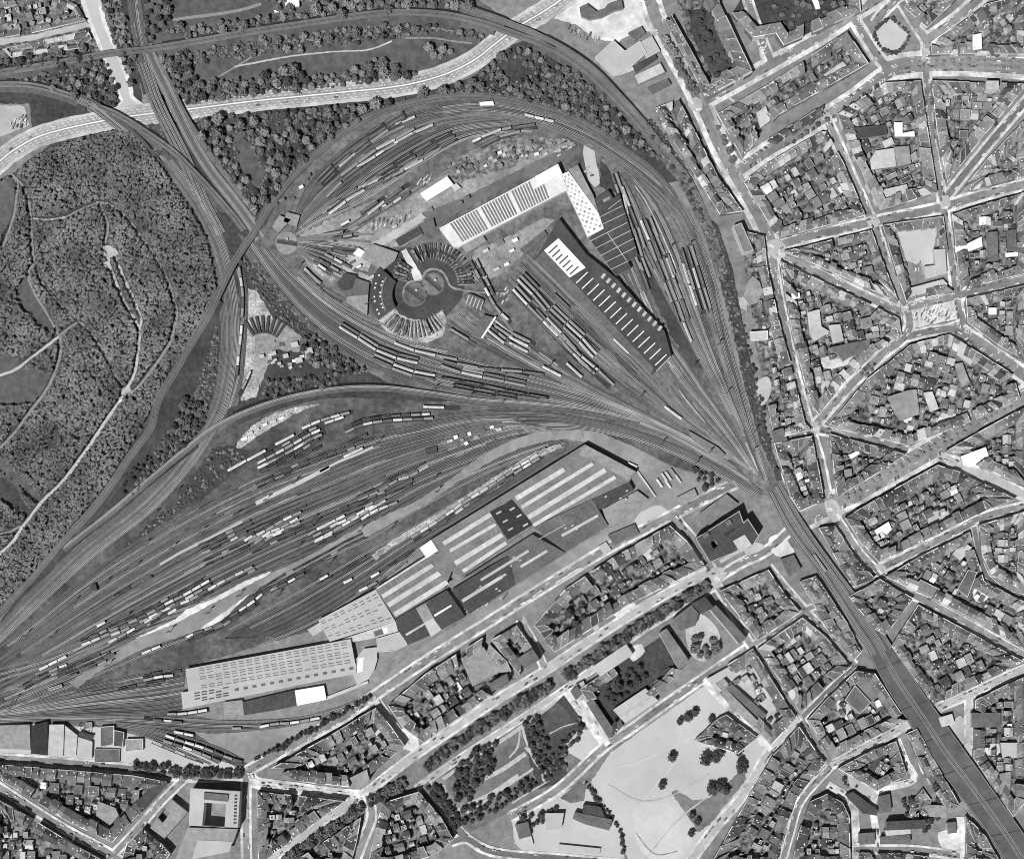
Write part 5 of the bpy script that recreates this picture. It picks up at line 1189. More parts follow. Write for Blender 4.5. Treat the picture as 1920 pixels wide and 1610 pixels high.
# ================================================================ NOTABLE YARD BUILDINGS IN THE CITY
for nm, lab, cat, s, h, rf, wl, pp in (
 ('factory', "big white factory roof in the far-east block", 'factory', "1802,855 1848,838 1854,856 1838,862 1836,878 1806,874", 9, 'r_white', 'wall_l', 'r_white'),
 ('school', "white school wing with dark roof slots beside the plaza block", 'school', "1751,468 1772,467 1775,512 1757,516", 10, 'r_light', 'wall_l', None),
 ('school', "square white school annex by the slotted wing", 'school', "1733,500 1757,497 1758,517 1736,523", 7, 'r_light', 'wall_l', None),
 ('school', "pale curved hall roof on the plaza road", 'school', "1703,541 1768,524 1776,532 1774,540 1706,557", 8, 'r_pale', 'wall', None),
 ('workshop', "white flat workshop in the tall block of pale yards", 'workshop', "1677,230 1692,230 1692,250 1714,246 1715,256 1678,256", 8, 'r_white', 'wall', None),
 ('workshop', "large pale workshop yard roof in the tall block", 'workshop', "1642,283 1676,278 1680,312 1634,318 1632,300", 7, 'r_pale', 'wall', None),
 ('workshop', "mid-grey workshop east of the large pale roof", 'workshop', "1677,276 1704,274 1708,306 1682,312", 8, 'r_mid', 'wall', None),
 ('workshop', "dark long workshop at the top of the tall block", 'workshop', "1602,240 1660,234 1664,252 1610,260", 7, 'r_char', 'wall', None),
 ('workshop', "pale garden hall at the bottom of the tall block", 'workshop', "1655,356 1700,346 1704,362 1660,374", 6, 'r_pale', 'wall', None),
 ('workshop', "white shop roof in the northeast corner block", 'workshop', "1824,66 1840,63 1841,92 1824,94", 10, 'r_white', 'wall', None),
 ('house', "pale taller house on the northeast boulevard", 'house', "1850,152 1872,152 1873,168 1850,168", 16, 'r_pale', 'wall_l', None),
 ('workshop', "white garage in the eastern triangle's yard", 'workshop', "1880,196 1892,188 1896,194 1884,203", 6, 'r_white', 'wall', None),
 ('workshop', "speckled pale workshop in the big wedge block", 'workshop', "1554,610 1575,608 1582,638 1562,644", 8, 'r_light', 'wall', None),
 ('workshop', "grey L-shaped works in the big wedge block", 'workshop', "1514,586 1536,580 1540,612 1556,622 1526,640 1518,625", 7, 'r_pale', 'wall', None),
 ('workshop', "tiny white roof near the star junction", 'hut', "1484,551 1499,549 1500,558 1486,561", 8, 'r_white', 'wall', None),
 ('workshop', "dark double works above the bright yard", 'workshop', "1554,652 1590,644 1632,636 1630,656 1594,668 1582,676 1572,664", 9, 'r_dark', 'wall', None),
 ('workshop', "large pale saw-toothed works in the hexagonal block", 'workshop', "1664,744 1702,732 1718,730 1724,776 1690,788 1672,764", 8, 'r_mid', 'wall', None),
 ('workshop', "pale elongated works in the hexagonal block", 'workshop', "1732,736 1748,734 1760,766 1744,772", 7, 'r_pale', 'wall', None),
 ('workshop', "long grey works by the bright hexagon yard", 'workshop', "1790,682 1804,680 1818,716 1804,726", 8, 'r_mid', 'wall', None),
 ('workshop', "pale block at the hexagon's northeast edge", 'workshop', "1793,664 1802,652 1828,668 1820,684", 9, 'r_light', 'wall', None),
 ('workshop', "long white works in the far-east plaza block", 'workshop', "1790,462 1812,458 1840,444 1842,462 1820,470 1792,474", 8, 'r_white', 'wall', None),
 ('workshop', "tall dark works in the far-east plaza block", 'workshop', "1852,436 1870,434 1872,486 1856,488", 9, 'r_dark', 'wall', None),
 ('workshop', "second tall dark works in the far-east plaza block", 'workshop', "1890,432 1905,430 1906,468 1892,470", 9, 'r_dark', 'wall', None),
 ('workshop', "white flat row at the east edge beyond the plaza", 'workshop', "1885,475 1925,470 1925,478 1886,482", 8, 'r_white', 'wall', None),
 ('workshop', "white L-shaped works in the triangle round the star-shaped yard", 'workshop', "1640,994 1666,978 1672,992 1662,1002 1655,996 1644,1002", 9, 'r_white', 'wall', None),
 ('workshop', "tiny white hut in the thin wedge", 'hut', "1591,853 1608,845 1612,850 1596,860", 6, 'r_white', 'wall', None),
 ('workshop', "dark barn south of the star-shaped yard", 'workshop', "1795,1104 1815,1068 1832,1072 1814,1120", 8, 'r_dark', 'wall', 'wall_l'),
 ('workshop', "pale-edged double works south of the star-shaped yard", 'workshop', "1716,1104 1726,1086 1762,1104 1752,1120", 9, 'r_grey', 'wall', 'r_pale'),
 ('workshop', "white patched roof on the narrow lane", 'workshop', "1786,1038 1806,1016 1822,1026 1812,1040 1800,1050", 7, 'r_pale', 'wall', None),
 ('hall', "gabled hall with pale gutters west of the viaduct", 'hall', "1584,1312 1603,1284 1633,1316 1612,1338", 11, 'r_dark', 'wall', 'wall_l'),
 ('hall', "dark side aisle of the gabled hall", 'hall', "1603,1282 1622,1268 1646,1298 1634,1316", 8, 'r_grey', 'wall', None),
 ('church', "church nave with pale lower aisle near the viaduct", 'church', "1660,1555 1706,1550 1708,1562 1662,1566", 12, 'r_pale', 'wall', None),
 ('church', "dark church roof above the pale aisle", 'church', "1664,1540 1735,1536 1736,1552 1662,1556", 14, 'r_char', 'wall', None),
 ('church', "south hall in front of the church", 'church', "1652,1568 1706,1564 1708,1580 1652,1582", 9, 'r_dark', 'wall', None),
 ('house', "dark oblong parsonage west of the church", 'house', "1611,1562 1640,1560 1641,1580 1612,1581", 9, 'r_dark', 'wall', None),
 ('school', "long light school hall above the sand lot", 'school', "1150,1330 1210,1290 1234,1313 1172,1355", 9, 'r_light', 'wall_l', None),
 ('school', "pale roof strip on the school hall's south side", 'school', "1162,1345 1222,1303 1226,1308 1168,1350", 10, 'r_pale', 'wall_l', None),
 ('hall', "white flat hall beside the tree avenue", 'hall', "1112,1249 1174,1207 1187,1226 1126,1268", 10, 'r_light', 'wall_l', None),
 ('church', "dark gabled school church south of the tree avenue", 'church', "1262,1160 1296,1134 1310,1150 1304,1172 1276,1182", 14, 'r_dark', 'wall', None),
 ('school', "long dark school building south of the tree avenue", 'school', "1332,1142 1342,1134 1400,1196 1386,1206", 15, 'r_dark', 'wall_l', None),
 ('school', "second dark wing of the school by the court", 'school', "1296,1132 1322,1118 1338,1138 1316,1150", 14, 'r_char', 'wall', None),
 ('school', "long grey wing west of the tree court", 'school', "1236,1186 1250,1178 1292,1238 1274,1256", 11, 'r_grey', 'wall_l', None),
 ('house', "dark corner house on the white playground street", 'house', "1070,1296 1082,1285 1092,1300 1080,1312", 12, 'r_dark', 'wall_l', None),
 ('house', "white low wing on the white playground street", 'house', "1078,1284 1094,1276 1106,1314 1100,1318", 7, 'r_light', 'wall_l', None),
 ('house', "narrow dark terrace west of the school hall", 'house', "1100,1318 1112,1310 1154,1372 1142,1384", 10, 'r_dark', 'wall', None),
 ('workshop', "large plain grey roof beside the goods street", 'workshop', "864,1234 906,1212 938,1258 886,1286", 10, 'r_mid', 'wall_l', None),
 ('apartment_block', "dark apartment block with sunlit white gable", 'apartment block', "970,1234 998,1216 1012,1236 984,1252", 19, 'r_dark', 'r_white', None),
 ('apartment_block', "dark apartment block on the tree avenue's north lane", 'apartment block', "916,1282 950,1262 954,1278 922,1296", 18, 'r_dark', 'r_white', None),
 ('apartment_block', "grey apartment block with bright end wall on the tree avenue", 'apartment block', "656,1458 688,1442 692,1462 668,1478", 18, 'r_mid', 'r_white', None),
 ('school', "white cubic school hall at the bottom", 'school', "1022,1524 1057,1524 1052,1552 1024,1556", 9, 'r_light', 'wall_l', None),
 ('school', "dark long school wing at the bottom", 'school', "1078,1522 1148,1536 1142,1556 1096,1544 1074,1534", 9, 'r_dark', 'wall', None),
 ('school', "dark square school roof beside the hedge", 'school', "1094,1508 1126,1512 1134,1532 1092,1524", 8, 'r_char', 'wall', None),
 ('school', "low pale shed roof in the school yard", 'school', "1048,1582 1126,1590 1124,1600 1046,1594", 4, 'r_light', 'wall', None),
 ('house', "small dark house at the school's west gate", 'house', "966,1546 990,1540 996,1566 974,1572", 8, 'r_dark', 'wall', None),
 ('shed', "pale garage beside the dark gate house", 'garage', "974,1572 996,1567 1000,1582 978,1586", 4, 'r_pale', 'wall', None),
 ('hall', "white flat hall at the wedge of parallel roofs", 'hall', "1326,1272 1366,1250 1372,1260 1336,1284", 9, 'r_light', 'wall_l', None),
 ('workshop', "long dark roof in the wedge of parallel roofs", 'workshop', "1362,1290 1372,1282 1438,1340 1428,1350", 8, 'r_dark', 'wall', None),
 ('workshop', "long grey roof in the wedge of parallel roofs", 'workshop', "1350,1300 1362,1292 1424,1354 1412,1362", 8, 'r_mid', 'wall', None),
 ('workshop', "shell-shaped pale roof below the star junction", 'workshop', "1394,556 1404,524 1412,518 1424,528 1430,548 1420,566 1404,570", 7, 'r_mid', 'wall_l', None),
 ('house', "dark white-speckled block below the star junction", 'house', "1374,424 1390,418 1413,470 1394,474", 14, 'r_grey', 'wall_l', 'wall_l'),
 ('workshop', "white oblong roof in the terrace below the junction", 'workshop', "1407,622 1440,620 1440,636 1408,638", 8, 'r_pale', 'wall_l', 'r_white'),
 ('workshop', "plain dark hall by the throat", 'workshop', "1448,808 1468,802 1478,830 1456,838", 8, 'r_dark', 'wall', None),
 ('workshop', "mid-grey flat workshop in the southwest terraces", 'workshop', "184,1502 216,1514 222,1528 206,1546 180,1528", 9, 'r_mid', 'wall', None),
 ('apartment_block', "dark wing on the slanting street", 'apartment block', "252,1506 300,1462 314,1468 266,1522", 12, 'r_char', 'wall_l', None),
 ('house', "dark large roofs in the southeastern quarter", 'house', "1822,1336 1876,1336 1876,1362 1822,1363", 10, 'r_dark', 'wall_l', None),
 ('workshop', "pale hall in the southeastern quarter", 'workshop', "1876,1392 1908,1392 1906,1420 1880,1420", 8, 'r_light', 'wall', None),
 ('workshop', "long mid-grey hall in the southeastern quarter", 'workshop', "1875,1450 1895,1446 1894,1486 1874,1488", 8, 'r_mid', 'wall', None),
 ('shed', "white tent-like roof on the square's avenue courtyard", 'shed', "1518,-12 1530,-12 1538,16 1530,18", 4, 'r_white', 'wall', None),
 ('workshop', "pale hall in the arrow-shaped block", 'workshop', "1545,140 1580,116 1588,124 1552,152", 6, 'r_pale', 'wall', None),
 ('workshop', "pale court hall in the arrow-shaped block's west", 'workshop', "1418,212 1436,200 1444,226 1426,240", 6, 'r_pale', 'wall', None),
 ('house', "dark lodge facing the church lane", 'house', "1586,1490 1600,1484 1646,1518 1644,1528 1618,1524", 8, 'r_char', 'wall', None),
 ('house', "dark square house north of the church", 'house', "1648,1492 1668,1488 1672,1520 1650,1524", 9, 'r_dark', 'wall', None),
 ('house', "grey house pair by the church apse", 'house', "1738,1508 1776,1510 1774,1532 1742,1530", 7, 'r_mid', 'wall', None),
 ('house', "square grey parish hall east of the church", 'hall', "1776,1542 1792,1540 1794,1560 1778,1562", 8, 'r_dark', 'wall_l', None),
 ('workshop', "grey flat block above the stepped office block", 'workshop', "1312,962 1362,926 1384,944 1330,984", 6, 'r_grey', 'wall', None),
 ('workshop', "dark block beside the bright yard by the tracks", 'workshop', "1464,1048 1488,1040 1502,1066 1480,1080", 7, 'r_dark', 'wall', None),
 ('house', "pale villa by the viaduct's foot in the southeast", 'house', "1760,1345 1785,1338 1790,1356 1766,1362", 7, 'r_pale', 'wall', None),
 ('signal_box', "small signal hut on the western throat", 'hut', "90,1290 115,1282 117,1287 92,1295", 4, 'r_grey', 'wall', 'r_pale'),
 ('signal_box', "square dark signal box under the black smoke stain", 'hut', "168,1098 178,1094 182,1106 170,1108", 6, 'r_char', 'wall', None),
 ('shed', "dark lookout building north of the coal strip", 'hut', "796,842 818,836 820,848 800,852", 4, 'r_char', 'wall', None),
 ('shed', "small dark box at the northwest line's portal", 'hut', "12,148 25,148 25,157 12,157", 4, 'r_black', 'wall', None),
 ):
    big(nm, lab, cat, s, h, rf, wl, pp)
rr = random.Random(77)
for k, (x, y) in enumerate(((838, 826), (850, 818), (862, 824), (876, 812), (888, 818), (902, 806), (918, 800), (930, 804), (870, 830))):
    big('hut', f"small hut among materials on the pale ground, {nth(k + 1)} from the west above yard road", 'hut', strip4(x, y, x + rr.uniform(5, 11), y - 3, rr.uniform(4, 6)), rr.uniform(2.5, 4), rr.choice(('r_pale', 'r_white', 'r_mid', 'r_dark')), 'wall')
for k, (x, y) in enumerate(((452, 822), (462, 812), (478, 806), (492, 796), (506, 790), (523, 784), (540, 778))):
    big('hut', f"low material stack on the western sand patch, {nth(k + 1)} from the west", 'stack', strip4(x, y, x + rr.uniform(5, 12), y - 4, rr.uniform(3, 5)), rr.uniform(1.5, 3), rr.choice(('r_pale', 'r_white', 'r_mid')), 'wall')
for k, (x, y, w_) in enumerate(((512, 384, 8), (522, 376, 10), (545, 372, 6), (560, 350, 7), (568, 338, 9), (575, 328, 6), (700, 396, 10), (716, 386, 7), (612, 470, 8), (655, 492, 9), (668, 500, 8), (690, 520, 10), (735, 425, 8), (800, 392, 9), (858, 380, 7), (870, 370, 9), (905, 470, 9), (930, 455, 12), (955, 470, 8), (905, 520, 7), (925, 505, 10), (945, 495, 8), (960, 450, 9))):
    big('hut', f"small depot hut, {nth(k + 1)} in the scatter round turntable and roundhouse", 'hut', strip4(x, y, x + w_, y - w_ * .5, w_ * rr.uniform(.4, .8)), rr.uniform(3, 5), rr.choice(('r_pale', 'r_white', 'r_mid', 'r_dark', 'r_grey')), 'wall')
for k in range(26):
    x = 838 + k * 8.6; y = 318 - k * 1.9 + rr.uniform(-12, 10)
    big('hut', f"little allotment hut, {nth(k + 1)} from the west in the strip above the workshop", 'hut', strip4(x, y, x + rr.uniform(4, 8), y - 3, rr.uniform(3, 6)), 2.6, rr.choice(('r_pale', 'r_white', 'r_mid', 'r_dark', 'r_light')), 'wall')
for k in range(9):
    big('house', f"small cottage among the northwest allotments, {nth(k + 1)} from the west of the pale row", 'house', strip4(12 + k * 15, 50 - k * 2.4 + rr.uniform(-6, 6), 20 + k * 15, 48 - k * 2.4, 7), 5, rr.choice(('r_pale', 'r_light', 'r_mid', 'r_dark')), 'wall')
# ================================================================ STREET BLOCKS
ROOFT = {'c': ('charcoal', 'r_char'), 'd': ('dark', 'r_dark'), 'g': ('grey', 'r_grey'), 'm': ('mid-grey', 'r_mid'), 'p': ('pale', 'r_pale'), 'w': ('white', 'r_white')}
SPECS = []        # every house of every row
def side_of(a, b, poly):
    sg = 1 if area2(poly) > 0 else -1
    nx, ny = (b[1] - a[1]) * sg, -(b[0] - a[0]) * sg
    t = math.degrees(atan2(-ny, nx)) % 360
    return ['east', 'northeast', 'north', 'northwest', 'west', 'southwest', 'south', 'southeast'][int((t + 22.5) // 45) % 8]

def block(name, s, depth=11, wid=7.5, h=12, pitch=.6, tones='ddcggmdgpmp', yard='yard', skip=(), wing=.3, ground=True, seed=0, fill=True):
    poly = PL(s); r = random.Random(name + str(seed)); name = name[4:] if name.startswith('the ') else name
    if ground: areaof('back_yards', yard, inset(poly, 2 if area2(poly) else 2))
    d = depth / S
    inn = inset(poly, d); n = len(poly); used = {}
    for i in range(n):
        if i in skip: continue
        a, b = poly[i], poly[(i + 1) % n]; A, B = inn[i], inn[(i + 1) % n]
        L = hypot(b[0] - a[0], b[1] - a[1])
        if L < 9: continue
        if (b[0] - a[0]) * (B[0] - A[0]) + (b[1] - a[1]) * (B[1] - A[1]) <= 0:
            m = lerp2(A, B, .5); A = B = m
        k = max(1, round(L * S / wid)); cuts = [0.0]
        for j in range(k): cuts.append(cuts[-1] + r.uniform(.7, 1.3))
        cuts = [c / cuts[-1] for c in cuts]
        sd = side_of(a, b, poly); used[sd] = used.get(sd, 0) + 1
        horiz = abs(b[0] - a[0]) > abs(b[1] - a[1]); end = 'west' if horiz else 'north'
        rev = (a[0] > b[0]) if horiz else (a[1] > b[1])
        nu = used[sd]
        for j in range(k):
            q = [lerp2(a, b, cuts[j]), lerp2(a, b, cuts[j + 1]), lerp2(A, B, cuts[j + 1]), lerp2(A, B, cuts[j])]
            e_ = r.uniform(.78, 1.22) if 0 < j < k - 1 else 1.0; q[2], q[3] = lerp2(q[1], q[2], e_), lerp2(q[0], q[3], e_)
            if r.random() < .03 or any(inside(ctr(q), z) for z in BIGS): continue
            o = (k - j) if rev else (j + 1)
            t = r.choice(tones); pit = r.random() < pitch
            seg = '' if nu == 1 else f' {nth(nu)}'
            SPECS.append(dict(q=q, h=.8 * h * r.uniform(.8, 1.2), pitch=pit, t=t, ar=abs(area2(q)), r=random.Random(r.random()), inn=inn, wing=r.random() < wing,
                              lab=f"{ROOFT[t][0]} {'gabled' if pit else 'flat'} house, {nth(o)} from {end},{seg} {sd} row, {name}", grp=f"{sd} row of {name}"))

    if fill: backs(name, poly, d, r, tones)

BACKS = []
def backs(name, poly, d, r, tones):
    '''sheds, workshops and garden houses packed behind the rows, squared to the longest side'''
    e = max(range(len(poly)), key=lambda i: hypot(poly[i][0] - poly[i - 1][0], poly[i][1] - poly[i - 1][1]))
    a, b = poly[e - 1], poly[e]; L = hypot(b[0] - a[0], b[1] - a[1]); u = ((b[0] - a[0]) / L, (b[1] - a[1]) / L); v = (-u[1], u[0])
    core = inset(poly, d + 1.5); 
    if area2(core) * area2(poly) <= 0: return
    got = []; R_ = []
    for h0, h1, w0, w1, keep in ((13, 23, 10, 20, .72), (9, 15, 7, 13, .9), (6, 10, 5, 9, .75)):
        ys = -400.0 + r.uniform(0, 9)
        while ys < 400:
            hh = r.uniform(h0, h1); xs = -250.0 + r.uniform(0, 9)
            while xs < L + 250:
                ww = r.uniform(w0, w1); x0, x1, y0, y1 = xs, xs + ww * r.uniform(.85, .98), ys, ys + hh * r.uniform(.8, .97); xs += ww
                if r.random() > keep or any(x0 < b1 and x1 > b0 and y0 < c1 and y1 > c0 for b0, b1, c0, c1 in R_): continue
                q = [(a[0] + u[0] * X + v[0] * Y, a[1] + u[1] * X + v[1] * Y) for X, Y in ((x0, y0), (x1, y0), (x1, y1), (x0, y1))]
                c = ctr(q)
                if not all(inside(z, core) and inside(z, poly) for z in q) or any(inside(z, g) for z in q + [c] for g in BIGS) or any(inside(z, q) for g in BIGS for z in g): continue
                R_.append((x0 - .8, x1 + .8, y0 - .8, y1 + .8))
                if r.random() < .2: continue                 # an open court
                got.append((q, r.choice(tones + 'mgpmdcp' + ('w' if r.random() < .45 else 'p')), r.uniform(2.5, 10), r.random() < .4, r.random()))
            ys += hh
    got.sort(key=lambda g: ctr(g[0])[0])
    for i, (q, t, h, pit, sd) in enumerate(got):
        BACKS.append(dict(q=q, h=h, pitch=pit, t=t, ar=abs(area2(q)), r=random.Random(sd), inn=[], wing=False,
                          lab=f"{ROOFT[t][0]} {'gabled' if pit else 'flat'} back building, {nth(i + 1)} from west within {name}", grp=f"back buildings within {name}"))

def uv0(w, u): return lerp2(w[0], w[1], u), lerp2(w[3], w[2], u)
def house_parts(sp):
    """(part name, MB) list in world coordinates; the street front is q[0]-q[1]"""
    q, h, r = sp['q'], sp['h'], sp['r']; t = ROOFT[sp['t']][1]
    w = [W(x, y, h) for x, y in q]
    if area2(w) < 0: w = [w[1], w[0], w[3], w[2]]
    out = []; wall = r.choice(('wall', 'wall', 'wall_l', 'wall_d'))
    if sp['pitch']:
        rh = r.uniform(2.6, 4.0); m0, m1 = lerp2(w[0], w[3], .5), lerp2(w[1], w[2], .5)
        mb = MB()
        for i in range(4):
            a, b = w[i], w[(i + 1) % 4]; mb.face([(a[0], a[1], 0), (b[0], b[1], 0), (b[0], b[1], h), (a[0], a[1], h)], wall)
        mb.face([(w[1][0], w[1][1], h), (w[2][0], w[2][1], h), (m1[0], m1[1], h + rh)], wall)
        mb.face([(w[3][0], w[3][1], h), (w[0][0], w[0][1], h), (m0[0], m0[1], h + rh)], wall)
        out.append(('wall', mb)); mb = MB()
        e = .3; k = rh / max(1, hypot(w[3][0] - w[0][0], w[3][1] - w[0][1]) / 2) * e
        f0, f1, b0, b1 = lerp2(m0, w[0], 1.05), lerp2(m1, w[1], 1.05), lerp2(m0, w[3], 1.05), lerp2(m1, w[2], 1.05)
        lo = h - rh * .05 + .12
        mb.face([(f0[0], f0[1], lo), (f1[0], f1[1], lo), (m1[0], m1[1], h + rh + .12), (m0[0], m0[1], h + rh + .12)], t)
        mb.face([(b1[0], b1[1], lo), (b0[0], b0[1], lo), (m0[0], m0[1], h + rh + .12), (m1[0], m1[1], h + rh + .12)], t)
        out.append(('roof', mb))
        top = h + rh
    else:
        mb = MB(); mb.prism(w, 0, h - .3, wall); out.append(('wall', mb))
        mb = MB(); mb.prism(w, h - .3, h, t, t); out.append(('roof', mb)); top = h
        if r.random() < .3:
            mb = MB(); z = inset(w, .4)
            for i in range(4):
                j = (i + 1) % 4; mb.prism([w[i], w[j], z[j], z[i]], h, h + .6, 'r_pale', 'r_pale')
            out.append(('parapet', mb))
    ang = atan2(w[1][1] - w[0][1], w[1][0] - w[0][0])
    wd = hypot(w[1][0] - w[0][0], w[1][1] - w[0][1]); dp = hypot(w[3][0] - w[0][0], w[3][1] - w[0][1])
    def uv(u, v): return lerp2(lerp2(w[0], w[1], u), lerp2(w[3], w[2], u), v)
    q0, q1 = (0, 1) if area2([W(x, y, h) for x, y in q]) > 0 else (1, 0)
    if sp['wing'] is not None and sp['inn'] and r.random() < .7 and hypot(q[1][0] - q[0][0], q[1][1] - q[0][1]) > 6:
        mb = MB(); f = [W(*z_, h) for z_ in (lerp2(q[0], q[3], -.045), lerp2(q[1], q[2], -.045), lerp2(q[1], q[2], .03), lerp2(q[0], q[3], .03))]
        mb.prism(f, h - .7, h + .25, 'wall_l', r.choice(('r_light', 'r_white', 'r_pale'))); out.append(('cornice', mb))
    if sp['inn'] and r.random() < .4:
        s0, s1 = uv0(w, .99), uv0(w, 1.03); mb = MB(); mb.prism([s0[0], s1[0], s1[1], s0[1]], h - 1, (h + rh * .55) if sp['pitch'] else h + .8, 'wall', 'r_pale'); out.append(('party_wall', mb))
    if wd > 3:
        for _ in range(r.choice((1, 1, 2))):
            c = uv(r.choice((.07, .93)), r.choice((.3, .5, .72))); mb = MB()
            mb.box(c[0], c[1], top - 2.5, top + 1.1, .7, 1.9, ang, 'wall_l', r.choice(('r_light', 'r_white', 'r_pale'))); out.append(('chimney', mb))
        if sp['pitch'] and dp > 6:
            for u in ((.3, .7) if wd > 7 and r.random() < .5 else (.5,)):
                if r.random() < .7:
                    c = uv(u, .14); mb = MB(); mb.box(c[0], c[1], h - .3, h + 1.5, 1.3, 1.8, ang, 'wall_l', r.choice(('r_white', 'r_pale', 'r_grey'))); out.append(('dormer', mb))
        elif r.random() < .5:
            c = uv(r.uniform(.3, .7), r.uniform(.3, .7)); mb = MB(); mb.box(c[0], c[1], h - .05, h + .6, r.uniform(1, 2.4), r.uniform(1, 2), ang, 'r_pale', r.choice(('r_white', 'r_pale', 'r_char'))); out.append(('skylight', mb))
    if sp['wing']:
        D = hypot(q[3][0] - q[0][0], q[3][1] - q[0][1]) or 1
        L = r.uniform(4, 9); hw = h * r.uniform(.3, .6); u0 = r.choice((0.02, .45)); u1 = u0 + r.uniform(.42, .53)
        a, b = lerp2(q[3], q[2], u0), lerp2(q[3], q[2], u1)
        dx, dy = (q[3][0] + q[2][0] - q[0][0] - q[1][0]) / 2, (q[3][1] + q[2][1] - q[0][1] - q[1][1]) / 2
        n_ = hypot(dx, dy) or 1; dx, dy = dx / n_ * L, dy / n_ * L
        far = [(a[0] + dx * 1.25, a[1] + dy * 1.25), (b[0] + dx * 1.25, b[1] + dy * 1.25)]
        if hypot(b[0] - a[0], b[1] - a[1]) > 4 and all(inside(z, sp['inn']) for z in far):
            mb = MB(); p = [W(*z) for z in (a, b, (b[0] + dx, b[1] + dy), (a[0] + dx, a[1] + dy))]
            mb.prism(p, 0, hw, 'wall', r.choice(('r_dark', 'r_grey', 'r_mid', 'r_mid', 'r_pale', 'r_char', 'r_light'))); out.append(('rear_wing', mb))
    return out

NE = 'ggdmgdmmpgcm'
block("the long courtyard block's west wing", "1245,36 1259,28 1333,163 1318,172", 6.5, 14, 15, .15, 'gggd', skip=(0, 2), wing=0, ground=False, fill=False)
areaof('courtyard', 'yard', "1262,-20 1330,-20 1388,130 1335,160 1290,70")
areaof('courtyard_lawn', 'grass_d', "1290,20 1325,15 1375,128 1340,148 1300,75", 1)
block("the long courtyard block", "1316,-25 1337,-20 1410,134 1326,180 1318,166 1385,128", 13, 14, 17, .2, 'gggdd', skip=(0, 3, 4, 5), wing=0, ground=False, fill=False)
block("the long courtyard block's foot", "1320,166 1388,130 1410,136 1328,182", 7, 11, 17, .2, 'gggd', skip=(1, 3), wing=0, ground=False, fill=False)
block("the garden court at the top", "1372,24 1400,-25 1610,-25 1613,22 1470,85 1455,62 1412,70", 11, 12, 15, .3, 'gggdm', 'grass_d', skip=(0, 1), wing=0, fill=False)
block("the arrow-shaped block below the top avenue", "1345,214 1440,160 1588,60 1628,119 1545,166 1462,214 1440,236 1392,296", 10.5, 10, 15, .35, 'gggdmd', 'yard', wing=.3)
block("the thin row above the slanted-parking avenue", "1440,262 1545,197 1552,209 1446,277", 8, 10, 13, .5, 'gddc', skip=(1, 2, 3), wing=0, ground=False, fill=False)
block("the block below the slanted-parking avenue", "1395,342 1440,306 1540,247 1550,247 1583,310 1622,404 1560,420 1462,446 1440,415", 10.5, 8, 12, .55, NE)
block("the tall block of pale yards", "1570,214 1660,156 1726,152 1740,250 1757,360 1650,395 1600,290", 11, 8.5, 14, .3, NE)
block("the triangle under the northeast boulevard", "1747,152 1918,158 1918,168 1848,250 1776,342 1758,250", 11, 8.5, 14, .35, NE)
block("the eastern triangle beyond the diagonal", "1800,362 1850,300 1925,222 1925,330 1850,350", 10, 8, 12, .5, NE)
block("the northeast corner block", "1746,84 1850,8 1925,-10 1925,102 1800,100 1748,102", 11, 9, 14, .4, NE)
block("the narrow block north of the square", "1696,14 1716,-10 1815,-22 1738,52", 10, 9, 14, .3, NE)
block("the slim triangle east of star junction", "1470,472 1560,450 1634,432 1655,490 1684,566 1600,528 1530,496", 9, 7.5, 12, .5, NE)
block("the school block by the plaza", "1655,422 1768,406 1778,470 1788,546 1700,566 1678,500", 9, 11, 11, .4, NE, ground=False, fill=False, wing=.2, skip=(2,))
block("the far-east block above plaza road", "1786,402 1850,382 1925,360 1925,512 1850,530 1802,545", 10.5, 8, 12, .5, 'ggddmgp')
block("the big wedge west of the plaza", "1462,490 1500,508 1600,556 1686,598 1690,630 1640,662 1575,725 1536,778 1518,752 1485,620", 10.5, 7.5, 12, .55, NE)
block("the block east of the plaza", "1812,560 1925,535 1925,680 1870,645 1815,605", 10, 7.5, 12, .5, NE)
block("the hexagonal block under the plaza", "1708,646 1780,627 1900,703 1912,748 1820,790 1700,834 1556,796 1625,712", 10.5, 8, 12, .5, NE)
block("the thin wedge beside the parking boulevard", "1556,814 1655,840 1698,852 1620,902 1570,930", 10, 7.5, 12, .6, 'ddgc')
block("the far-east block with the white factory", "1775,845 1850,802 1925,762 1925,912 1860,884", 11.5, 10.0, 13, .5, NE)
block("the long triangle round the star-shaped yard", "1585,970 1640,938 1758,872 1800,885 1905,936 1850,956 1720,1020 1648,1054 1610,1010", 11.5, 9.4, 13, .6, 'dgddcgm')
block("the block south of the star-shaped yard", "1662,1080 1720,1046 1818,998 1826,1030 1845,1090 1925,1130 1925,1218 1820,1158 1740,1116 1700,1100", 10.5, 9.4, 12, .55, 'dgddgmp')
block("the easternmost block on the narrow lane", "1836,985 1925,958 1925,1108 1860,1078 1842,1040", 10.5, 9.4, 11, .55, 'gddgmp')
block("the strip between viaduct tracks and street", "1536,990 1565,985 1600,1040 1640,1084 1606,1098 1575,1060", 10.5, 9.4, 12, .6, 'ddgcg')
block("the small block above the dark deck", "1592,1118 1650,1086 1712,1122 1660,1190 1640,1178", 10.5, 8.8, 12, .65, 'ddgcgm')
block("the old quarter east of the viaduct", "1672,1210 1722,1134 1820,1186 1918,1240 1870,1266 1752,1322 1715,1270", 10.5, 8.1, 11, .75, 'dgdgcgm')
block("the southeastern quarter", "1830,1312 1890,1282 1925,1268 1925,1500 1900,1530 1826,1420", 11.5, 10.0, 12, .6, 'dgdggm')
block("the corner quarter in the far southeast", "1812,1530 1850,1570 1880,1625 1812,1625", 10.5, 8.8, 11, .6, 'dgdg')
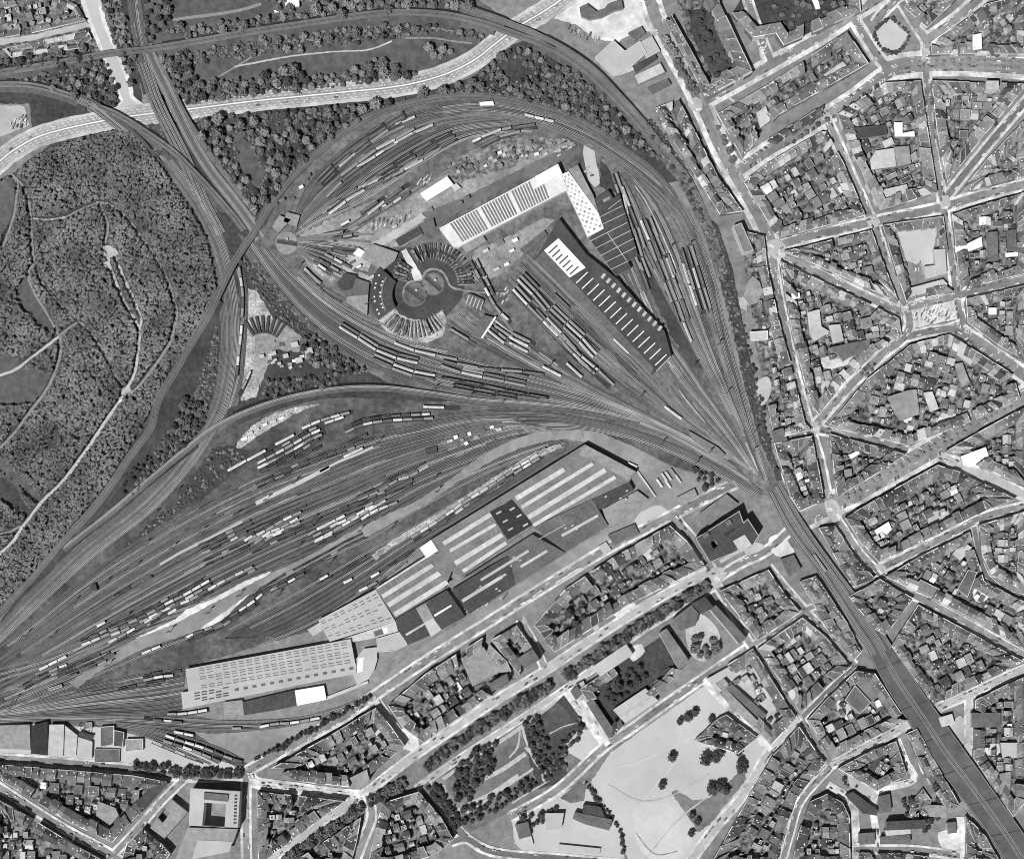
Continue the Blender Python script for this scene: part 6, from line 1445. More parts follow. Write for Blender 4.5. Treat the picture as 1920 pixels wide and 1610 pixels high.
block("the terrace between boulevard and east railway", "1226,205 1272,186 1345,330 1392,396 1350,402 1318,352 1285,300", 9.5, 8, 12, .4, 'gdmdpg', seed=2)
block("the terrace below the star junction", "1384,432 1432,442 1438,500 1460,600 1482,680 1508,790 1520,806 1452,822 1440,760 1415,650 1405,570", 9.5, 7.5, 12, .45, 'gdmdgp', skip=(8, 9, 10))
block("the wedge beside the railway throat", "1452,832 1522,818 1535,880 1545,938 1500,958 1482,930", 11, 9.4, 13, .5, 'dgdcm')
block("the dense block by the goods sheds", "1002,1172 1060,1105 1150,1045 1255,985 1288,1015 1322,1062 1180,1132 1040,1222", 12, 10.0, 14, .5, 'ddcgm')
block("the block west of white gable", "728,1322 800,1262 905,1196 950,1240 965,1275 860,1345 795,1392 755,1362", 12, 10.0, 16, .55, 'ddcgm')
block("the small block below the tram street", "922,1200 968,1172 998,1215 1012,1240 975,1265 950,1235", 10.5, 11.2, 15, .4, 'gdmd')
block("the block above the short pale street", "510,1440 620,1378 705,1326 735,1365 758,1398 690,1455 655,1474 560,1464", 12, 10.0, 16, .6, 'dgdcm')
block("the triangle beneath the short pale street", "482,1484 560,1492 645,1502 600,1535 525,1590 485,1620", 11.5, 10.0, 16, .6, 'ddcg')
block("the block below the tree avenue's bend", "718,1505 785,1484 825,1530 850,1572 820,1600 740,1625 690,1625 705,1550", 11.5, 9.4, 16, .6, 'dgdcm')
block("the terraces under the bottom road", "-15,1432 60,1438 250,1454 325,1468 260,1525 210,1578 130,1540 40,1486 -15,1450", 11.5, 10.0, 15, .7, 'dddcg')
block("the terraces in the southwest corner", "-20,1490 60,1535 130,1578 190,1612 190,1640 -20,1640", 11.5, 9.4, 15, .75, 'ddcg')
block("the block between slanting street and corner", "238,1582 268,1552 300,1580 318,1600 290,1640 220,1640", 10.5, 9.4, 15, .7, 'ddcg')
block("the garden block above the sand lot", "1088,1292 1150,1250 1240,1190 1262,1180 1290,1245 1180,1350 1146,1384", 10.5, 11.2, 12, .5, 'dgcdm', 'grass_d', skip=(1, 2, 3), fill=False)
block("the strip by the railway underpass", "1350,1108 1440,1068 1470,1112 1500,1148 1420,1200 1395,1165", 11, 9.4, 12, .6, 'gdgmd')
block("the bright-yard block by the tracks", "1420,1216 1505,1158 1548,1194 1595,1250 1545,1292 1500,1336 1478,1296", 11, 9.4, 12, .6, 'gdgmdp')
block("the strip hugging the viaduct's west edge", "1500,1090 1530,1080 1590,1170 1615,1222 1602,1236 1560,1188", 9.5, 9.4, 10, .6, 'gdmg')
block("the wedge of parallel roofs", "1330,1268 1412,1216 1450,1280 1492,1345 1446,1396 1390,1335", 11, 11.2, 12, .5, 'gdmg', 'concrete')
block("the triangular cluster in the sand lot", "1303,1388 1345,1348 1362,1340 1420,1382 1384,1412", 9.5, 8.8, 11, .5, 'ccdd', 'r_char' if False else 'yard')
block("the long terraced block at the bottom", "1412,1480 1448,1418 1498,1362 1546,1432 1496,1492 1474,1550 1455,1625 1330,1625", 11.5, 9.4, 14, .6, 'dgdgc')
block("the hall block west of the viaduct", "1516,1348 1555,1305 1605,1258 1640,1262 1690,1338 1702,1350 1620,1392 1560,1424", 10.5, 10.0, 14, .5, 'gdgm', skip=(4,))
block("the garden block below the bright street", "1572,1440 1640,1404 1680,1390 1700,1452 1645,1482", 10.5, 9.4, 12, .5, 'gdgd', 'grass_d')
block("the terrace facing the viaduct's shadow", "1700,1375 1720,1366 1760,1440 1800,1510 1780,1522 1745,1470", 9.5, 10.0, 12, .4, 'gdgm', wing=0)
block("the curved terrace by the church", "1485,1622 1498,1560 1520,1502 1552,1488 1580,1505 1592,1530 1594,1622", 11, 9.4, 14, .6, 'dgdc')
block("the settlement in the northwest corner", "-15,5 90,-15 145,10 160,38 60,62 -15,74", 7, 14, 5, .5, 'gpdmd', wing=.3)
block("the allotment huts by the northwest lane", "5,92 100,72 165,58 172,72 150,90 20,108", 5, 14, 4, .4, 'pgdp', wing=0)

block("the corner block below the tree avenue", "566,1606 640,1556 676,1532 668,1578 655,1625 545,1630", 11, 9, 12, .6, 'dgcm')
block("the small terrace south of the church", "1612,1598 1700,1600 1740,1606 1740,1640 1612,1640", 8, 9, 9, .6, 'dgcm', wing=0, fill=False)
block("the row under the southeastern viaduct end", "1700,1540 1712,1500 1730,1478 1746,1500 1735,1534", 7, 8, 8, .5, 'dgm', wing=0, fill=False)
# ---- houses: the three hundred largest of either roof kind stand alone; the smaller ones are one mass each
nroot = 0
for LST, pit, nm, cat, mass in ((SPECS, True, 'terraced_house', 'house', 'small_gabled_houses'), (SPECS, False, 'town_house', 'house', 'small_flat_houses'), (BACKS, None, 'back_building', 'back building', 'small_back_buildings')):
    L = sorted([s_ for s_ in LST if pit is None or s_['pitch'] == pit], key=lambda s_: -s_['ar'])
    print('houses', nm, len(L))
    NI = 300
    for sp in L[:NI]:
        h = House(nm, sp['lab'], cat, sp['q'], sp['grp'])
        for pn, mb in house_parts(sp): h.add(pn, mb)
    if L[NI:]:
        mb = MB()
        for sp in L[NI:]:
            for pn, m2 in house_parts(sp):
                k = len(mb.v); mb.v += m2.v; mb.f += [tuple(i + k for i in f) for f in m2.f]; mb.m += [mb.mi(m2.ms[i]) for i in m2.m]
        o = mb.build(mass); tag(o, f"remaining small {'back buildings' if pit is None else 'gabled houses' if pit else 'flat-roofed houses'} packed into the street blocks", 'houses', kind='stuff')
# sun-bleached yards
for s in ("1755,790 1780,772 1800,785 1785,800", "1540,672 1590,664 1632,668 1600,680 1560,692 1538,684", "1540,720 1560,716 1566,760 1548,768", "1466,880 1490,872 1506,900 1486,925 1470,905",
          "1738,968 1752,952 1776,956 1782,975 1766,990 1744,988", "1826,1102 1850,1086 1860,1110 1838,1130 1824,1118", "1724,1268 1738,1262 1742,1282 1728,1280", "1776,1366 1800,1340 1812,1350 1810,1390 1786,1396",
          "1385,560 1398,555 1400,585 1388,576", "1418,720 1440,706 1444,740 1426,760", "1180,1216 1204,1206 1210,1220 1186,1240", "1210,1045 1225,1036 1230,1050 1214,1060", "1195,1020 1210,1012 1226,1040 1212,1048",
          "1150,1140 1180,1126 1194,1140 1160,1160", "1108,1165 1118,1160 1124,1180 1116,1186", "735,1380 770,1362 786,1396 770,1408", "700,1352 716,1345 722,1368 706,1380", "1590,1440 1640,1452 1642,1490 1600,1480", "1760,1560 1800,1558 1798,1590 1770,1592",
          "1570,1300 1596,1326 1590,1350 1570,1330", "1722,1420 1750,1418 1752,1440 1730,1450", "1820,1398 1880,1395 1882,1420 1825,1422", "1690,770 1705,765 1710,790 1694,792", "1800,775 1830,765 1850,780 1815,792", "1290,1150 1330,1160 1350,1200 1320,1240 1290,1215", "1440,1012 1462,1000 1480,1020 1490,1036 1464,1044 1448,1034", "1395,1030 1420,1015 1436,1030 1410,1048"):
    areaof('bright_yard', 'white_gr' if rr.random() < .5 else 'concrete', [(x, y) for x, y in PL(s)], 1, True)

# ================================================================ TREES
def crown_mesh(nm, m, seed, n=210):
    """leaf clumps spread through a lobed crown of radius 1, base at z=0, height about 1.7"""
    r = random.Random(seed); mb = MB()
    lobes = [(0, 0, 1.0, .62)] + [(.52 * cos(a), .52 * sin(a), r.uniform(.6, 1.15), r.uniform(.34, .5)) for a in [k * 2 * pi / 7 + r.uniform(-.3, .3) for k in range(7)]] + [(r.uniform(-.3, .3), r.uniform(-.3, .3), 1.4, .36)]
    for x, y, z, q in lobes:                      # solid hearts
        b = len(mb.v); 
        for i in range(3):
            for j in range(6):
                t, p = pi * (i + 1) / 4, j * pi / 3 + i * .4
                k = q * r.uniform(.62, .82); mb.v.append((x + k * sin(t) * cos(p), y + k * sin(t) * sin(p), z + k * cos(t)))
        mi = mb.mi(m)
        for i in range(2):
            for j in range(6):
                mb.f.append((b + i * 6 + j, b + (i + 1) * 6 + j, b + (i + 1) * 6 + (j + 1) % 6, b + i * 6 + (j + 1) % 6)); mb.m.append(mi)
        mb.f.append(tuple(b + j for j in range(6))); mb.m.append(mi)
    for k in range(n):
        x, y, z, q = r.choice(lobes); t = math.acos(r.uniform(-.4, 1)); p = r.uniform(0, 2 * pi); d = q * r.uniform(.75, 1.12)
        c = (x + d * sin(t) * cos(p), y + d * sin(t) * sin(p), z + d * cos(t)); e = r.uniform(.07, .15)
        a1 = np.array([r.gauss(0, 1) for _ in range(3)]); a1 /= np.linalg.norm(a1); a2 = np.cross(a1, [r.gauss(0, 1) for _ in range(3)]); a2 /= np.linalg.norm(a2)
        mb.face([tuple(np.array(c) + e * (u * a1 + v * a2)) for u, v in ((-1, -.7), (.8, -1), (1, .8), (-.7, 1))], m)
    return mb.mesh(nm)
CROWNS = {t: [crown_mesh('crown', f'leaf_{t}', 10 * i + ord(t)) for i in range(4)] for t in 'dmp'}
tb = MB()
for k in range(6):
    a, b = k * pi / 3, (k + 1) * pi / 3
    tb.face([(cos(a), sin(a), 0), (cos(b), sin(b), 0), (.55 * cos(b), .55 * sin(b), 1), (.55 * cos(a), .55 * sin(a), 1)], 'bark')
for a in (0.3, 2.4, 4.4):
    tb.face([(.3 * cos(a), .3 * sin(a), .75), (.3 * cos(a + 1.2), .3 * sin(a + 1.2), .75), (2.6 * cos(a + .6), 2.6 * sin(a + .6), 1.35)], 'bark')
TRUNK = tb.mesh('trunk')
TREES = []; GLADES = [PL('430,245 475,262 505,325 485,362 445,318'), PL('470,222 520,215 540,235 500,250'), PL('925,122 970,103 1000,140 962,152')]
TN = {'d': 'dark', 'm': 'mid-grey', 'p': 'pale'}
def grove(desc, poly, n, r0, r1, tones='dmm', seed=0, sep=.86):
    """individual trees scattered through a plot (radii in plan units)"""
    p = PL(poly); r = random.Random(desc + str(seed)); xs = [q[0] for q in p]; ys = [q[1] for q in p]; got = []; tries = 0
    while len(got) < n and tries < n * 60:
        tries += 1; x, y = r.uniform(min(xs), max(xs)), r.uniform(min(ys), max(ys)); rad = r0 + (r1 - r0) * r.random() ** 1.6
        if inside((x, y), p) and not any(inside((x, y), g) for g in GLADES) and not any(abs(x - g[0][0]) < 150 and inside((x, y), g) for g in BIGS) and all(hypot(x - a, y - b) > sep * (rad + c) for a, b, c, _ in got): got.append((x, y, rad, r.choice(tones)))
    TREES.append((desc, got))
def line_trees(desc, s, gap, rad, tones='dm', jit=2.4, off=(0,)):
    p = smooth(PL(s), 6); sl = arclen(p); r = random.Random(desc + s); got = []; d = gap / 2
    while d < sl[-1]:
        (x, y), (dx, dy) = at(p, sl, d)
        for o in off:
            got.append((x - dy * o + r.uniform(-jit, jit), y + dx * o + r.uniform(-jit, jit), rad * r.uniform(.65, 1.3), r.choice(tones)))
        d += gap * r.uniform(.85, 1.15)
    TREES.append((desc, got))
def spot_trees(desc, pts, tones='d'):
    r = random.Random(desc); TREES.append((desc, [(x, y, q, r.choice(tones)) for x, y, q in pts]))
grove("in the belt under the motorway", "360,222 480,212 640,198 760,184 740,196 640,242 560,310 500,385 478,405 440,345 380,265", 84, 6, 13, 'dmmmpp')
grove("between motorway and circle line", "770,180 880,152 950,95 990,85 1090,145 1180,230 1240,300 1200,285 1100,228 1000,190 900,172", 90, 5, 12, 'dmmmp')
grove("north of the outer line", "290,55 480,30 640,10 860,-10 880,10 760,18 640,28 480,52 360,75", 48, 5, 12, 'mmpp')
grove("at the top edge", "480,-10 640,-10 860,-12 800,10 640,20 520,20", 30, 6, 13, 'mmp')
grove("in the belt under the outer line", "300,105 480,74 640,50 780,42 900,60 930,75 880,78 820,60 700,80 560,98 480,108 400,112 320,150", 62, 4, 10, 'dmmpp')
grove("along the motorway's north side", "360,160 400,150 480,150 540,118 570,140 640,140 700,110 760,125 780,140 700,152 560,168 480,176 350,195", 62, 5, 12, 'mmpd')
grove("north of the junction by the pale avenue", "0,110 140,95 165,80 190,108 100,122 0,138", 22, 5, 11, 'dmm')
grove("between pale avenue and western bundle", "100,120 195,112 215,160 225,195 190,205 130,178 60,155 20,160", 40, 4, 10, 'ddmp')
grove("beside the track bundle at the top", "190,0 225,0 255,105 245,160 230,118 205,60", 26, 4, 8, 'dmp')
grove("east of the track bundle at the top", "265,0 315,0 315,40 290,80 275,80", 16, 5, 10, 'dm')
grove("in the wedge below the bridge", "300,110 340,100 380,160 350,190 330,165", 20, 5, 11, 'dmp')
grove("beside the ash yard", "560,635 585,625 640,668 690,695 640,705 600,690 570,672", 34, 4, 9, 'ddmp')
grove("by the low crossing line", "490,712 620,702 640,718 560,738 490,748", 22, 4, 8, 'dm')
grove("in the wedge between flyover and bundle", "345,745 395,770 370,810 330,850 290,870 320,800", 40, 4, 9, 'ddm')
grove("in the narrow grass wedge farther south", "235,880 270,850 300,850 250,905 210,950", 14, 3, 6, 'dd')
line_trees("along the tree avenue's east stretch", "1060,1268 1130,1222 1200,1175 1280,1124 1330,1098", 9.5, 7.5, 'dmm', off=(-4.5, 4.5))
line_trees("along the tree avenue's west stretch", "800,1440 850,1400 940,1340 1040,1280", 9.5, 7.5, 'dmm', off=(-5, 5))
line_trees("along the tree avenue's bend", "690,1506 720,1490 760,1466", 10, 8, 'dmm', off=(-5, 5))
line_trees("along the tree avenue's southwest end", "530,1618 580,1580 640,1540 680,1512", 9.5, 7.5, 'dmm', off=(-4.5, 4.5))
grove("in the park's western grove", "850,1440 900,1400 930,1390 920,1450 890,1480 880,1500 850,1500", 34, 5, 11, 'd')
grove("along the park's lower hedge", "865,1520 930,1490 990,1460 1010,1470 960,1500 900,1540 870,1545", 30, 4, 9, 'd')
grove("round the tennis lawn", "982,1352 1005,1335 1020,1380 1040,1420 1050,1440 1025,1465 1000,1420", 36, 4, 9, 'd')
grove("behind the playground", "1050,1392 1075,1375 1085,1340 1092,1350 1085,1385 1060,1410 1060,1440 1040,1440", 20, 4, 8, 'dm')
spot_trees("on the sand lot", [(1290, 1345, 10), (1303, 1335, 9), (1260, 1419, 10), (1241, 1472, 9), (1323, 1424, 14), (1342, 1420, 12), (1352, 1412, 9), (1390, 1440, 13), (1388, 1428, 9), (1335, 1480, 13), (1350, 1474, 12), (1362, 1482, 9), (1298, 1528, 7.5), (1308, 1540, 7.5), (1296, 1562, 8), (1334, 1348, 8), (1275, 1352, 8), (1385, 1411, 8)])
grove("in the school garden north of the sand lot", "1125,1290 1165,1262 1200,1250 1215,1265 1200,1280 1165,1310 1155,1318 1135,1312", 20, 6, 12, 'd')
grove("round the tree court by the long school building", "1300,1195 1330,1190 1345,1215 1325,1235 1300,1225", 9, 7, 13, 'dm')
line_trees("along the school hedge", "1098,1465 1120,1500 1145,1530 1162,1560 1170,1600", 7, 4.5, 'd')
grove("at the school's west gate", "975,1535 1010,1525 1020,1540 995,1548 1035,1520 1055,1510", 12, 5, 9, 'd')
line_trees("in the dark street by the park", "806,1472 835,1510 862,1555", 9, 6.5, 'd', off=(-5, 5))
line_trees("along the bottom road by the tree belt", "250,1432 300,1440 350,1446 400,1448 455,1448", 9, 6, 'd', off=(-3, 5))
line_trees("in the belt beside the goods street", "475,1430 560,1386 640,1342 695,1310", 10, 6, 'd', off=(-4,))
line_trees("along the boulevard's upper end", "1246,70 1262,105 1285,145 1305,175", 14, 9, 'mp')
line_trees("along the boulevard's middle", "1345,235 1362,275 1378,310", 16, 7, 'm')
line_trees("down the middle of the northeast boulevard", "1700,122 1760,117 1840,118 1920,124", 15, 3.4, 'p', off=(-3, 6))
line_trees("down the parking boulevard", "1580,934 1640,900 1700,866 1760,832 1820,798 1900,755", 15, 3.4, 'p', off=(-3, 4))
line_trees("round the central square garden", "1670,33 1705,66 1682,98 1654,92 1640,60 1670,33", 8, 4, 'd', 1)
line_trees("along the slanted-parking avenue", "1470,276 1500,258 1540,230 1600,195 1650,158", 14, 4.5, 'dm')
grove("in the long courtyard", "1285,20 1325,10 1372,120 1345,150 1310,80", 18, 5, 9, 'd')
grove("in the garden court at the top", "1450,10 1590,-5 1590,10 1480,65 1460,50", 20, 4, 8, 'dm')
grove("in the triangular avenue court", "1560,100 1590,80 1605,110 1585,125", 8, 4, 7, 'dm')
grove("behind the houses south of the goods sheds", "1050,1140 1085,1110 1100,1160 1070,1175", 12, 6, 13, 'd')
grove("by the railway throat in the east", "1300,880 1330,885 1350,905 1320,920", 12, 4, 8, 'd')
grove("at the yard's north gardens", "840,310 900,285 1000,262 1060,265 960,305 880,330", 14, 3, 6, 'dmp')
grove("along the eastern railway slope", "1200,215 1240,250 1300,350 1330,420 1350,480 1385,600 1372,560 1320,430 1280,360 1225,270", 40, 3, 6, 'dmp')
grove("on the narrow slope under the terrace", "1392,590 1425,730 1450,850 1462,900 1455,880 1432,800 1400,660", 22, 3, 6, 'd')
grove("behind the church", "1690,1500 1710,1500 1730,1540 1760,1530 1740,1560 1700,1545", 14, 4, 9, 'd')
grove("beside the viaduct's shadow", "1750,1450 1775,1450 1790,1500 1770,1530 1750,1500", 14, 4, 9, 'd')
grove("in the park north of the motorway's bend", "800,85 830,85 850,95 830,112 805,110", 8, 6, 11, 'p')
for k, s in enumerate(("1640,210 1680,200 1690,225 1650,235", "1830,240 1850,215 1870,235 1845,250", "1500,370 1590,350 1600,390 1510,410", "1590,470 1640,460 1650,480 1600,500", "1560,580 1600,575 1620,600 1570,620", "1610,690 1640,680 1640,700 1610,712",
                       "1600,990 1700,930 1720,960 1640,1010", "1840,870 1900,840 1910,870 1860,880", "1850,60 1910,40 1910,80 1850,85", "1360,230 1410,215 1420,260 1390,275", "1090,1070 1150,1060 1150,1090 1100,1110", "770,1320 880,1260 900,1300 800,1360", "1850,430 1910,400 1910,440 1860,470",
                       "1560,1470 1650,1430 1670,1440 1600,1480", "60,1470 160,1500 150,1520 60,1480", "740,1520 800,1510 820,1560 740,1580")):
    grove("in the back gardens of " + ["the tall yard block", "the eastern triangle", "the boulevard block", "the slim triangle", "the big wedge block", "the wedge's southern tip", "the star-yard triangle", "the white factory block", "the corner block", "the arrow-shaped block", "the goods-street block", "the white gable block", "the far plaza block", "the bright-street block", "the bottom terraces", "the bend block"][k], s, 7, 3, 6, 'dm')
ALL = []
for desc, got in TREES:
    xs = [q[0] for q in got] or [0]; ys = [q[1] for q in got] or [0]
    hz = max(xs) - min(xs) >= max(ys) - min(ys); got.sort(key=lambda q: q[0] if hz else q[1])
    for i, (x, y, q, t) in enumerate(got):
        if -15 < x < 1935 and -15 < y < 1625: ALL.append((q, x, y, t, f"{TN[t]} leafy tree, {nth(i + 1)} from {'west' if hz else 'north'} {desc}", f"trees {desc}"))
ALL.sort(key=lambda q: -q[0])
print('trees', len(ALL))
def tree_place(q, x, y, r):
    R = q * S; w = W(x, y, R * 1.1)
    return w, R, r.uniform(0, 6.28), R * r.uniform(.85, 1.1)
for q, x, y, t, lab, grp in ALL[:300]:
    r = random.Random(x * 7 + y); w, R, a, hz_ = tree_place(q, x, y, r)
    e = empty('tree', (w[0], w[1], 0)); tag(e, lab, 'tree', grp)
    c = bpy.data.objects.new('crown', r.choice(CROWNS[t])); LINK(c); c.parent = e; c.location = (0, 0, R * .35); c.rotation_euler = (0, 0, a); c.scale = (R, R * r.uniform(.85, 1), hz_)
    k = bpy.data.objects.new('trunk', TRUNK); LINK(k); k.parent = e; k.scale = (.07 * R, .07 * R, R * 1.2)

def merged(items, nm, lab, cat):
    """many meshes placed at once as one object: items = (mesh, loc, rot z, scale)"""
    cache = {}; V = []; F = []; MI = []; off = 0; mats = []
    for me, loc, a, sc in items:
        if me.name not in cache:
            v = np.empty(len(me.vertices) * 3); me.vertices.foreach_get('co', v)
            cache[me.name] = (v.reshape(-1, 3), [tuple(p.vertices) for p in me.polygons], [p.material_index for p in me.polygons], [m.name for m in me.materials])
        v, f, mi, mm = cache[me.name]
        v = v * np.array(sc); c, d = cos(a), sin(a)
        V.append(np.stack([v[:, 0] * c - v[:, 1] * d + loc[0], v[:, 0] * d + v[:, 1] * c + loc[1], v[:, 2] + loc[2]], 1))
        F += [tuple(i + off for i in q) for q in f]; off += len(v)
        for m in mm:
            if m not in mats: mats.append(m)
        MI += [mats.index(mm[i]) if mm else 0 for i in mi]
    me = bpy.data.meshes.new(nm); me.from_pydata(np.concatenate(V).tolist(), [], F)
    for m in mats: me.materials.append(bpy.data.materials[m])
    me.polygons.foreach_set('material_index', MI); me.update()
    o = bpy.data.objects.new(nm, me); LINK(o); return tag(o, lab, cat, kind='stuff')
it = []
for q, x, y, t, lab, grp in ALL[300:]:
    r = random.Random(x * 7 + y); w, R, a, hz_ = tree_place(q, x, y, r)
    it.append((r.choice(CROWNS[t]), (w[0], w[1], R * .35), a, (R, R, hz_)))
merged(it, 'small_trees', "smaller trees and bushes of the belts and gardens", 'trees')

# ---- the wood in the west: one leafy mass, gaps along the paths and clearings
WOOD = PL("-20,345 25,328 60,297 100,274 160,256 212,245 240,248 296,305 335,365 365,408 385,448 398,502 405,548 380,598 334,678 276,778 236,848 186,926 124,996 56,1074 -20,1158")
HOLES = [PL(s) for s in ("193,460 205,460 216,466 223,476 214,482 207,484 205,502 199,510 194,498 195,484", "224,728 242,726 252,738 240,742 230,740", "-20,345 22,332 26,370 22,410 -20,465", "40,520 55,522 70,555 85,585 100,612 90,620 70,612 55,590 38,580 28,550", "-20,660 22,665 50,690 95,700 80,735 55,758 -20,760", "-20,845 5,860 80,936 70,946 -20,872", "-20,880 25,908 60,965 50,970 -20,925")]
lines = []
for o in list(bpy.data.objects):
    if o.name.startswith('footpath'):
        v = o.data.vertices; n = len(v) // 2
        lines += [((v[2 * i].co.x + v[2 * i + 1].co.x) / 2, (v[2 * i].co.y + v[2 * i + 1].co.y) / 2) for i in range(n)]
LN = np.array(lines); LN = LN[LN[:, 0] < -350]
lump = []
for k in range(3):
    r = random.Random(50 + k); mb = MB(); rows, seg = 4, 7; ring = []
    mb.v.append((0, 0, .95))
    for i in range(1, rows):
        for j in range(seg):
            t, p = pi * .62 * i / (rows - 1), 2 * pi * j / seg + i * .35; d = r.uniform(.72, 1.12)
            mb.v.append((d * sin(t) * cos(p), d * sin(t) * sin(p), d * cos(t)))
    mi = mb.mi('wood_leaf')
    for j in range(seg): mb.f.append((0, 1 + j, 1 + (j + 1) % seg)); mb.m.append(mi)
    for i in range(rows - 2):
        for j in range(seg):
            a = 1 + i * seg + j; b = 1 + i * seg + (j + 1) % seg; mb.f.append((a, a + seg, b + seg, b)); mb.m.append(mi)
    lump.append(mb.mesh('canopy_lump'))
r = random.Random(99); it = []
for _ in range(60000):
    x, y = r.uniform(-12, 415), r.uniform(235, 1160)
    if not inside((x, y), WOOD) or any(inside((x, y), h) for h in HOLES): continue
    q = r.uniform(.55, 1.2) if r.random() < .7 else r.uniform(1.2, 2.3); z = 6 + r.uniform(-.8, .8); w = W(x, y, z)
    if len(LN) and np.min((LN[:, 0] - w[0]) ** 2 + (LN[:, 1] - w[1]) ** 2) < (q * .65 + 2.1) ** 2: continue
    it.append((r.choice(lump), (w[0], w[1], z), r.uniform(0, 6.28), (q, q * r.uniform(.75, 1.1), q * r.uniform(.35, .6))))
merged(it, 'woodland', "dense dark wood filling the west between the motorway and the yard", 'wood')
# ---- undergrowth that closes the tree belts
it = []; r = random.Random(31)
ug = []
for k, m in enumerate(('leaf_d', 'leaf_m', 'leaf_d')):
    me = lump[k].copy(); me.name = 'bush'; me.materials.clear(); me.materials.append(M[m]); ug.append(me); me.name = 'bush_' + str(k)
for s_, n_, hole in (("355,222 480,212 640,198 770,184 740,196 640,240 560,308 500,383 478,405 440,345 375,265", 900, "440,250 470,270 495,330 480,352 450,320"), ("790,178 880,152 950,95 990,85 1090,145 1180,230 1240,300 1200,282 1100,226 1000,188 900,172", 900, "930,120 970,105 1000,140 960,150"),
                     ("290,58 480,36 640,14 860,-10 880,10 760,16 640,24 480,46 360,70", 700, None), ("300,108 480,76 640,52 780,44 900,62 880,74 820,58 700,76 560,94 480,104 400,110 330,140", 700, None),
                     ("360,162 400,150 480,150 540,120 580,140 640,140 700,112 760,125 780,142 700,154 560,170 480,178 350,197", 650, None), ("100,120 195,112 215,160 225,195 190,205 130,178 60,155 20,160", 420, None), ("190,0 225,0 255,105 245,160 230,118 205,60", 260, None),
                     ("560,635 585,625 640,668 690,695 640,705 600,690 570,672", 260, None), ("490,712 620,702 640,718 560,738 490,748", 180, None), ("345,745 395,770 370,810 330,850 290,870 320,800", 260, None), ("1205,215 1235,235 1290,320 1330,420 1350,470 1325,450 1290,370 1230,280", 260, None),
                     ("850,1440 900,1400 930,1390 920,1450 890,1480 880,1500 850,1500", 200, None), ("982,1352 1005,1335 1020,1380 1040,1420 1050,1440 1025,1465 1000,1420", 200, None), ("0,110 140,95 165,80 190,108 100,122 0,138", 200, None), ("405,610 412,650 405,700 392,750 365,805 345,790 370,720 395,650", 420, None), ("345,770 390,760 365,812 330,850 270,905 235,945 258,900 305,820", 420, None), ("210,1048 290,975 352,910 398,848 430,840 460,852 435,885 380,930 300,980", 200, None), ("452,480 480,485 540,565 600,618 560,625 520,590 470,530", 260, None), ("240,240 300,230 330,290 300,300", 120, None), ("1312,405 1345,425 1372,505 1392,605 1415,720 1455,880 1440,870 1395,720 1375,625 1350,530", 320, None)):
    p = PL(s_); h = PL(hole) if hole else None; xs = [q[0] for q in p]; ys = [q[1] for q in p]; c_ = 0; t_ = 0
    while c_ < n_ and t_ < n_ * 12:
        t_ += 1; x, y = r.uniform(min(xs), max(xs)), r.uniform(min(ys), max(ys))
        if not inside((x, y), p) or (h and inside((x, y), h)): continue
        c_ += 1; q = r.uniform(.8, 2.4); w = W(x, y, q); it.append((r.choice(ug), (w[0], w[1], q * .4), r.uniform(0, 6.28), (q, q * r.uniform(.7, 1.2), q * r.uniform(.5, 1.0))))
merged(it, 'undergrowth', "low scrub closing the tree belts along railway and motorway", 'scrub')
for m in lump + ug: bpy.data.meshes.remove(m)

# ================================================================ CARS
CARP = {}
def car_meshes(t, van=False):
    if (t, van) in CARP: return CARP[t, van]
    tm = TONE[t][1]; L, wd, h1, h2 = (5.2, 2.0, 1.0, 2.3) if van else (4.3, 1.7, .85, 1.4)
    b = MB(); b.box(0, 0, .3, h1, L, wd, 0, tm)
    x0, x1, y = (-L * .47, L * .3, wd * .46) if van else (-L * .36, L * .18, wd * .42)
    b.prism([(x0 + .25, -y), (x1 - .3, -y), (x1 - .3, y), (x0 + .25, y)], h2 - .12, h2, tm, tm)
    c = MB(); lo = [(x0, -y - .06), (x1 + .25, -y - .06), (x1 + .25, y + .06), (x0, y + .06)]; hi = [(x0 + .25, -y), (x1 - .3, -y), (x1 - .3, y), (x0 + .25, y)]
    for i in range(4):
        j = (i + 1) % 4; c.face([(*lo[i], h1), (*lo[j], h1), (*hi[j], h2 - .12), (*hi[i], h2 - .12)], 'glass')
    w = MB(); w.box(0, 0, 0, .6, .6, .18, 0, 'rubber')
    CARP[t, van] = (b.mesh('body'), c.mesh('windows'), w.mesh('wheel'), L, wd); return CARP[t, van]
CARS = []; rc = random.Random(4)
def car(x, y, a, phrase, z): CARS.append([x, y, a, rc.choice('wwwppggdd'), rc.random() < .1, phrase, z])
zc = .9
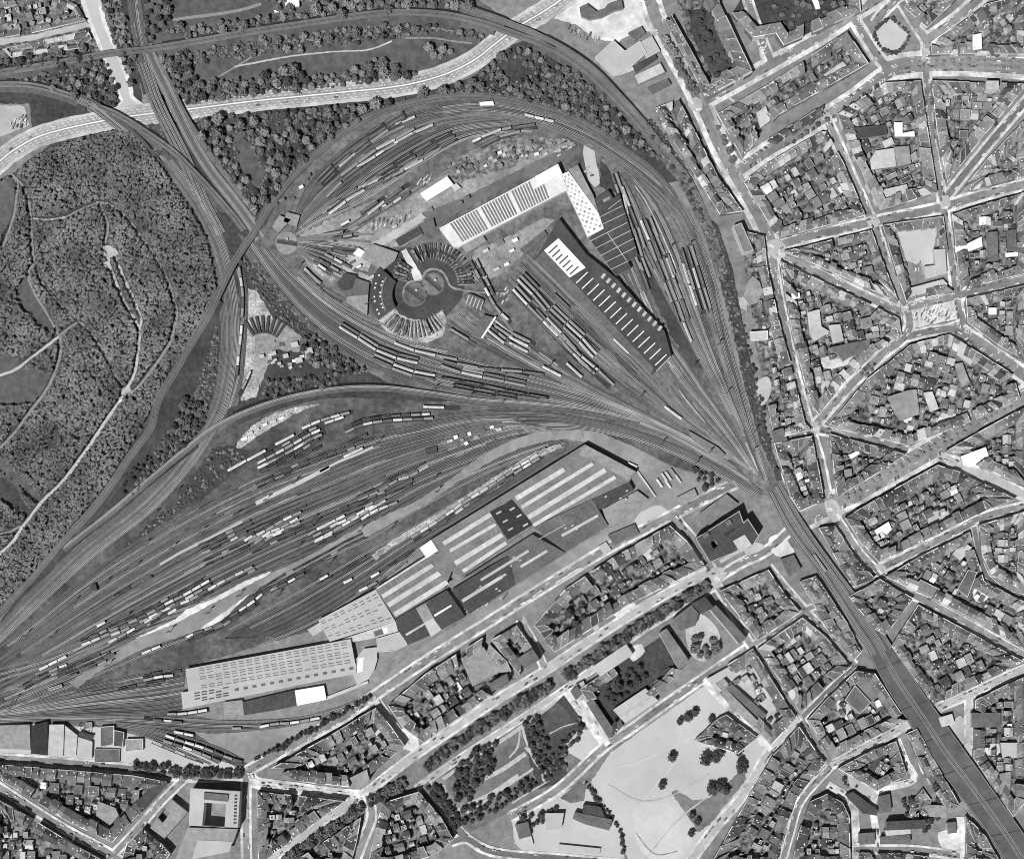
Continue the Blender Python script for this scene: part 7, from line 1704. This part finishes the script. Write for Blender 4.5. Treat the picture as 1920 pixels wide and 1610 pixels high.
for nm, s, w, pv, m, pk, tr, ph in STREETS:
    if ph:
        p = smooth(PL(s), 6); sl = arclen(p)
        slant = 'slanted' in ph or 'parking boulevard' in ph or 'northeast boulevard' in ph or 'southeast of the plaza' in ph
        for sg in (1, -1):
            if pk:
                d = 8
                while d < sl[-1] - 6:
                    if rc.random() < pk * .62:
                        (x, y), (dx, dy) = at(p, sl, d); o = (w / 2 + .3 - (1.2 if not slant else 2.2)) / S * sg
                        if -5 < x < 1925 and -5 < y < 1615: car(x - dy * o, y + dx * o, atan2(-dy, dx) + (1.1 * sg if slant and rc.random() < .9 else 0) + rc.uniform(-.04, .04), ph, zc + .02)
                    d += (9.4 if not slant else 5.2) * rc.uniform(.95, 1.2)
            if tr:
                d = rc.uniform(10, 60)
                while d < sl[-1]:
                    (x, y), (dx, dy) = at(p, sl, d); o = (w * (.2 if nm != 'motorway' else rc.choice((.22, .36)))) / S * sg
                    if -5 < x < 1925 and -5 < y < 1615: car(x - dy * o, y + dx * o, atan2(-dy, dx) + (pi if sg > 0 else 0), ph, zc + .02)
                    d += rc.uniform(25, 90) / tr * .5
    zc += .004
def lot(ph, n, poly, a, jit=.15):
    p = PL(poly); xs = [q[0] for q in p]; ys = [q[1] for q in p]; got = []; k = 0
    while len(got) < n and k < 4000:
        k += 1; x, y = rc.uniform(min(xs), max(xs)), rc.uniform(min(ys), max(ys))
        if inside((x, y), p) and all(hypot(x - u, y - v) > 6 for u, v in got): got.append((x, y)); car(x, y, a + rc.uniform(-jit, jit), ph, .72)
lot("the plaza car park", 42, "1712,584 1784,568 1794,576 1792,596 1716,612 1708,604", 1.1, .25)
lot("the works parking strip", 22, "695,415 745,405 770,398 775,410 720,425 700,430", 1.2)
lot("the lot north of the white shed", 10, "780,345 800,328 812,332 795,350", .9)
lot("the car park at the west edge", 14, "20,230 45,215 52,225 52,236 22,244", 1.2)
lot("the bright forecourt", 12, "1064,45 1080,55 1130,70 1128,80 1090,72 1062,56", 1.3)
lot("the school court", 10, "1708,488 1730,490 1732,510 1712,506", 1.4)
lot("the factory strip", 10, "146,1356 156,1362 172,1368 170,1376 150,1366", 1.1)
lot("the apron by the goods hall", 14, "860,1148 950,1112 952,1118 862,1156", 1.0)
lot("the shed road", 8, "1040,285 1070,270 1078,276 1048,292", .5)
lot("the pale drive", 4, "1096,316 1104,314 1110,330 1100,330", .4)
lot("the pale lot by the side street", 9, "1420,62 1438,72 1438,112 1426,108", .8)
lot("the vans along the roundhouse lane", 8, "935,545 950,540 955,560 942,570", 1.0)
CARS.sort(key=lambda c: (c[5], c[0]))
cnt = {}
for c in CARS:
    cnt[c[5]] = cnt.get(c[5], 0) + 1; k = 'van' if c[4] else 'car'
    c.append(f"{TONE[c[3]][0]} {k}, {nth(cnt[c[5]])} from west among vehicles on {c[5]}")
print('cars', len(CARS))
pick = sorted(CARS, key=lambda c: (not c[4], c[3] != 'w', (c[0] * 13.7 + c[1] * 7.3) % 1))
done = set()
for c in pick[:300]:
    x, y, a, t, van, ph, z, lab = c; me = car_meshes(t, van); w = W(x, y)
    b = bpy.data.objects.new('parked_van' if van else 'parked_car', me[0]); LINK(b); b.location = (w[0], w[1], z); b.rotation_euler = (0, 0, a)
    tag(b, lab, 'van' if van else 'car', f"vehicles on {ph}")
    o = bpy.data.objects.new('windows', me[1]); LINK(o); o.parent = b
    if van not in done:                      # the first of each kind shows its wheels; the copies are too small to
        done.add(van)
        for u in (-me[3] * .3, me[3] * .3):
            for v in (-me[4] * .46, me[4] * .46):
                o = bpy.data.objects.new('wheel', me[2]); LINK(o); o.parent = b; o.location = (u, v, 0)
it = []
for c in pick[300:]:
    w = W(c[0], c[1])
    for m in car_meshes(c[3], c[4])[:2]: it.append((m, (w[0], w[1], c[6]), c[2], (1, 1, 1)))
merged(it, 'more_cars', "the rest of the small cars standing along the streets", 'cars')

# ================================================================ YARD MASTS
mast = MB(); mast.box(0, 0, 0, 16, .45, .45, 0, 'steel'); mastm = mast.mesh('mast')
mast = MB(); mast.box(0, 0, 15.6, 16.4, 4.2, 1.2, .5, 'steel', 'r_char'); [mast.box(x, y, 15.2, 15.7, 1.1, 1.0, .5, 'r_char') for x, y in ((-1.6, -.9), (1.6, .9), (0, 0))]; headm = mast.mesh('lamp_head')
for i, (x, y) in enumerate(sorted(((50, 1193), (100, 1195), (140, 1132), (200, 1095), (238, 1160), (290, 968), (333, 925), (325, 1030), (274, 1024), (256, 1065), (380, 1000), (443, 970), (450, 1118), (392, 1150), (320, 1185), (205, 1248), (30, 1314), (620, 1058), (675, 998), (735, 992), (820, 924), (815, 900), (522, 1118), (560, 1028),
                             (500, 940), (552, 908), (710, 832), (1200, 748), (1110, 700), (1300, 690), (1362, 740), (1345, 650), (1255, 470), (1290, 465), (1030, 690), (940, 760), (815, 733), (880, 748), (1240, 835), (1305, 870), (1330, 850), (1410, 850), (1415, 810), (640, 445), (690, 575), (560, 505)))):
    w = W(x, y); e = empty('light_mast', (w[0], w[1], .7)); tag(e, f"tall thin light mast, {nth(i + 1)} from the west of those in the railway yards", 'light mast', "light masts in the yards")
    for nm, m in (('mast', mastm), ('lamp_head', headm)):
        o = bpy.data.objects.new(nm, m); LINK(o); o.parent = e

# ================================================================ SKY, SUN, CAMERA
EL, AZ = 58.0, 213.0         # sun height and compass bearing (clockwise from north): light comes from the south-south-west
sc = bpy.context.scene
wd = bpy.data.worlds.new("World"); sc.world = wd; wd.use_nodes = True
N, Lk = wd.node_tree.nodes, wd.node_tree.links
bg = N['Background']; sky = N.new('ShaderNodeTexSky'); sky.sky_type = 'NISHITA'; sky.sun_disc = False
sky.sun_elevation = radians(EL); sky.sun_rotation = radians(AZ)
bw = N.new('ShaderNodeRGBToBW'); Lk.new(sky.outputs[0], bw.inputs[0]); Lk.new(bw.outputs[0], bg.inputs['Color'])   # panchromatic film: no colour
bg.inputs['Strength'].default_value = .043
ld = bpy.data.lights.new('sun', 'SUN'); ld.energy = 5.0; ld.angle = radians(.5); ld.color = (1, 1, 1)
so = bpy.data.objects.new('sun', ld); LINK(so)
so.rotation_euler = (radians(90 - EL), 0, radians(180 - AZ))
cd = bpy.data.cameras.new('aerial_camera'); cam = bpy.data.objects.new('aerial_camera', cd); LINK(cam)
cam.location = (CX, CY, H); cam.rotation_euler = (0, 0, 0)
cd.sensor_width = 36; cd.lens = 36 * H / (1920 * S); cd.shift_y = -CY / (1920 * S); cd.clip_start = 10; cd.clip_end = 20000
sc.camera = cam
vs = sc.view_settings; sc.display_settings.display_device = 'sRGB'
vs.view_transform = 'Standard'; vs.look = 'None'; vs.exposure = 0.1; vs.gamma = 1
sc.cycles.max_bounces = 4; sc.cycles.filter_width = 1.0
